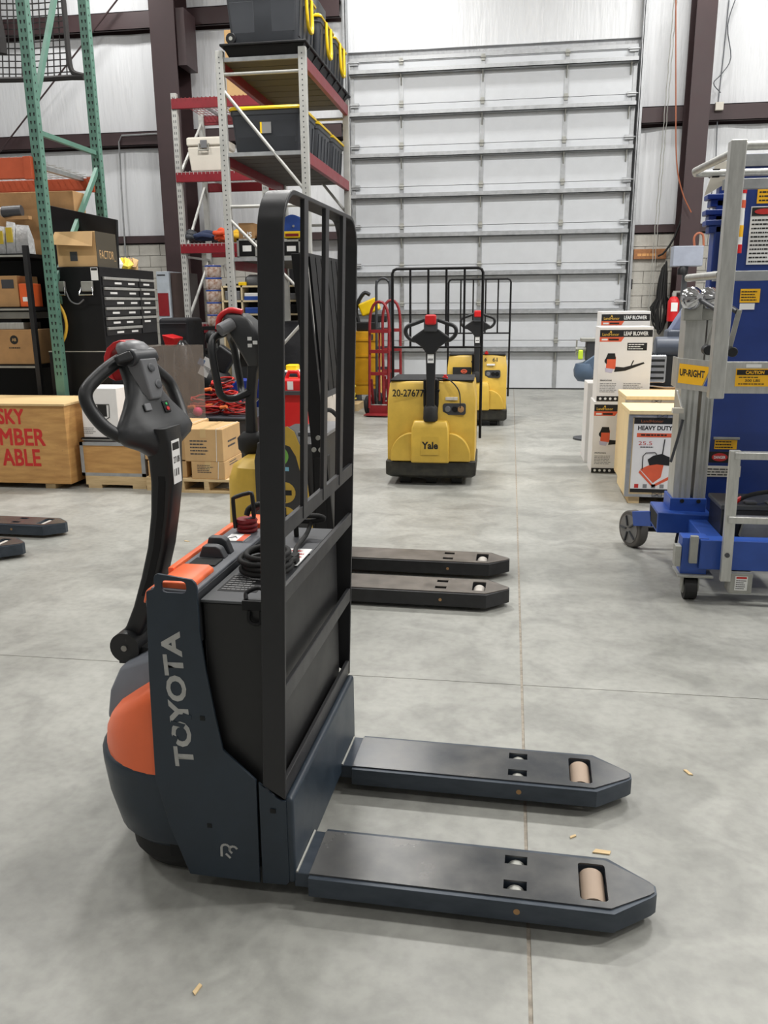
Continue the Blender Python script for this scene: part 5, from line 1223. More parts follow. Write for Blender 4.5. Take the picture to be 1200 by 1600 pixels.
# parts bags and bin on top of the shelving
bz = zs4[0] + 0.001
b, xa, xb, za, zb = simple_box('cardboard_bin', (-40, 300, 118, 392), 7.66, 0.22, m_carddk, 'long brown cardboard flats standing on top of the black shelving', 'cardboard', zbase=bz)
for k, px in enumerate(((-5, 352, 7, 391), (8, 345, 22, 391), (23, 350, 44, 391))):
    xa, xb, za, zb = PB(*px, 7.40)
    T = thing('parts_bag', ('clear bag with yellow card at the left edge of the top shelf', 'clear bag with a tall yellow card, middle of three on the top shelf', 'crumpled clear silver bag beside the green post on the top shelf')[k], 'bag', ((xa + xb) / 2, 7.45, bz), 0, 'parts bags on the shelving')
    w_ = (xb - xa) / 2; h_ = zb - bz
    MB().loft([[(-w_, -0.05, 0), (w_, -0.05, 0), (w_, 0.05, 0), (-w_, 0.05, 0)], [(-w_, -0.045, h_ * .5), (w_ * .95, -0.055, h_ * .5), (w_, 0.04, h_ * .5), (-w_, 0.05, h_ * .5)], [(-w_ * .9, -0.012, h_), (w_ * .8, -0.02, h_ * .96), (w_ * .8, 0.0, h_ * .96), (-w_ * .9, 0.01, h_)]]).build('bag', M('clear_bag', (206, 208, 210), 0.25, var=0.15, vs=30, bump=0.4, bs=30), T)
    if k < 2: MB().bx(-w_ * .7, w_ * .7, -0.058, -0.054, h_ * .35, h_ * .8).build('card', M('card_yellow', (236, 208, 70), 0.5), T)
T = thing('tape_roll', 'dark roll with white core lying above the clear bags at left', 'roll', (W(20, 334, 7.54).x, 7.54, 0), 0)
T.location.z = W(20, 341, 7.6).z
MB().cyl((-0.10, 0.0, 0.05), (0.08, 0.03, 0.06), 0.052, n=18).build('roll', m_dkgrey, T, bevel=0.006)
MB().cyl((-0.112, 0, 0.05), (-0.10, 0, 0.05), 0.042, n=18).build('core', m_cream, T)
MB().bx(-0.08, 0.16, -0.01, 0.05, -0.02, 0.012).build('ledge_card', m_carddk, T)

# cargo net in a black frame
NT = thing('cargo_net', 'black cargo net in a webbing frame hanging at the upper left', 'net', tuple(W(60, 124, 9.2)))
on = tuple(-q for q in W(60, 124, 9.2))
MB(on).tube([W(-155, 128, 9.2), W(60, 124, 9.2), W(112, 121, 9.2), W(131, 121, 9.2)], 0.028, n=6).build('bottom_strap', m_net, NT)
MB(on).tube([W(88, -122, 9.2), W(96, -30, 9.2), W(103, 40, 9.2), W(107, 85, 9.2), W(113, 112, 9.2), W(131, 119, 9.2)], 0.03, n=6, smooth=3).build('side_strap', m_net, NT)
MB(on).tube([W(-6, 20, 9.18), W(2, 60, 9.18), W(4, 84, 9.18)], 0.05, n=6).build('buckle_strap', m_net, NT)
for px_ in (-150, -30, 88): MB(on).tube([W(px_, -122, 9.2), Vector((W(px_, -122, 9.2).x, 9.2, ZC))], 0.012, n=5).build('hanging_rope', m_net, NT)
MB(on).tube([W(-155, -122, 9.2), W(88, -122, 9.2)], 0.028, n=6).build('top_strap', m_net, NT)
nb = MB(on)
for k in range(26):
    px = -148 + 10 * k
    nb.tube([W(px - 8, -120, 9.22), W(px + 1, 60, 9.24), W(px + 3, 124, 9.22)], 0.007, n=4)
for k in range(25):
    py = -118 + 10 * k
    nb.tube([W(-152, py + 3, 9.22), W(50, py + 4, 9.26), W(101 + 0.1 * py, py, 9.22)], 0.007, n=4)
stuff(nb.build('netting', m_net, NT))

# stencilled wooden shipping crate
cy = 6.33
x1 = W(106, 700, cy).x; z1 = W(80, 631, cy).z; z0 = W(80, 756, cy).z
CR, o = TW('wooden_crate', 'large orange plywood crate stencilled with big red letters at left edge', 'crate', (x1 - 0.7, cy + 0.3, 0))
cb_ = MB(o).bx(x1 - 1.6, x1, cy, cy + 0.62, z0, z1 - 0.02).build('body', m_ply, CR, bevel=0.004)
MB(o).bx(x1 - 1.61, x1 + 0.01, cy - 0.01, cy + 0.63, z1 - 0.02, z1).build('lid', M('pale_lid', (214, 184, 134), 0.6, var=0.1, vs=4, stretch=(1, 6, 1)), CR, bevel=0.003)
for xx in (x1 - 0.25, x1 - 0.95, x1 - 1.5): MB(o).bx(xx, xx + 0.09, cy + 0.02, cy + 0.6, 0, z0).build('skid', m_wood, CR)
def ftext(s, px0, px1, py0, py1, Y, mat, par, off, bold=0.0):
    a = W(px0, (py0 + py1) / 2, Y); b = W(px1, (py0 + py1) / 2, Y); zt = W((px0 + px1) / 2, py0, Y).z; zb = W((px0 + px1) / 2, py1, Y).z
    return text(s, (a.x, Y, zb), X1, Z1, b.x - a.x, zt - zb, mat, par, off, bold=bold, fat=0.009)
ftext('SKY', -4, 36, 640, 663, cy, m_redprint, cb_, o); ftext('TIMBER', -27, 69, 671, 696, cy, m_redprint, cb_, o, 0.0); ftext('ABLE', 4, 62, 703, 728, cy, m_redprint, cb_, o)
for k in range(22):
    px, pz = x1 - random.uniform(0.02, 0.9), random.uniform(z0 + 0.02, z1 - 0.05)
    MB(o).bx(px, px + 0.006, cy - 0.0008, cy, pz, pz + 0.006).build('nail_head', m_carddk, cb_)

# metal-edged crate on a pallet
cy = 6.42
xa, xb, za, zb = PB(127, 692, 226, 744, cy)
PL2, o = TW('wooden_pallet', 'low wooden pallet under the metal-edged plywood crate', 'pallet', ((xa + xb) / 2, cy + 0.3, 0))
MB(o).bx(xa + 0.03, xb + 0.02, cy - 0.01, cy + 0.55, za - 0.03, za - 0.001).build('deck_board', m_wood, PL2)
MB(o).bx(xa + 0.03, xb + 0.02, cy - 0.01, cy + 0.08, 0.03, za - 0.03).build('stringer', m_wood, PL2)
MB(o).bx(xa + 0.03, xb + 0.02, cy + 0.46, cy + 0.55, 0.03, za - 0.03).build('stringer', m_wood, PL2)
for xx in (xa + 0.05, xb - 0.12): MB(o).bx(xx, xx + 0.12, cy - 0.01, cy + 0.55, 0, 0.03).build('foot_board', m_wood, PL2)
C2, o = TW('wooden_crate', 'orange plywood crate with grey metal edging on the low pallet', 'crate', ((xa + xb) / 2, cy + 0.3, za))
MB(o).bx(xa, xb, cy, cy + 0.55, za, zb).build('body', m_ply, C2, bevel=0.003)
for q in ((xa, xb, za, za + 0.025), (xa, xb, zb - 0.025, zb), (xa, xa + 0.025, za, zb), (xb - 0.03, xb, za, zb)):
    MB(o).bx(q[0] - 0.002, q[1] + 0.002, cy - 0.004, cy + 0.02, q[2], q[3] + 0.002).build('metal_edge', m_galv, C2)
MB(o).bx(xb, xb + 0.003, cy, cy + 0.04, za, zb).build('metal_edge', m_galv, C2)
ztop2 = zb
xa, xb, za, zb = PB(128, 607, 184, 683, cy + 0.05)
T, o = TW('carton', 'white carton with a black generator picture on the metal-edged crate', 'carton', ((xa + xb) / 2, cy + 0.2, ztop2 + 0.035))
b = MB(o).bx(xa, xb, cy + 0.05, cy + 0.40, ztop2 + 0.036, zb).build('box', m_boxwhite, T, bevel=0.004)
MB(o).tube([W(147, 632, cy + 0.049), W(170, 632, cy + 0.049), W(171, 652, cy + 0.049), W(165, 656, cy + 0.049)], 0.004, n=4).build('frame_picture', m_blackprint, b)
MB(o).bx(W(148, 640, cy).x, W(162, 640, cy).x, cy + 0.048, cy + 0.05, W(150, 652, cy).z, W(150, 634, cy).z).build('engine_picture', m_blackprint, b)
textlines(4, W(131, 678, cy + 0.049), X1, Z1, 0.12, 0.06, m_greyprint, b, o, seed=44)
T, o2 = TW('panel_stack', 'thin stack of dark panels under the white generator carton', 'panel', ((xa + xb) / 2, cy + 0.2, ztop2))
for k in range(3): MB(o2).bx(xa - 0.01 * k, xb + 0.02, cy + 0.03, cy + 0.42, ztop2 + 0.003 + 0.011 * k, ztop2 + 0.012 + 0.011 * k).build('panel', (m_dkgrey, m_alub, m_black)[k], T)

# cartons on a pallet
cy = 6.32
PLC, o = TW('wooden_pallet', 'pale wooden pallet carrying the four brown cartons', 'pallet', (-2.48, 6.7, 0))
xa = W(281, 768, cy).x; xb = W(366, 772, cy).x; zp = 0.115
for k in range(6): MB(o).bx(xa, xb, cy + 0.135 * k, cy + 0.135 * k + 0.10, zp - 0.02, zp).build('deck_board', m_wood, PLC)
for xx in (xa, (xa + xb) / 2 - 0.02, xb - 0.04): MB(o).bx(xx, xx + 0.04, cy, cy + 0.775, 0.02, zp - 0.02).build('stringer', m_wood, PLC)
for k in (0, 5): MB(o).bx(xa, xb, cy + 0.135 * k, cy + 0.135 * k + 0.10, 0, 0.02).build('foot_board', m_wood, PLC)
def carton(xa, xb, ya, yb, za, zb, label, side=True, seed=1):
    T, o = TW('carton', label, 'carton', ((xa + xb) / 2, (ya + yb) / 2, za), 'brown cartons on the pallet')
    b = MB(o).bx(xa, xb, ya, yb, za, zb).build('box', m_card, T, bevel=0.005)
    MB(o).bx((xa + xb) / 2 - 0.025, (xa + xb) / 2 + 0.025, ya - 0.0006, yb + 0.0006, zb, zb + 0.0008).build('tape', m_tape, b)
    MB(o).bx((xa + xb) / 2 - 0.025, (xa + xb) / 2 + 0.025, ya - 0.0008, ya, zb - 0.07, zb).build('tape', m_tape, b)
    MB(o).tube([(xb - 0.06, ya - 0.002, za), (xb - 0.05, ya - 0.002, zb + 0.002), (xb - 0.02, yb, zb + 0.002)], 0.003, n=4).build('strap', m_cream, b)
    textlines(5, (xa + 0.05, ya - 0.0005, za + 0.05), X1, Z1, (xb - xa) * 0.5, (zb - za) * 0.5, m_dkgrey, b, o, seed=seed, name='printed_lines')
    textlines(2, (xb + 0.0005, ya + 0.12, za + 0.09), (0, 1, 0), Z1, (yb - ya) * 0.5, (zb - za) * 0.3, m_dkgrey, b, o, seed=seed + 1, name='printed_lines')
    return T
xL = W(284, 740, cy + 0.02).x; xM = W(299, 740, cy).x; xR = W(351, 740, cy).x
zmid = W(325, 722, cy).z; ztop = W(320, 671, cy).z
carton(xM, xR, cy + 0.01, cy + 0.46, zp + 0.001, zmid, 'brown carton at the lower right of the four on the pallet', seed=3)
carton(xM - 0.05, xR - 0.005, cy + 0.01, cy + 0.46, zmid + 0.001, ztop, 'brown carton at the upper right of the four on the pallet, strapped', seed=5)
carton(xM - 0.40, xM - 0.06, cy + 0.06, cy + 0.50, zp + 0.001, zmid - 0.01, 'brown carton at the lower left of the four on the pallet, mostly hidden', seed=7)
carton(xM - 0.42, xM - 0.055, cy + 0.06, cy + 0.62, zmid + 0.001, ztop + 0.005, 'brown carton at the upper left of the four on the pallet, beside the control tiller', seed=9)
# wider pallet board under left cartons
MB(tuple(-q for q in (-2.48, 6.7, 0))).bx(xM - 0.42, xa, cy + 0.05, cy + 0.7, zp - 0.02, zp).build('deck_board', m_wood, PLC)
MB(tuple(-q for q in (-2.48, 6.7, 0))).bx(xM - 0.42, xM - 0.38, cy + 0.05, cy + 0.7, 0.0, zp - 0.02).build('stringer', m_wood, PLC)

# clear acrylic sheet leaning behind the cartons
xa, xb, za, zb = PB(222, 540, 311, 660, 7.05)
mt = M('smoky_acrylic', (150, 140, 132), 0.2, var=0.08, vs=10, alpha=0.36)
tag(MB().add([(xa, 7.12, 0), (xb, 7.12, 0), (xb, 7.20, zb), (xa, 7.20, zb), (xa, 7.128, 0), (xb, 7.128, 0), (xb, 7.208, zb), (xa, 7.208, zb)], [(0, 1, 2, 3), (7, 6, 5, 4), (0, 4, 5, 1), (1, 5, 6, 2), (2, 6, 7, 3), (3, 7, 4, 0)]).build('acrylic_sheet', mt), 'smoky clear acrylic sheet standing behind the brown cartons', 'sheet')

# tub with extension cords, pink ball
zt_ = W(345, 648, 7.6).z
xa = W(285, 630, 7.5).x; xb = W(398, 640, 7.5).x
TB, o = TW('storage_tub', 'dark grey storage tub under the heap of red cords', 'tub', ((xa + xb) / 2, 7.85, 0))
MB(o).loft([[(xa + 0.05, 7.45, 0), (xb - 0.05, 7.45, 0), (xb - 0.05, 8.15, 0), (xa + 0.05, 8.15, 0)], [(xa, 7.4, zt_ - 0.02), (xb, 7.4, zt_ - 0.02), (xb, 8.2, zt_ - 0.02), (xa, 8.2, zt_ - 0.02)]]).build('tub', m_tote, TB, bevel=0.01)
MB(o).bx(xa - 0.02, xb + 0.02, 7.38, 8.22, zt_ - 0.02, zt_).build('lid', m_tote, TB, bevel=0.005)
for k, (px, py, sc, lb) in enumerate(((322, 628, 1.0, 'coil of red extension cord at the left of the heap beside acrylic sheet'), (350, 632, 1.05, 'coil of red and black extension cord in the middle of the heap'), (372, 634, 0.9, 'coil of red extension cord at the right of the heap by the black tiller'), (348, 612, 0.8, 'coil of red cord thrown on top of the heap near blue tray'))):
    c = W(px, py, 7.6 + 0.12 * (k % 2))
    zc = zt_ + 0.015 if k < 3 else zt_ + 0.17
    rnd = random.Random(k); mb = MB(); mbk = MB()
    n_ = 11
    for j in range(n_):
        rr = 0.15 * sc * rnd.uniform(0.75, 1.05); tx, ty = rnd.uniform(-0.28, 0.28), rnd.uniform(-0.2, 0.35); dz = 0.014 * j
        pts = []
        for i in range(16):
            a = 2 * math.pi * i / 16
            x_, y_ = rr * math.cos(a), rr * 0.85 * math.sin(a)
            pts.append((x_ + rnd.uniform(-0.01, 0.01), y_, max(0.0, dz + tx * x_ + ty * y_) + rnd.uniform(0, 0.012)))
        (mb if j % 3 else mbk).tube(pts, 0.0085, n=5, closed=True)
    T = thing('extension_cord', lb, 'cord', (c.x, c.y, zc), 0, 'red extension cords heaped behind the cartons')
    mb.build('red_cord', m_cord, T, smooth=60); mbk.build('black_cord', M('dark_cord', (84, 26, 26), 0.5), T, smooth=60)
    MB().cyl((-0.13, -0.13, 0.07), (-0.06, -0.15, 0.08), 0.016, n=8).build('plug', M('plug_orange', (226, 120, 60), 0.5), T)
c = W(296, 637, 7.25)
tag(MB().lathe([(0.045 * math.sin(R_(a)) + 0.0005, -0.045 * math.cos(R_(a))) for a in range(0, 181, 15)], (0, 0, 0), n=18).build('toy_ball', m_pink, smooth=80), 'small bright pink ball seen through the acrylic sheet', 'ball').location = (c.x, 7.45, zt_ + 0.046)

# black tool chest: end panel towards camera, drawers facing right
CY0, CY1 = 7.16, 8.32
X0, XD = W(76, 500, CY0).x, W(162, 500, CY0).x
zc0, zc1 = W(115, 548, CY0).z, W(115, 417, CY0).z
TC, o = TW('tool_chest', 'tall black tool chest with silver drawer pulls and an open lid behind the crates', 'tool chest', ((X0 + XD) / 2, 7.7, 0))
MB(o).bx(X0 - 0.03, XD + 0.03, CY0 - 0.005, CY1, 0.12, zc0 - 0.01).build('lower_cabinet', m_black, TC, bevel=0.006)
for (x, y) in ((X0, CY0 + .08), (XD - .06, CY0 + .08), (X0, CY1 - .12), (XD - .06, CY1 - .12)): MB(o).cyl((x, y, 0.06), (x + 0.05, y, 0.06), 0.06, n=16).build('caster', m_rubber, TC, smooth=True)
MB(o).bx(X0 - 0.03, XD + 0.03, CY0 - 0.006, CY1, zc0 - 0.012, zc0 - 0.002).build('seam_strip', m_alub, TC)
tc = MB(o).bx(X0, XD, CY0, CY1, zc0, zc1).build('upper_chest', m_black, TC, bevel=0.006)
# drawers on plane x = XD
ya, ym, yb = CY0 + 0.03, CY0 + 0.77, CY1 - 0.03
zt0 = zc1 - 0.085; dh = 0.0885
for cidx, (y0, y1) in enumerate(((ya, ym - 0.015), (ym + 0.015, yb))):
    for k in range(6 if cidx == 0 else 5):
        z_ = zt0 - dh * k
        zlow = z_ - dh + 0.01 if not (cidx == 1 and k == 4) else z_ - 2 * dh + 0.01
        d = MB(o).bx(XD, XD + 0.008, y0, y1, max(zc0 + 0.005, zlow), z_).build('drawer', m_blacksat, TC, bevel=0.002)
        MB(o).bx(XD + 0.008, XD + 0.026, y0 + 0.005, y1 - 0.005, z_ - 0.026, z_ - 0.002).build('drawer_pull', m_alu, d, bevel=0.003)
        rnd = random.Random(k + 10 * cidx)
        for q in range(2 if cidx == 0 else 1):
            yq = y0 + (y1 - y0) * (0.25 + 0.4 * q + rnd.uniform(-.1, .1))
            MB(o).bx(XD + 0.008, XD + 0.009, yq, yq + 0.14, z_ - 0.062, z_ - 0.044).build('drawer_label', m_white, d)
# side latches, hose, sticker
for (px, py) in ((95, 452), (138, 452)):
    c = W(px, py, CY0)
    h = MB(o).bx(c.x - 0.055, c.x + 0.055, CY0 - 0.03, CY0, c.z - 0.02, c.z + 0.07).build('side_handle', m_alub, tc, bevel=0.008)
    MB(o).tube([(c.x - 0.05, CY0 - 0.025, c.z + 0.02), (c.x - 0.065, CY0 - 0.05, c.z - 0.05), (c.x + 0.065, CY0 - 0.05, c.z - 0.05), (c.x + 0.05, CY0 - 0.025, c.z + 0.02)], 0.008, n=6).build('handle_bail', m_chrome, h, smooth=60)
P8 = lambda a, b: W(a, b, CY0 - 0.03)
MB(o).tube([P8(90, 468), P8(92, 475), P8(100, 490), P8(104, 510), P8(100, 530), P8(88, 546)], 0.014, n=8, smooth=4).build('air_whip_hose', M('hose_yellow', (226, 180, 60), 0.45), TC, smooth=60)
MB(o).tube([P8(103, 455), P8(110, 470), P8(122, 475), P8(131, 468)], 0.007, n=6, smooth=4).build('wire_lead', m_headlt, TC, smooth=60)
xa, xb, za, zb = PB(142, 417, 153, 438, CY0)
lb = MB(o).bx(xa, xb, CY0 - 0.0015, CY0, za, zb - 0.005).build('asset_label', m_white, tc)
MB(o).bx(xa + 0.005, xb - 0.005, CY0 - 0.0025, CY0 - 0.0015, zb - 0.03, zb - 0.01).build('label_band', m_blackprint, lb)
# open lid standing behind the carton
lid_ = MB(o)
LY = CY0 + 0.44; LX0 = W(76, 350, LY).x; LX1 = W(183, 360, LY).x; LZ0 = W(76, 320, LY).z; LZ1 = W(183, 343, LY).z
a = W(76, 404, CY0 + 0.5); b_ = W(74, 322, CY0 + 0.45); c_ = W(184, 342, CY0 + 0.62); d_ = W(176, 395, CY0 + 0.62)
lid_.add([(LX0, LY - 0.02, zc1), (LX0, LY, LZ0), (LX1, LY, LZ1), (LX1 - 0.02, LY - 0.02, zc1), (LX0, LY + 0.03, zc1), (LX0, LY + 0.04, LZ0), (LX1, LY + 0.04, LZ1), (LX1 - 0.02, LY + 0.03, zc1)], [(0, 1, 2, 3), (7, 6, 5, 4), (0, 4, 5, 1), (1, 5, 6, 2), (2, 6, 7, 3), (3, 7, 4, 0)]).build('lid', m_black, TC, bevel=0.004)
MB(o).cyl((X0 + 0.08, CY0 + 0.50, zc1), (X0 + 0.06, CY0 + 0.53, zc1 + 0.5), 0.008, n=8).build('gas_strut', m_alub, TC, smooth=True)
# carton on the chest
xa, xm = W(88, 385, CY0 + 0.02).x, W(150, 385, CY0 + 0.02).x
zf = W(120, 356, CY0 + 0.02).z
T, o = TW('carton', 'open brown carton with a dark printed side on top of the tool chest', 'carton', ((xa + xm) / 2, CY0 + 0.25, zc1))
bx_ = MB(o).bx(xa, xm, CY0 + 0.02, CY0 + 0.41, zc1 + 0.001, zf - 0.03).build('box', m_card, T, bevel=0.004)
sdk = MB(o).bx(xm, xm + 0.002, CY0 + 0.02, CY0 + 0.41, zc1 + 0.001, zf - 0.03).build('printed_side', M('printed_olive', (70, 64, 52), 0.6), bx_)
text('FACTOR_', (xm + 0.0025, CY0 + 0.07, zc1 + 0.06), (0, 1, 0), Z1, 0.31, 0.085, m_card, sdk, o, bold=0.0)
MB(o).add([(xa, CY0 + 0.018, zf - 0.03), (xm - 0.02, CY0 + 0.018, zf - 0.03), (xm - 0.01, CY0 - 0.03, zf - 0.16), (xa - 0.03, CY0 - 0.04, zf - 0.14)], [(0, 1, 2, 3)]).build('flap', m_card, bx_)
xc = W(114, 405, CY0).x
pm = MB(o).bx(xc - 0.035, xc + 0.035, CY0 + 0.0185, CY0 + 0.02, zc1 + 0.05, zc1 + 0.13).build('square_mark', m_dkgrey, bx_)
# wrappings heaped on the chest behind
rnd = random.Random(5)
for k, (yy, mt_, lb) in enumerate(((7.80, m_white, 'crumpled white paper with yellow tape on the tool chest top'), (8.03, M('card_yellow'), 'yellow wrapping scrap on the tool chest top'), (8.20, m_card, 'brown paper bundle at the far end of the tool chest top'))):
    mb = MB(); rings_ = []
    for j in range(5):
        r_ = (0.02, 0.075, 0.085, 0.07, 0.02)[j]
        rings_.append([(XD - 0.18 + r_ * math.cos(2 * math.pi * i / 9) * rnd.uniform(.7, 1.3), yy + r_ * 1.1 * math.sin(2 * math.pi * i / 9) * rnd.uniform(.7, 1.3), zc1 + 0.004 + (0.0, 0.005, 0.04, 0.08, 0.1)[j] * (1 + 0.3 * math.sin(i * 2 + k))) for i in range(9)])
    tag(mb.loft(rings_).build('packing_paper', mt_), lb, 'paper')

# ================================================================== RED RACK BY THE BACK WALL
RY = 12.0; RYb = 13.05
rx0, rx1 = W(271, 160, RY).x, W(408, 160, RY).x
RR, o = TW('pallet_rack', 'white-post rack with red beams against the left back wall', 'rack', ((rx0 + rx1) / 2, 12.5, 0))
zl = [W(335, 152, RY).z, W(340, 268, RY).z, W(318, 381, RY).z, W(315, 506, RY).z]
for x in (rx0, rx1):
    for y in (RY, RYb):
        p = MB(o).bx(x - 0.04, x + 0.04, y, y + 0.07, 0, zl[0] + 0.08).build('post', m_rack, RR, bevel=0.004)
        if y == RY:
            h = MB(o); z = 0.8
            while z < zl[0]:
                for dx in (-0.018, 0.010): h.add([(x + dx, y - 0.001, z), (x + dx + 0.010, y - 0.001, z), (x + dx + 0.010, y - 0.001, z + 0.035), (x + dx, y - 0.001, z + 0.035)], [(0, 1, 2, 3)])
                z += 0.0762
            stuff(h.build('slot_pattern', m_dkgrey, p))
    for (za_, zb_) in ((1.3, 2.2), (2.2, 2.2), (2.2, 3.3), (3.3, 4.2)):
        MB(o).beam((x, RY + 0.04, za_), (x, RYb + 0.03, zb_), 0.03, 0.03).build('brace', m_rack, RR)
for z in zl:
    for y in (RY - 0.02, RYb + 0.04):
        MB(o).bx(rx0 - 0.03, rx1 + 0.03, y, y + 0.05, z - 0.13, z).build('beam', m_rackred, RR, bevel=0.005)
    w_ = MB(o); x = rx0
    while x < rx1: w_.cyl((x, RY - 0.02, z + 0.012), (x, RYb + 0.08, z + 0.004), 0.004, n=4).cyl((x, RY - 0.02, z + 0.012), (x, RY - 0.022, z - 0.03), 0.004, n=4); x += 0.06
    for j in range(9): w_.cyl((rx0, RY + 0.135 * j, z + 0.004), (rx1, RY + 0.135 * j, z + 0.004), 0.004, n=4)
    stuff(w_.build('wire_deck', m_wire if z < zl[0] - .1 else m_rackred, RR))
for x in (rx0 + 0.3, rx1 - 0.3):
    for z in zl: MB(o).bx(x, x + 0.03, RY + 0.03, RYb + 0.04, z - 0.04, z - 0.002).build('deck_channel', m_galv, RR)
# cooler
xa, xb, za, zb = PB(293, 212, 347, 266, RY + 0.05)
z_ = zl[1] + 0.017
T, o = TW('cooler', 'cream plastic cooler on the middle level of the red rack', 'cooler', ((xa + xb) / 2, RY + 0.3, z_))
hh = zb - za
MB(o).loft([[(x, y, z_) for x, y in ((xa + .03, RY + .07), (xb - .03, RY + .07), (xb - .03, RY + .6), (xa + .03, RY + .6))], [(x, y, z_ + hh * .72) for x, y in ((xa, RY + .04), (xb, RY + .04), (xb, RY + .64), (xa, RY + .64))]]).build('body', m_cream, T, bevel=0.025)
MB(o).bx(xa - 0.01, xb + 0.01, RY + 0.03, RY + 0.65, z_ + hh * .73, z_ + hh).build('lid', m_cream, T, bevel=0.03)
MB(o).tube([((xa + xb) / 2 - 0.07, RY + 0.03, z_ + hh * .8), ((xa + xb) / 2 - 0.07, RY + 0.01, z_ + hh * .6), ((xa + xb) / 2 + 0.07, RY + 0.01, z_ + hh * .6), ((xa + xb) / 2 + 0.07, RY + 0.03, z_ + hh * .8)], 0.012, n=6).build('handle', m_alub, T, smooth=60)
MB(o).bx((xa + xb) / 2 - 0.05, (xa + xb) / 2 + 0.05, RY + 0.015, RY + 0.03, z_ + hh * .66, z_ + hh * .9).build('latch', m_headlt, T, bevel=0.01)
xa, xb, za, zb = PB(352, 45, 405, 150, RY + 0.3)
tag(MB().bx(xa, xb, RY + 0.3, RY + 0.8, zl[0] + 0.018, zb).build('carton', m_card, bevel=0.01), 'tall tan carton on the top level of the red rack behind the totes', 'carton')
# straps and bundles on the third level
for k, (px0, px1, mt_, lb) in enumerate(((287, 305, m_tote, 'grey strap bundle at the left of the red rack level with slings'), (303, 334, M('navy_cloth', (38, 52, 86), 0.7), 'navy blue sling bundle on the red rack'), (334, 352, M('cloth_orange', (220, 82, 40), 0.6), 'orange sling bundle on the red rack next to navy one'), (352, 386, M('cloth_yellow', (232, 184, 40), 0.6), 'yellow sling bundle at the right of the red rack level'))):
    xa, xb, za, zb = PB(px0, 360, px1, 381, RY + 0.1)
    rnd = random.Random(k + 60); mb = MB()
    for j in range(7):
        yy = RY + 0.08 + 0.05 * j; zz_ = zl[2] + 0.06 + rnd.uniform(0, 0.10)
        mb.tube([(xa + 0.02, yy, zz_), ((xa + xb) / 2, yy - 0.04, zz_ + rnd.uniform(-0.02, 0.05)), (xb - 0.02, yy + rnd.uniform(-.01, .01), zz_)], 0.036, n=6, smooth=3)
    tag(mb.build('sling_bundle', mt_, smooth=60), lb, 'sling', 'sling bundles on the red rack')
# shrink-wrapped rolls
for k in range(5):
    c = W(333 + 1.0 * k, 424 + 19 * k, 11.7)
    T = thing('wire_spool', ('topmost', 'second from the top', 'middle', 'fourth from the top', 'lowest')[k] + ' of the five wrapped copper-coloured rolls stacked by the rack', 'roll', (c.x, c.y, c.z - 0.085), 0, 'wrapped rolls stacked beside the red rack')
    MB().lathe([(0.045, 0), (0.10, 0), (0.115, 0.03), (0.115, 0.14), (0.10, 0.17), (0.045, 0.17)], (0, 0, 0), n=16).build('roll', M('copper_roll', (168, 112, 70), 0.3, var=0.4, vs=18, rgb2=(206, 196, 190)), T, smooth=50)
    MB().cyl((0.0, 0, -0.002), (0.0, 0, 0.172), 0.045, n=12).build('core', m_black, T, smooth=True)
    MB().lathe([(0.117, 0.145), (0.117, 0.165), (0.112, 0.165), (0.112, 0.145)], (0, 0, 0), n=16).build('blue_band', m_blue, T)
RST = W(335, 512, 11.7)
T, o = TW('roll_stand', 'dark stand under the stacked wrapped rolls', 'stand', (RST.x, 11.7, 0))
MB(o).bx(RST.x - 0.16, RST.x + 0.12, 11.55, 11.9, RST.z - 0.03, W(337, 500, 11.7).z - 0.088).build('top', m_black, T)
for dx in (-0.15, 0.08):
    for y in (11.56, 11.86): MB(o).bx(RST.x + dx, RST.x + dx + 0.03, y, y + 0.03, 0, RST.z - 0.03).build('leg', m_black, T)

# ================================================================== GREY RACK WITH TOTES
GY, GYb = 9.1, 11.42
hx0, hx1 = -3.085, -2.20
GK, o = TW('pallet_rack', 'grey rack with red side beams carrying black totes with yellow lids', 'rack', (-2.7, 10.3, 0))
zt_ = 4.0; z2 = 3.08; z3 = W(420, 402, GY).z
for x in (hx0, hx1):
    for y in (GY, GYb):
        p = MB(o).bx(x - 0.04, x + 0.04, y, y + 0.07, 0, zt_ + 0.07).build('post', m_rack, GK, bevel=0.004)
        if y == GY:
            h = MB(o); z = 1.2
            while z < zt_:
                h.add([(x - 0.006, y - 0.001, z), (x + 0.006, y - 0.001, z), (x + 0.006, y - 0.001, z + 0.012), (x - 0.006, y - 0.001, z + 0.012)], [(0, 1, 2, 3)]); z += 0.05
            stuff(h.build('slot_pattern', m_dkgrey, p))
for y in (GY + 0.035, GYb + 0.035):
    for z in (W(411, 112, GY).z, W(420, 321, GY).z, 0.4): MB(o).cyl((hx0, y, z), (hx1, y, z), 0.018, n=8).build('brace', m_rack, GK, smooth=60)
    for (za_, zb_) in ((W(352, 136, GY).z, W(474, 300, GY).z), (W(360, 340, GY).z, 1.55), (0.5, 1.4)): MB(o).cyl((hx0, y, za_), (hx1, y, zb_), 0.018, n=8).build('brace', m_rack, GK, smooth=60)
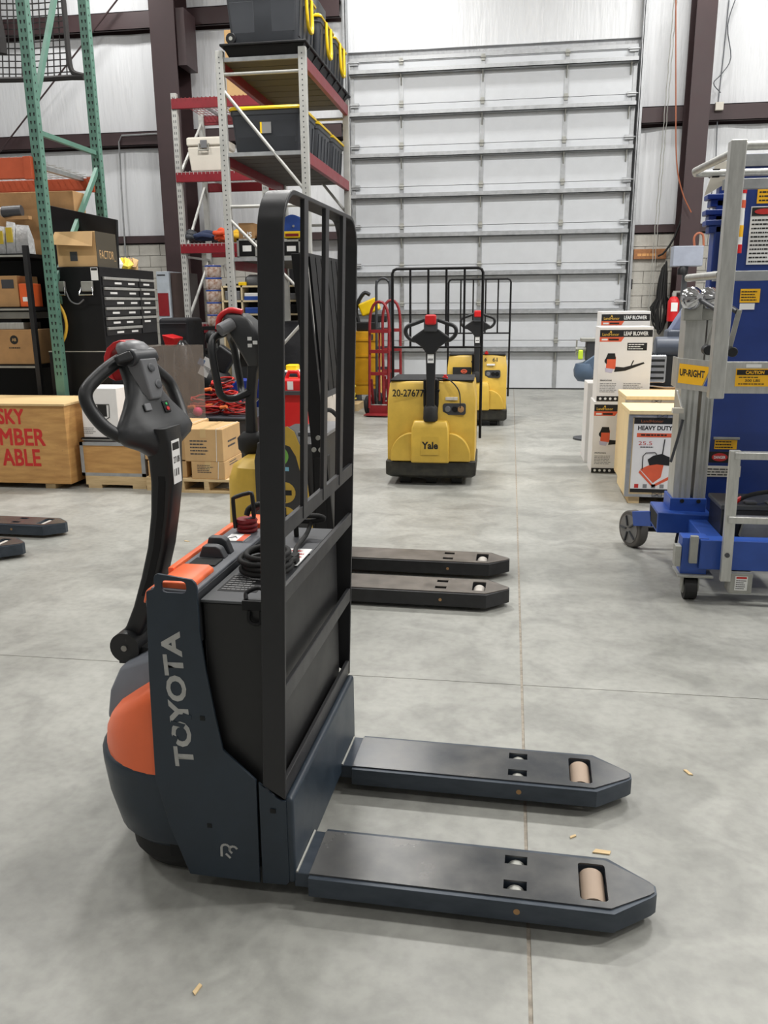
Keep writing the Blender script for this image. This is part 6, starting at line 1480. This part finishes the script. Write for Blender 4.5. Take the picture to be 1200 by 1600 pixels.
for z in (zt_, z2, z3):
    for x in (hx0, hx1):
        MB(o).bx(x - 0.02 if x > -3 else x - 0.03, x + 0.03 if x > -3 else x + 0.02, GY + 0.03, GYb + 0.05, z - 0.12, z).build('beam', m_rackred, GK, bevel=0.005)
    for k in range(9):
        yy = GY + 0.05 + k * 0.268
        MB(o).bx(hx0, hx1, yy, yy + 0.25, z - 0.022, z - 0.001).build('deck_panel', M('deck_grey', (84, 82, 78), 0.7, var=0.15), GK)
    MB(o).bx(hx0 + 0.04, hx1 - 0.04, GY + 0.02, GY + 0.05, z - 0.035, z + 0.004).build('deck_edge', m_galv, GK)
def tote(y, z, d, h, label, x0=hx0 + 0.06, x1=hx1 - 0.04, lid=True, wheels=False, handle=False):
    T = thing('storage_tote', label, 'tote', ((x0 + x1) / 2, y + d / 2, z), 0, 'black totes with yellow lids on the grey rack')
    w_ = (x1 - x0) / 2
    def rr(s, e, zz): return [(a, b, zz) for a, b in rrect(-w_ * s, w_ * s, -d / 2 * e, d / 2 * e, 0.05, 3)]
    b = MB().loft([rr(0.88, 0.86, 0.002), rr(0.9, 0.88, 0.03), rr(0.97, 0.96, h - 0.09), rr(1.0, 0.99, h - 0.08), rr(1.0, 0.99, h - 0.035)]).build('body', m_tote, T, smooth=40)
    for xx in (-0.22, 0.22):
        MB().loft([[(xx * 0.95 - 0.12, -d / 2 * 0.895, 0.10), (xx * 0.95 + 0.12, -d / 2 * 0.895, 0.10), (xx * .95 + 0.12, -d / 2 * 0.86, 0.10), (xx * .95 - 0.12, -d / 2 * 0.86, 0.10)], [(xx - 0.13, -d / 2 * 0.955, h * .72), (xx + 0.13, -d / 2 * 0.955, h * .72), (xx + 0.13, -d / 2 * 0.92, h * .72), (xx - 0.13, -d / 2 * 0.92, h * .72)]]).build('rib_panel', m_tote, b, bevel=0.006)
    for k in range(4):
        yy = -d / 2 * 0.7 + k * d * 0.23
        MB().loft([[(w_ * 0.87, yy - .03, 0.06), (w_ * 0.925, yy - .03, 0.06), (w_ * .925, yy + .03, 0.06), (w_ * .87, yy + .03, 0.06)], [(w_ * 0.93, yy - .03, h * .72), (w_ * 0.985, yy - .03, h * .72), (w_ * .985, yy + .03, h * .72), (w_ * .93, yy + .03, h * .72)]]).build('side_rib', m_tote, b)
    if lid:
        MB().loft([rr(1.03, 1.03, h - 0.035), rr(1.04, 1.04, h - 0.02), rr(1.0, 1.0, h)]).build('lid', m_yelplas, T, smooth=30)
    if handle:
        MB().tube([(w_ * 1.03, -0.12, h - 0.03), (w_ * 1.05, -0.11, h - 0.28), (w_ * 1.06, -0.05, h - 0.36), (w_ * 1.06, 0.05, h - 0.36), (w_ * 1.05, 0.11, h - 0.28), (w_ * 1.03, 0.12, h - 0.03)], 0.02, n=6, smooth=2).build('handle', m_yelplas, T, smooth=60)
    if wheels:
        MB().cyl((-w_ * 0.88, -d / 2 * 0.92, 0.06), (-w_ * 0.88, -d / 2 * 0.86, 0.06), 0.055, n=18).build('wheel', m_black, T, bevel=0.006)
        MB().cyl((-w_ * 0.88, -d / 2 * 0.925, 0.06), (-w_ * 0.88, -d / 2 * 0.92, 0.06), 0.02, n=12).build('wheel_hub', m_alub, T)
    return T
hB = W(414, 165, GY + 0.06).z - z2
t2 = tote(GY + 0.06, z2, 0.72, hB, 'black yellow-lidded tote with a small sticker, front of the lower row on the grey rack')
st_ = MB().bx(-0.06, 0.06, -0.352, -0.345, hB * .42, hB * .66).build('sticker', m_greyprint, t2); MB().bx(-0.06, -0.04, -0.354, -0.352, hB * .42, hB * .66).build('sticker_stripe', m_yelplas, st_)
tote(GY + 0.86, z2, 0.72, hB, 'black yellow-lidded tote, second along the lower row of the grey rack')
tote(GY + 1.66, z2, 0.72, hB, 'black yellow-lidded tote, farthest along the lower row of the grey rack')
# upturned lid tray and upper totes
TR, o = TW('storage_tray', 'black ribbed tray lying on the top level of the grey rack under the big totes', 'tray', (-2.7, 10.2, zt_ + 0.001))
MB(o).loft([[(hx0 + .1, GY + .05, zt_ + .001), (hx1 - .03, GY + .05, zt_ + .001), (hx1 - .03, GYb, zt_ + .001), (hx0 + .1, GYb, zt_ + .001)], [(hx0 + .05, GY + .0, zt_ + .10), (hx1 + .03, GY + .0, zt_ + .10), (hx1 + .03, GYb + .05, zt_ + .10), (hx0 + .05, GYb + .05, zt_ + .10)]]).build('tray', m_black, TR)
MB(o).bx(hx0 + 0.02, hx1 + 0.06, GY - 0.03, GYb + 0.08, zt_ + 0.10, zt_ + 0.125).build('rim', m_black, TR, bevel=0.008)
for k in range(7):
    yy = GY + 0.15 + 0.34 * k
    MB(o).add([(hx1 - .028, yy, zt_ + .01), (hx1 - .028, yy + .05, zt_ + .01), (hx1 + .05, yy + .05, zt_ + .10), (hx1 + .05, yy, zt_ + .10), (hx1 - .06, yy, zt_ + .01), (hx1 - .06, yy + .05, zt_ + .01), (hx1 + .0, yy + .05, zt_ + .10), (hx1 + .0, yy, zt_ + .10)], [(0, 1, 2, 3), (7, 6, 5, 4), (0, 4, 5, 1), (1, 5, 6, 2), (2, 6, 7, 3), (3, 7, 4, 0)]).build('rib', m_black, TR)
zq = zt_ + 0.126
tote(GY + 0.0, zq, 0.76, 0.54, 'large wheeled charcoal tote with yellow side handle at the front of the top level', x0=hx0 + 0.08, x1=hx1 - 0.01, wheels=True, handle=True)
tote(GY + 0.84, zq, 0.72, 0.50, 'charcoal tote with a hanging yellow handle, second along the top level', x0=hx0 + 0.08, x1=hx1 + 0.02, handle=True)
tote(GY + 1.62, zq, 0.72, 0.50, 'charcoal tote at the far end of the top level of the grey rack', x0=hx0 + 0.08, x1=hx1 + 0.02, handle=True)
tag(MB().loft([[(a, b, zq + 0.501) for a, b in rrect(-3.0, -2.25, GY + 0.95, GY + 1.5, 0.06, 3)], [(a, b, zq + 0.69) for a, b in rrect(-2.98, -2.24, GY + 0.97, GY + 1.48, 0.06, 3)], [(a, b, zq + 0.74) for a, b in rrect(-2.9, -2.3, GY + 1.02, GY + 1.42, 0.06, 3)]]).build('tool_case', m_tote, smooth=40), 'grey hard tool case lying on the second tote of the top level', 'case')

# lower shelf of the grey rack: cases, reel, hoists
zq = z3 + 0.001
def case(px0, px1, y, h, label):
    xa = W(px0, 395, y).x; xb = W(px1, 395, y).x
    T = thing('flight_case', label, 'case', ((xa + xb) / 2, y + 0.2, zq), 0, 'black road cases on the grey rack')
    w_ = (xb - xa) / 2
    b = MB().bx(-w_, w_, -0.2, 0.2, 0, h).build('body', m_black, T, bevel=0.005)
    for q in ((-w_, -w_ + .02, 0, h), (w_ - .02, w_, 0, h), (-w_, w_, 0, .02), (-w_, w_, h - .02, h)):
        MB().bx(q[0] - .002, q[1] + .002, -0.204, -0.19, q[2], q[3]).build('edge_trim', m_alu, T)
    MB().bx(-0.05, 0.05, -0.206, -0.2, h * .35, h * .65).build('label', m_white, b)
    return T
hcs = W(395, 372, 9.2).z - zq
case(371, 402, 9.25, hcs, 'black road case with silver edges and white label, left on the grey rack shelf')
case(404, 440, 9.3, hcs * 0.95, 'black road case with silver edges, in the middle of the grey rack shelf')
case(441, 470, 9.25, hcs * 0.9, 'black road case with silver edges, right on the grey rack shelf')
xa, xb, za, zb = PB(375, 349, 398, 371, 9.35)
b = tag(MB().bx(xa, xb, 9.30, 9.6, zq + hcs + 0.001, zb).build('carton', m_carddk, bevel=0.004), 'small brown carton with white letters on the left road case', 'carton')
text('NS', (xb - 0.12, 9.30, zq + hcs + 0.015), X1, Z1, 0.10, 0.06, m_white, b, bold=0.03)
c = W(452, 352, 9.75)
T = thing('hose_reel', 'round blue hose reel on the grey rack behind the road cases', 'reel', (c.x, 9.9, zq), 0)
zc_ = c.z - zq
MB().cyl((0, -0.03, zc_), (0, 0.0, zc_), 0.13, n=28).build('reel_disc', m_blue, T, bevel=0.008)
MB().cyl((0, 0.1, zc_), (0, 0.13, zc_), 0.13, n=28).build('reel_disc', m_blue, T, bevel=0.008)
MB().cyl((0, 0, zc_), (0, 0.1, zc_), 0.08, n=20).build('reel_drum', m_dkgrey, T, smooth=True)
MB().cyl((0.02, -0.04, zc_), (0.02, -0.03, zc_), 0.015, n=10).build('hub_bolt', m_chrome, T)
MB().bx(-0.06, 0.06, -0.03, 0.13, 0, zc_ - 0.12).build('reel_stand', m_dkgrey, T)
for k, (px0, px1, mt_, lb) in enumerate(((402, 424, m_yelplas, 'yellow level tool lying on the road cases at the left post'), (424, 441, m_red, 'red tool body between the yellow bars on the road cases'), (441, 470, m_yelplas, 'yellow bar tool lying on the right road case'))):
    xa, xb, za, zb = PB(px0, 362, px1, 373, 9.33)
    T = thing('hand_tool', lb, 'tool', ((xa + xb) / 2, 9.4, zq + hcs + 0.001), 0, 'coloured tools on the road cases')
    MB().bx(-(xb - xa) / 2 + .002, (xb - xa) / 2 - .002, -0.05, 0.05, 0, 0.075).build('body', mt_, T, bevel=0.012)
    MB().bx(-(xb - xa) / 2 + .03, (xb - xa) / 2 - .03, -0.052, -0.05, 0.02, 0.05).build('label', m_dkred if k != 1 else m_white, T)

# ================================================================== WOODEN CUBBY SHELF
KY = 11.56
kx0, kx1 = W(348, 470, KY).x, W(466, 470, KY).x
kz1, kz0 = W(400, 446, KY).z, W(400, 545, KY).z
KB, o = TW('cubby_shelf', 'pale wooden cubby shelf with pigeonholes below the grey rack', 'shelf', ((kx0 + kx1) / 2, KY + 0.15, 0))
m_cub = M('cubby_wood', (222, 204, 166), 0.6, var=0.06)
kxs = [kx0, W(378, 470, KY).x, W(412, 470, KY).x, W(444, 470, KY).x, kx1]
kzs = [kz1, W(400, 469, KY).z, W(400, 490, KY).z, W(400, 513, KY).z, kz0]
for x in kxs: MB(o).bx(x - 0.012, x + 0.012, KY, KY + 0.3, 0.0 if x in (kx0, kx1) else kz0, kz1).build('upright', m_cub, KB)
for z in kzs: MB(o).bx(kx0, kx1, KY, KY + 0.3, z - 0.024, z).build('board', m_cub, KB)
MB(o).bx(kx0, kx1, KY + 0.3, KY + 0.31, 0.0, kz1).build('back', m_dkgrey, KB)
items = [(0, 0, 'folded paper', m_headlt, 'paper'), (1, 0, 'white and blue box', m_white, 'box'), (3, 0, 'grey case', m_headlt, 'case'), (1, 1, 'blue case', m_blue, 'case'), (2, 1, 'blue tub', m_blue, 'tub'), (3, 1, 'black pouch', m_black, 'pouch'), (3, 2, 'yellow level', m_yelplas, 'level'), (0, 1, 'black pouch', m_black, 'pouch'), (2, 0, 'navy binder', m_tote, 'binder')]
cn = ('far left', 'second', 'third', 'right'); rn = ('top', 'second', 'third')
for (ci, ri, nm, mt_, ct_) in items:
    xa, xb = kxs[ci] + 0.03, kxs[ci + 1] - 0.03; z = kzs[ri + 1]
    h = (kzs[ri] - kzs[ri + 1]) * random.Random(ci * 7 + ri).uniform(0.4, 0.7)
    if nm == 'yellow level': h = 0.05
    ob = MB().bx(xa, xb, KY + 0.02, KY + 0.24, z + 0.001, z + h).build(nm.replace(' ', '_'), mt_, bevel=0.012)
    tag(ob, nm + ' in the ' + rn[ri] + ' row, ' + cn[ci] + ' pigeonhole of the wooden shelf', ct_)
    if nm == 'white and blue box': MB().bx(xa - .001, xb + .001, KY + 0.018, KY + 0.02, z + 0.001, z + h * .55).build('blue_band', m_blue, ob)
c = W(440, 545, KY)
T, o = TW('spray_bottle', 'white spray bottle on the lowest right pigeonhole of wooden shelf', 'bottle', (W(455, 530, KY).x, KY + 0.1, kz0 + 0.001))
MB().lathe([(0.001, 0), (0.05, 0), (0.055, 0.02), (0.05, 0.12), (0.015, 0.17), (0.015, 0.2), (0.001, 0.2)], (0, 0, 0), n=16).build('body', m_white, T, smooth=50)
MB().bx(-0.015, 0.05, -0.012, 0.012, 0.2, 0.23).build('trigger', m_headlt, T, bevel=0.004)
# tools on top of the cubby
T = thing('heat_gun', 'silver and black tool leaning on the left of the wooden shelf top', 'tool', (W(358, 444, KY).x, KY + 0.12, kz1 + 0.001))
MB().cyl((-0.06, 0, 0.30), (0.03, 0, 0.03), 0.045, 0.03, n=14).build('barrel', m_alu, T, smooth=True)
MB().bx(-0.08, 0.08, -0.05, 0.08, 0, 0.03).build('base', m_black, T, bevel=0.01)
T = thing('tool_bag', 'black tool bag with a yellow pump on top of the wooden shelf', 'bag', (W(395, 444, KY).x, KY + 0.14, kz1 + 0.001))
MB().loft([[(a, b, 0) for a, b in rrect(-0.14, 0.18, -0.1, 0.1, 0.03, 3)], [(a, b, 0.11) for a, b in rrect(-0.13, 0.17, -0.09, 0.09, 0.03, 3)], [(a, b, 0.15) for a, b in rrect(-0.08, 0.12, -0.04, 0.04, 0.02, 3)]]).build('bag', m_plas, T, smooth=50)
MB().bx(-0.22, -0.10, -0.12, -0.06, 0, 0.05).build('pump', m_yelplas, T, bevel=0.01)

# ================================================================== HAND TRUCKS AND YELLOW CABINET by the door
def hand_truck(px, py, w, h, yaw, label, mt, Y=11.4, hoop=0.26):
    c = W(px, py, Y)
    T = thing('hand_truck', label, 'hand truck', (c.x, Y, 0), yaw, 'hand trucks parked by the overhead door')
    fr = MB().tube([(-w, 0.0, 0.10), (-w, 0.05, 0.9), (-w, 0.07, h - hoop), (-w * 0.8, 0.075, h - hoop * 0.35), (-w * 0.35, 0.08, h), (w * 0.35, 0.08, h), (w * 0.8, 0.075, h - hoop * 0.35), (w, 0.07, h - hoop), (w, 0.05, 0.9), (w, 0.0, 0.10)], 0.02, n=8, smooth=2).build('frame', mt, T, smooth=60)
    for z in (0.55, 0.85, 1.12): MB().bx(-w, w, 0.02, 0.05, z, z + 0.045).build('cross_bar', mt, fr)
    MB().cyl((0, 0.04, 0.2), (0, 0.07, 1.12), 0.014, n=8).build('centre_bar', mt, fr, smooth=60)
    for s in (-1, 1):
        wl = MB().cyl((s * (w + 0.02), 0.12, 0.13), (s * (w + 0.08), 0.12, 0.13), 0.13, n=22).build('wheel', m_rubber, T, bevel=0.015)
        MB().cyl((s * (w + 0.018), 0.12, 0.13), (s * (w + 0.083), 0.12, 0.13), 0.06, n=16).build('hub', m_headlt, wl, smooth=True)
        MB().beam((s * w * .8, 0.02, 0.50), (s * w * .85, 0.13, 0.14), 0.035, 0.02).build('axle_bracket', mt, T)
    MB().cyl((-w - 0.08, 0.12, 0.13), (w + 0.08, 0.12, 0.13), 0.012, n=8).build('axle', m_alub, T, smooth=60)
    MB().bx(-w - 0.03, w + 0.03, -0.20, 0.02, 0.02, 0.032).build('toe_plate', mt, T)
    MB().bx(-w, w, -0.01, 0.01, 0.03, 0.14).build('toe_riser', mt, T)
    return T
m_htred = M('hand_truck_red', (134, 34, 38), 0.45, var=0.2)
hand_truck(592, 640, 0.135, 1.52, R_(-6), 'red hand truck with arched handle beside the yellow cabinet, nearest of three', m_htred, Y=11.25)
hand_truck(613, 640, 0.125, 1.54, R_(12), 'red hand truck partly behind the numbered yellow truck', m_htred, Y=11.75)
hand_truck(599, 640, 0.10, 1.86, R_(0), 'tall grey hand truck with a narrow loop handle behind the red ones', m_dkgrey, Y=12.25, hoop=0.12)
# yellow cabinet
xa, xb, za, zb = PB(548, 518, 592, 612, 12.6)
YC, o = TW('steel_cabinet', 'yellow ribbed steel cabinet behind the red hand trucks', 'cabinet', ((xa + xb) / 2, 12.9, 0))
MB(o).bx(xa, xb, 12.6, 13.1, 0.14, zb).build('body', M('cabinet_yellow', (214, 158, 30), 0.45, var=0.1), YC, bevel=0.006)
for z in (0.3, 0.72, zb - 0.14): MB(o).bx(xa - 0.005, xb + 0.005, 12.585, 12.6, z, z + 0.03).build('rib', MATS['cabinet_yellow'], YC)
for x in (xa + 0.02, xb - 0.08): MB(o).bx(x, x + 0.06, 12.62, 13.08, 0, 0.14).build('leg', m_dkgrey, YC)
MB(o).bx(xb - 0.11, xb - 0.085, 12.58, 12.6, zb - 0.13, zb - 0.04).build('latch', m_dkgrey, YC)
ztop_ = zb
T = thing('chainsaw', 'yellow and black power saw on top of the yellow cabinet', 'saw', (W(582, 518, 12.75).x, 12.8, ztop_ + 0.001))
MB().bx(-0.24, 0.10, -0.12, 0.12, 0, 0.14).build('base', m_plas, T, bevel=0.02)
MB().obx((-0.05, 0, 0.36), (0.30, 0.16, 0.20), Matrix.Rotation(R_(-22), 3, 'Y')).build('motor_body', m_yelplas, T, bevel=0.03)
MB().tube([(-0.22, 0, 0.12), (-0.26, 0, 0.34), (-0.14, 0, 0.56), (-0.04, 0, 0.54)], 0.03, n=8, smooth=4).build('handle', m_plas, T, smooth=60)
MB().bx(-0.06, 0.22, -0.02, 0.03, 0.13, 0.24).build('guard', m_plas, T, bevel=0.02)
# yellow rope heap on a wooden board
c = W(578, 622, 11.9)
T = thing('rope_heap', 'heap of yellow rope on a low wooden board behind the hand truck wheel', 'rope', (c.x - 0.36, 11.9, 0))
MB().bx(-0.28, 0.22, -0.2, 0.25, 0.0, 0.10).build('board', m_wood, T)
mb = MB(); rnd = random.Random(3)
for j in range(12):
    r_ = rnd.uniform(0.10, 0.22); tx = rnd.uniform(-.3, .3)
    mb.tube([(r_ * math.cos(2 * math.pi * i / 14) - 0.05 + rnd.uniform(-.02, .02), r_ * .8 * math.sin(2 * math.pi * i / 14), 0.12 + 0.022 * j + max(-0.01, tx * r_ * math.cos(2 * math.pi * i / 14)) + rnd.uniform(0, .015)) for i in range(14)], 0.016, n=5, closed=True)
mb.build('rope', M('rope_yellow', (214, 196, 70), 0.7), T, smooth=60)

# ================================================================== CLUTTER BETWEEN RACKS AND CARTONS
# pale grey cabinet machine by the block wall
xa, xb, za, zb = PB(246, 424, 266, 500, 12.2)
T, o = TW('copier', 'pale grey office machine with a dark panel between tool chest and red rack', 'machine', ((xa + xb) / 2, 12.5, 0))
MB(o).bx(xa, xb, 12.2, 12.8, 0.0, zb).build('body', M('machine_grey', (168, 176, 184), 0.5), T, bevel=0.01)
MB(o).bx(xb, xb + 0.22, 12.25, 12.8, 0.0, zb - 0.02).build('side_panel', M('panel_brown', (60, 46, 42), 0.5), T, bevel=0.006)
MB(o).bx(xa + 0.01, xb - 0.03, 12.19, 12.2, za + 0.06, W(256, 458, 12.2).z).build('dark_window', m_dkred, T)
MB(o).bx(xa + 0.02, xb - 0.06, 12.195, 12.2, zb - 0.06, zb - 0.045).build('maker_plate', m_blackprint, T)
# black case, red bag on a low table beyond the chest
xa, xb, za, zb = PB(248, 497, 294, 535, 9.6)
T, o = TW('equipment_case', 'big black padded case standing behind the acrylic sheet', 'case', ((xa + xb) / 2, 9.8, 0))
MB(o).bx(xa, xb, 9.6, 10.1, 0.0, zb).build('body', M('padded_black', (24, 25, 30), 0.7), T, bevel=0.04, seg=3)
MB(o).bx(xa + 0.02, xb - 0.02, 9.59, 9.6, zb - 0.07, zb - 0.055).build('zip', m_dkgrey, T)
xa, xb, za, zb = PB(252, 523, 270, 541, 9.2)
T, o = TW('storage_bin', 'red plastic bin on black drum beside the padded case', 'bin', ((xa + xb) / 2, 9.35, 0))
MB(o).cyl(((xa + xb) / 2, 9.38, 0), ((xa + xb) / 2, 9.38, za), 0.12, n=20).build('drum', m_black, T, smooth=True)
MB(o).loft([[(xa + .02, 9.25, za), (xb - .02, 9.25, za), (xb - .02, 9.5, za), (xa + .02, 9.5, za)], [(xa, 9.22, zb), (xb, 9.22, zb - .04), (xb, 9.53, zb - .04), (xa, 9.53, zb)]]).build('bin', m_red, T, bevel=0.01)
T = thing('plastic_bag', 'black shiny bag slumped beside the red bin', 'bag', (W(284, 560, 8.7).x, 8.75, 0))
ze = W(284, 532, 8.7).z
rnd = random.Random(12)
MB().loft([[(r_ * math.cos(2 * math.pi * i / 12) * rnd.uniform(.85, 1.15), r_ * math.sin(2 * math.pi * i / 12) * rnd.uniform(.85, 1.15), ze * t_) for i in range(12)] for r_, t_ in ((0.11, 0), (0.13, .3), (0.12, .7), (0.10, .92), (0.03, 1.0))]).build('bag', M('bin_bag', (26, 26, 28), 0.25, bump=0.5, bs=14), T, smooth=60)
# black upright machine with a tag
c = W(328, 560, 8.6)
T = thing('upright_compressor', 'black upright machine with a white instruction tag beside the acrylic sheet', 'machine', (c.x, 8.75, 0))
zt3 = W(328, 520, 8.6).z
MB().lathe([(0.001, 0), (0.17, 0), (0.19, 0.05), (0.19, 0.62), (0.15, 0.72), (0.06, 0.76), (0.001, 0.76)], (0, 0, 0.06), n=20).build('tank', m_black, T, smooth=50)
MB().cyl((-0.03, 0, 0.80), (-0.02, 0, zt3 - 0.06), 0.05, n=16).build('column', m_plas, T, smooth=True)
MB().lathe([(0.001, 0), (0.05, 0), (0.075, 0.03), (0.07, 0.10), (0.03, 0.14), (0.001, 0.14)], (-0.02, 0, zt3 - 0.12), n=16).build('head', m_black, T, smooth=50)
MB().obx((0.10, -0.02, 0.93), (0.22, 0.12, 0.26), Matrix.Rotation(R_(35), 3, 'Y')).build('housing', m_plas, T, bevel=0.03)
for a in (0, 2.1, 4.2): MB().cyl((0.12 * math.cos(a), 0.12 * math.sin(a), 0), (0.12 * math.cos(a), 0.12 * math.sin(a), 0.06), 0.03, n=10).build('foot', m_rubber, T)
tgx = MB().obx((-0.03, -0.21, 0.86), (0.11, 0.003, 0.20), Matrix.Rotation(R_(28), 3, 'Y')).build('instruction_tag', m_white, T)
MB().obx((-0.075, -0.2125, 0.915), (0.07, 0.001, 0.07), Matrix.Rotation(R_(28), 3, 'Y')).build('tag_picture', M('picture_blue', (90, 120, 160), 0.6), tgx)
for k in range(4): MB().obx((-0.02 + 0.011 * k, -0.2125, 0.86 - 0.021 * k), (0.08, 0.001, 0.007), Matrix.Rotation(R_(28), 3, 'Y')).build('tag_line', m_greyprint, tgx)
# blue wheelbarrow tray with silver tubes
c0, c1, c2 = W(340, 648, 8.45), W(372, 592, 8.45), W(402, 592, 8.45)
T = thing('wheelbarrow', 'blue wheelbarrow tray tipped up behind the red cords', 'wheelbarrow', (W(375, 620, 8.45).x, 8.5, 0))
ox = -T.location.x
tr_ = MB((ox, -8.5, 0)).prism([(c0.x, c0.z - 0.05), (c0.x + 0.04, c0.z + 0.10), (W(352, 612, 8.45).x, W(352, 612, 8.45).z), (c1.x, c1.z), (c2.x + 0.35, c2.z - 0.03), (c2.x + 0.40, c0.z - 0.05)], 8.42, 8.58, XZ).build('tray', m_bluedk if False else M('tray_blue', (24, 50, 140), 0.35), T, bevel=0.02)
for q in (((347, 640), (400, 596)), ((362, 645), (402, 606)), ((378, 650), (404, 622))):
    MB((ox, -8.5, 0)).cyl(W(q[0][0], q[0][1], 8.36), W(q[1][0], q[1][1], 8.36), 0.014, n=8).build('handle_tube', m_chrome, T, smooth=60)
for dx in (-0.2, 0.3): MB((ox, -8.5, 0)).bx(c1.x + dx, c1.x + dx + 0.04, 8.48, 8.52, 0, c0.z).build('leg', m_dkgrey, T)
# red cans and papers seen between the backrest bars
xa, xb, za, zb = PB(436, 592, 474, 648, 8.0)
T, o = TW('fuel_can', 'red fuel can with a white label seen through the black backrest', 'can', ((xa + xb) / 2, 8.1, 0))
MB(o).bx(xa, xb, 8.0, 8.25, 0.0, zb).build('body', m_red, T, bevel=0.03)
MB(o).bx(W(449, 600, 8.0).x, W(458, 600, 8.0).x, 7.997, 8.0, W(453, 609, 8.0).z, W(453, 596, 8.0).z).build('label', m_white, T)
MB(o).tube([(xa + .05, 8.12, zb - .01), (xa + .08, 8.12, zb + .06), (xb - .08, 8.12, zb + .06), (xb - .05, 8.12, zb - .01)], 0.02, n=8).build('handle', m_red, T, smooth=60)
MB(o).bx(xa - 0.05, xb + 0.05, 7.95, 8.0, W(453, 617, 7.97).z, W(453, 611, 7.97).z).build('strap_bar', m_dkgrey, T)
xa, xb, za, zb = PB(440, 568, 472, 582, 8.6)
T, o = TW('work_table', 'small steel table with papers seen through the black backrest', 'table', ((xa + xb) / 2, 8.75, 0))
MB(o).bx(xa - .1, xb + .1, 8.58, 8.98, za - 0.03, za).build('top', m_dkgrey, T)
for x in (xa - .09, xb + .05):
    for y in (8.6, 8.92): MB(o).bx(x, x + .04, y, y + .04, 0, za - .03).build('leg', m_dkgrey, T)
tag(MB().bx(xa, xb, 8.6, 8.9, za + 0.001, za + 0.012).build('paper_stack', m_white), 'white papers on the small steel table', 'paper')
tag(MB().bx(xa + 0.02, xb - 0.08, 8.68, 8.82, za + 0.013, za + 0.075).build('tape_measure', m_yelplas, bevel=0.015), 'yellow tool lying on the white papers', 'tool')
# sacks and wooden stand behind
xa, xb, za, zb = PB(500, 606, 530, 640, 8.9)
T, o = TW('parts_sack', 'white and tan sacks heaped behind the black backrest', 'sack', ((xa + xb) / 2, 9.0, 0))
MB(o).loft([[(a, b, z) for a, b in rrect(xa + i_, xb - i_, 8.9 + i_, 9.25 - i_, 0.06, 3)] for i_, z in ((0.02, 0), (0, .15), (0.01, zb * .8), (0.06, zb))]).build('sack', m_cream, T, smooth=60)
MB(o).bx(xb + 0.0, xb + 0.06, 8.9, 8.96, 0, zb + .05).build('red_post', m_dkred, T)

# wood chips and scraps on the floor
for k, (px, py, sz, lb) in enumerate(((940, 1332, 0.026, 'small tan wood chip beside the near fork tip'), (895, 1308, 0.012, 'thin pale splinter between the two forks'), (308, 1547, 0.016, 'small wood splinter on the floor at lower left'), (1075, 1208, 0.018, 'thin splinter on the floor right of the far fork'), (292, 846, 0.02, 'pale scrap on the floor left of the orange tray'), (1030, 760, 0.02, ''), (910, 707, 0.03, 'pink scrap on the floor beside the white cartons'))):
    if not lb: continue
    c = G(px, py)
    a = 0.7 * k
    ob = MB().prism([(-sz, -sz * .25), (sz * .8, -sz * .35), (sz, sz * .2), (-sz * .6, sz * .35)], 0.0005, 0.004, lambda p, q, d: (p * math.cos(a) - q * math.sin(a), p * math.sin(a) + q * math.cos(a), d)).build('wood_chip' if k < 6 else 'plastic_scrap', m_wood if k < 6 else m_pink)
    ob.location = (c.x, c.y, 0); tag(ob, lb, 'scrap')

# added dark filler shapes, standing in for the deep shade among the racks
T = thing('dark_bulk', 'added dark bulk on the floor that darkens the space inside the grey rack', 'machine', (-2.66, 10.3, 0))
MB().loft([[(a, b, z) for a, b in rrect(-0.36 + i_, 0.36 - i_, -0.55 + i_, 0.75 - i_, 0.1, 3)] for i_, z in ((0.0, 0), (0.01, 0.5), (0.03, 1.0), (0.06, 1.22), (0.16, 1.30))]).build('cover', M('dark_bulk_black', (26, 26, 30), 0.6, bump=0.5, bs=8), T, smooth=60)  # black mass added to darken the view through the rack frame
MB().tube([(-0.37, -0.3, 0.35), (0, -0.58, 0.4), (0.37, -0.3, 0.35)], 0.012, n=6, smooth=4).build('tie_cord', m_dkgrey, T, smooth=60)
xa, xb, za, zb = PB(300, 520, 345, 600, 12.2)  # black boxes added to keep the space under the red rack dark
for k, (z0, z1, lb) in enumerate(((0.0, 0.42, 'added dark filler box on the floor, darkening the space under the red rack'), (0.421, 0.84, 'added dark filler box stacked on another, darkening the space under the red rack'))):
    T = thing('dark_filler_box', lb, 'crate', ((xa + xb) / 2, 12.5, z0), 0, 'added dark filler boxes under the red rack')
    w_ = (xb - xa) / 2 - 0.01
    b = MB().bx(-w_, w_, -0.3, 0.3, 0, z1 - z0).build('body', m_black, T, bevel=0.01)
    for j in range(5): MB().bx(-w_ + 0.05 + j * w_ * 0.38, -w_ + 0.09 + j * w_ * 0.38, -0.312, -0.3, 0.04, z1 - z0 - 0.06).build('rib', m_dkgrey, b)
    MB().bx(-w_ - 0.01, w_ + 0.01, -0.315, 0.31, z1 - z0 - 0.05, z1 - z0 - 0.001).build('rim', m_black, T, bevel=0.006)
xa, xb, za, zb = PB(362, 400, 470, 442, 12.25)  # dark block added as backing so the pale wall stays hidden
T, o = TW('dark_backing', 'added dark backing block behind the wooden cubby shelf', 'cabinet', ((xa + xb) / 2 + 0.25, 12.9, 0))
MB(o).bx(rx1 + 0.12, xb + 0.2, 12.3, 13.2, 0.0, zb).build('body', M('backing_dark', (40, 40, 44), 0.5), T, bevel=0.01)
MB(o).bx((rx1 + xb) / 2 + 0.15, (rx1 + xb) / 2 + 0.16, 12.295, 12.3, 0.05, zb - 0.05).build('backing_line', m_hole, T)
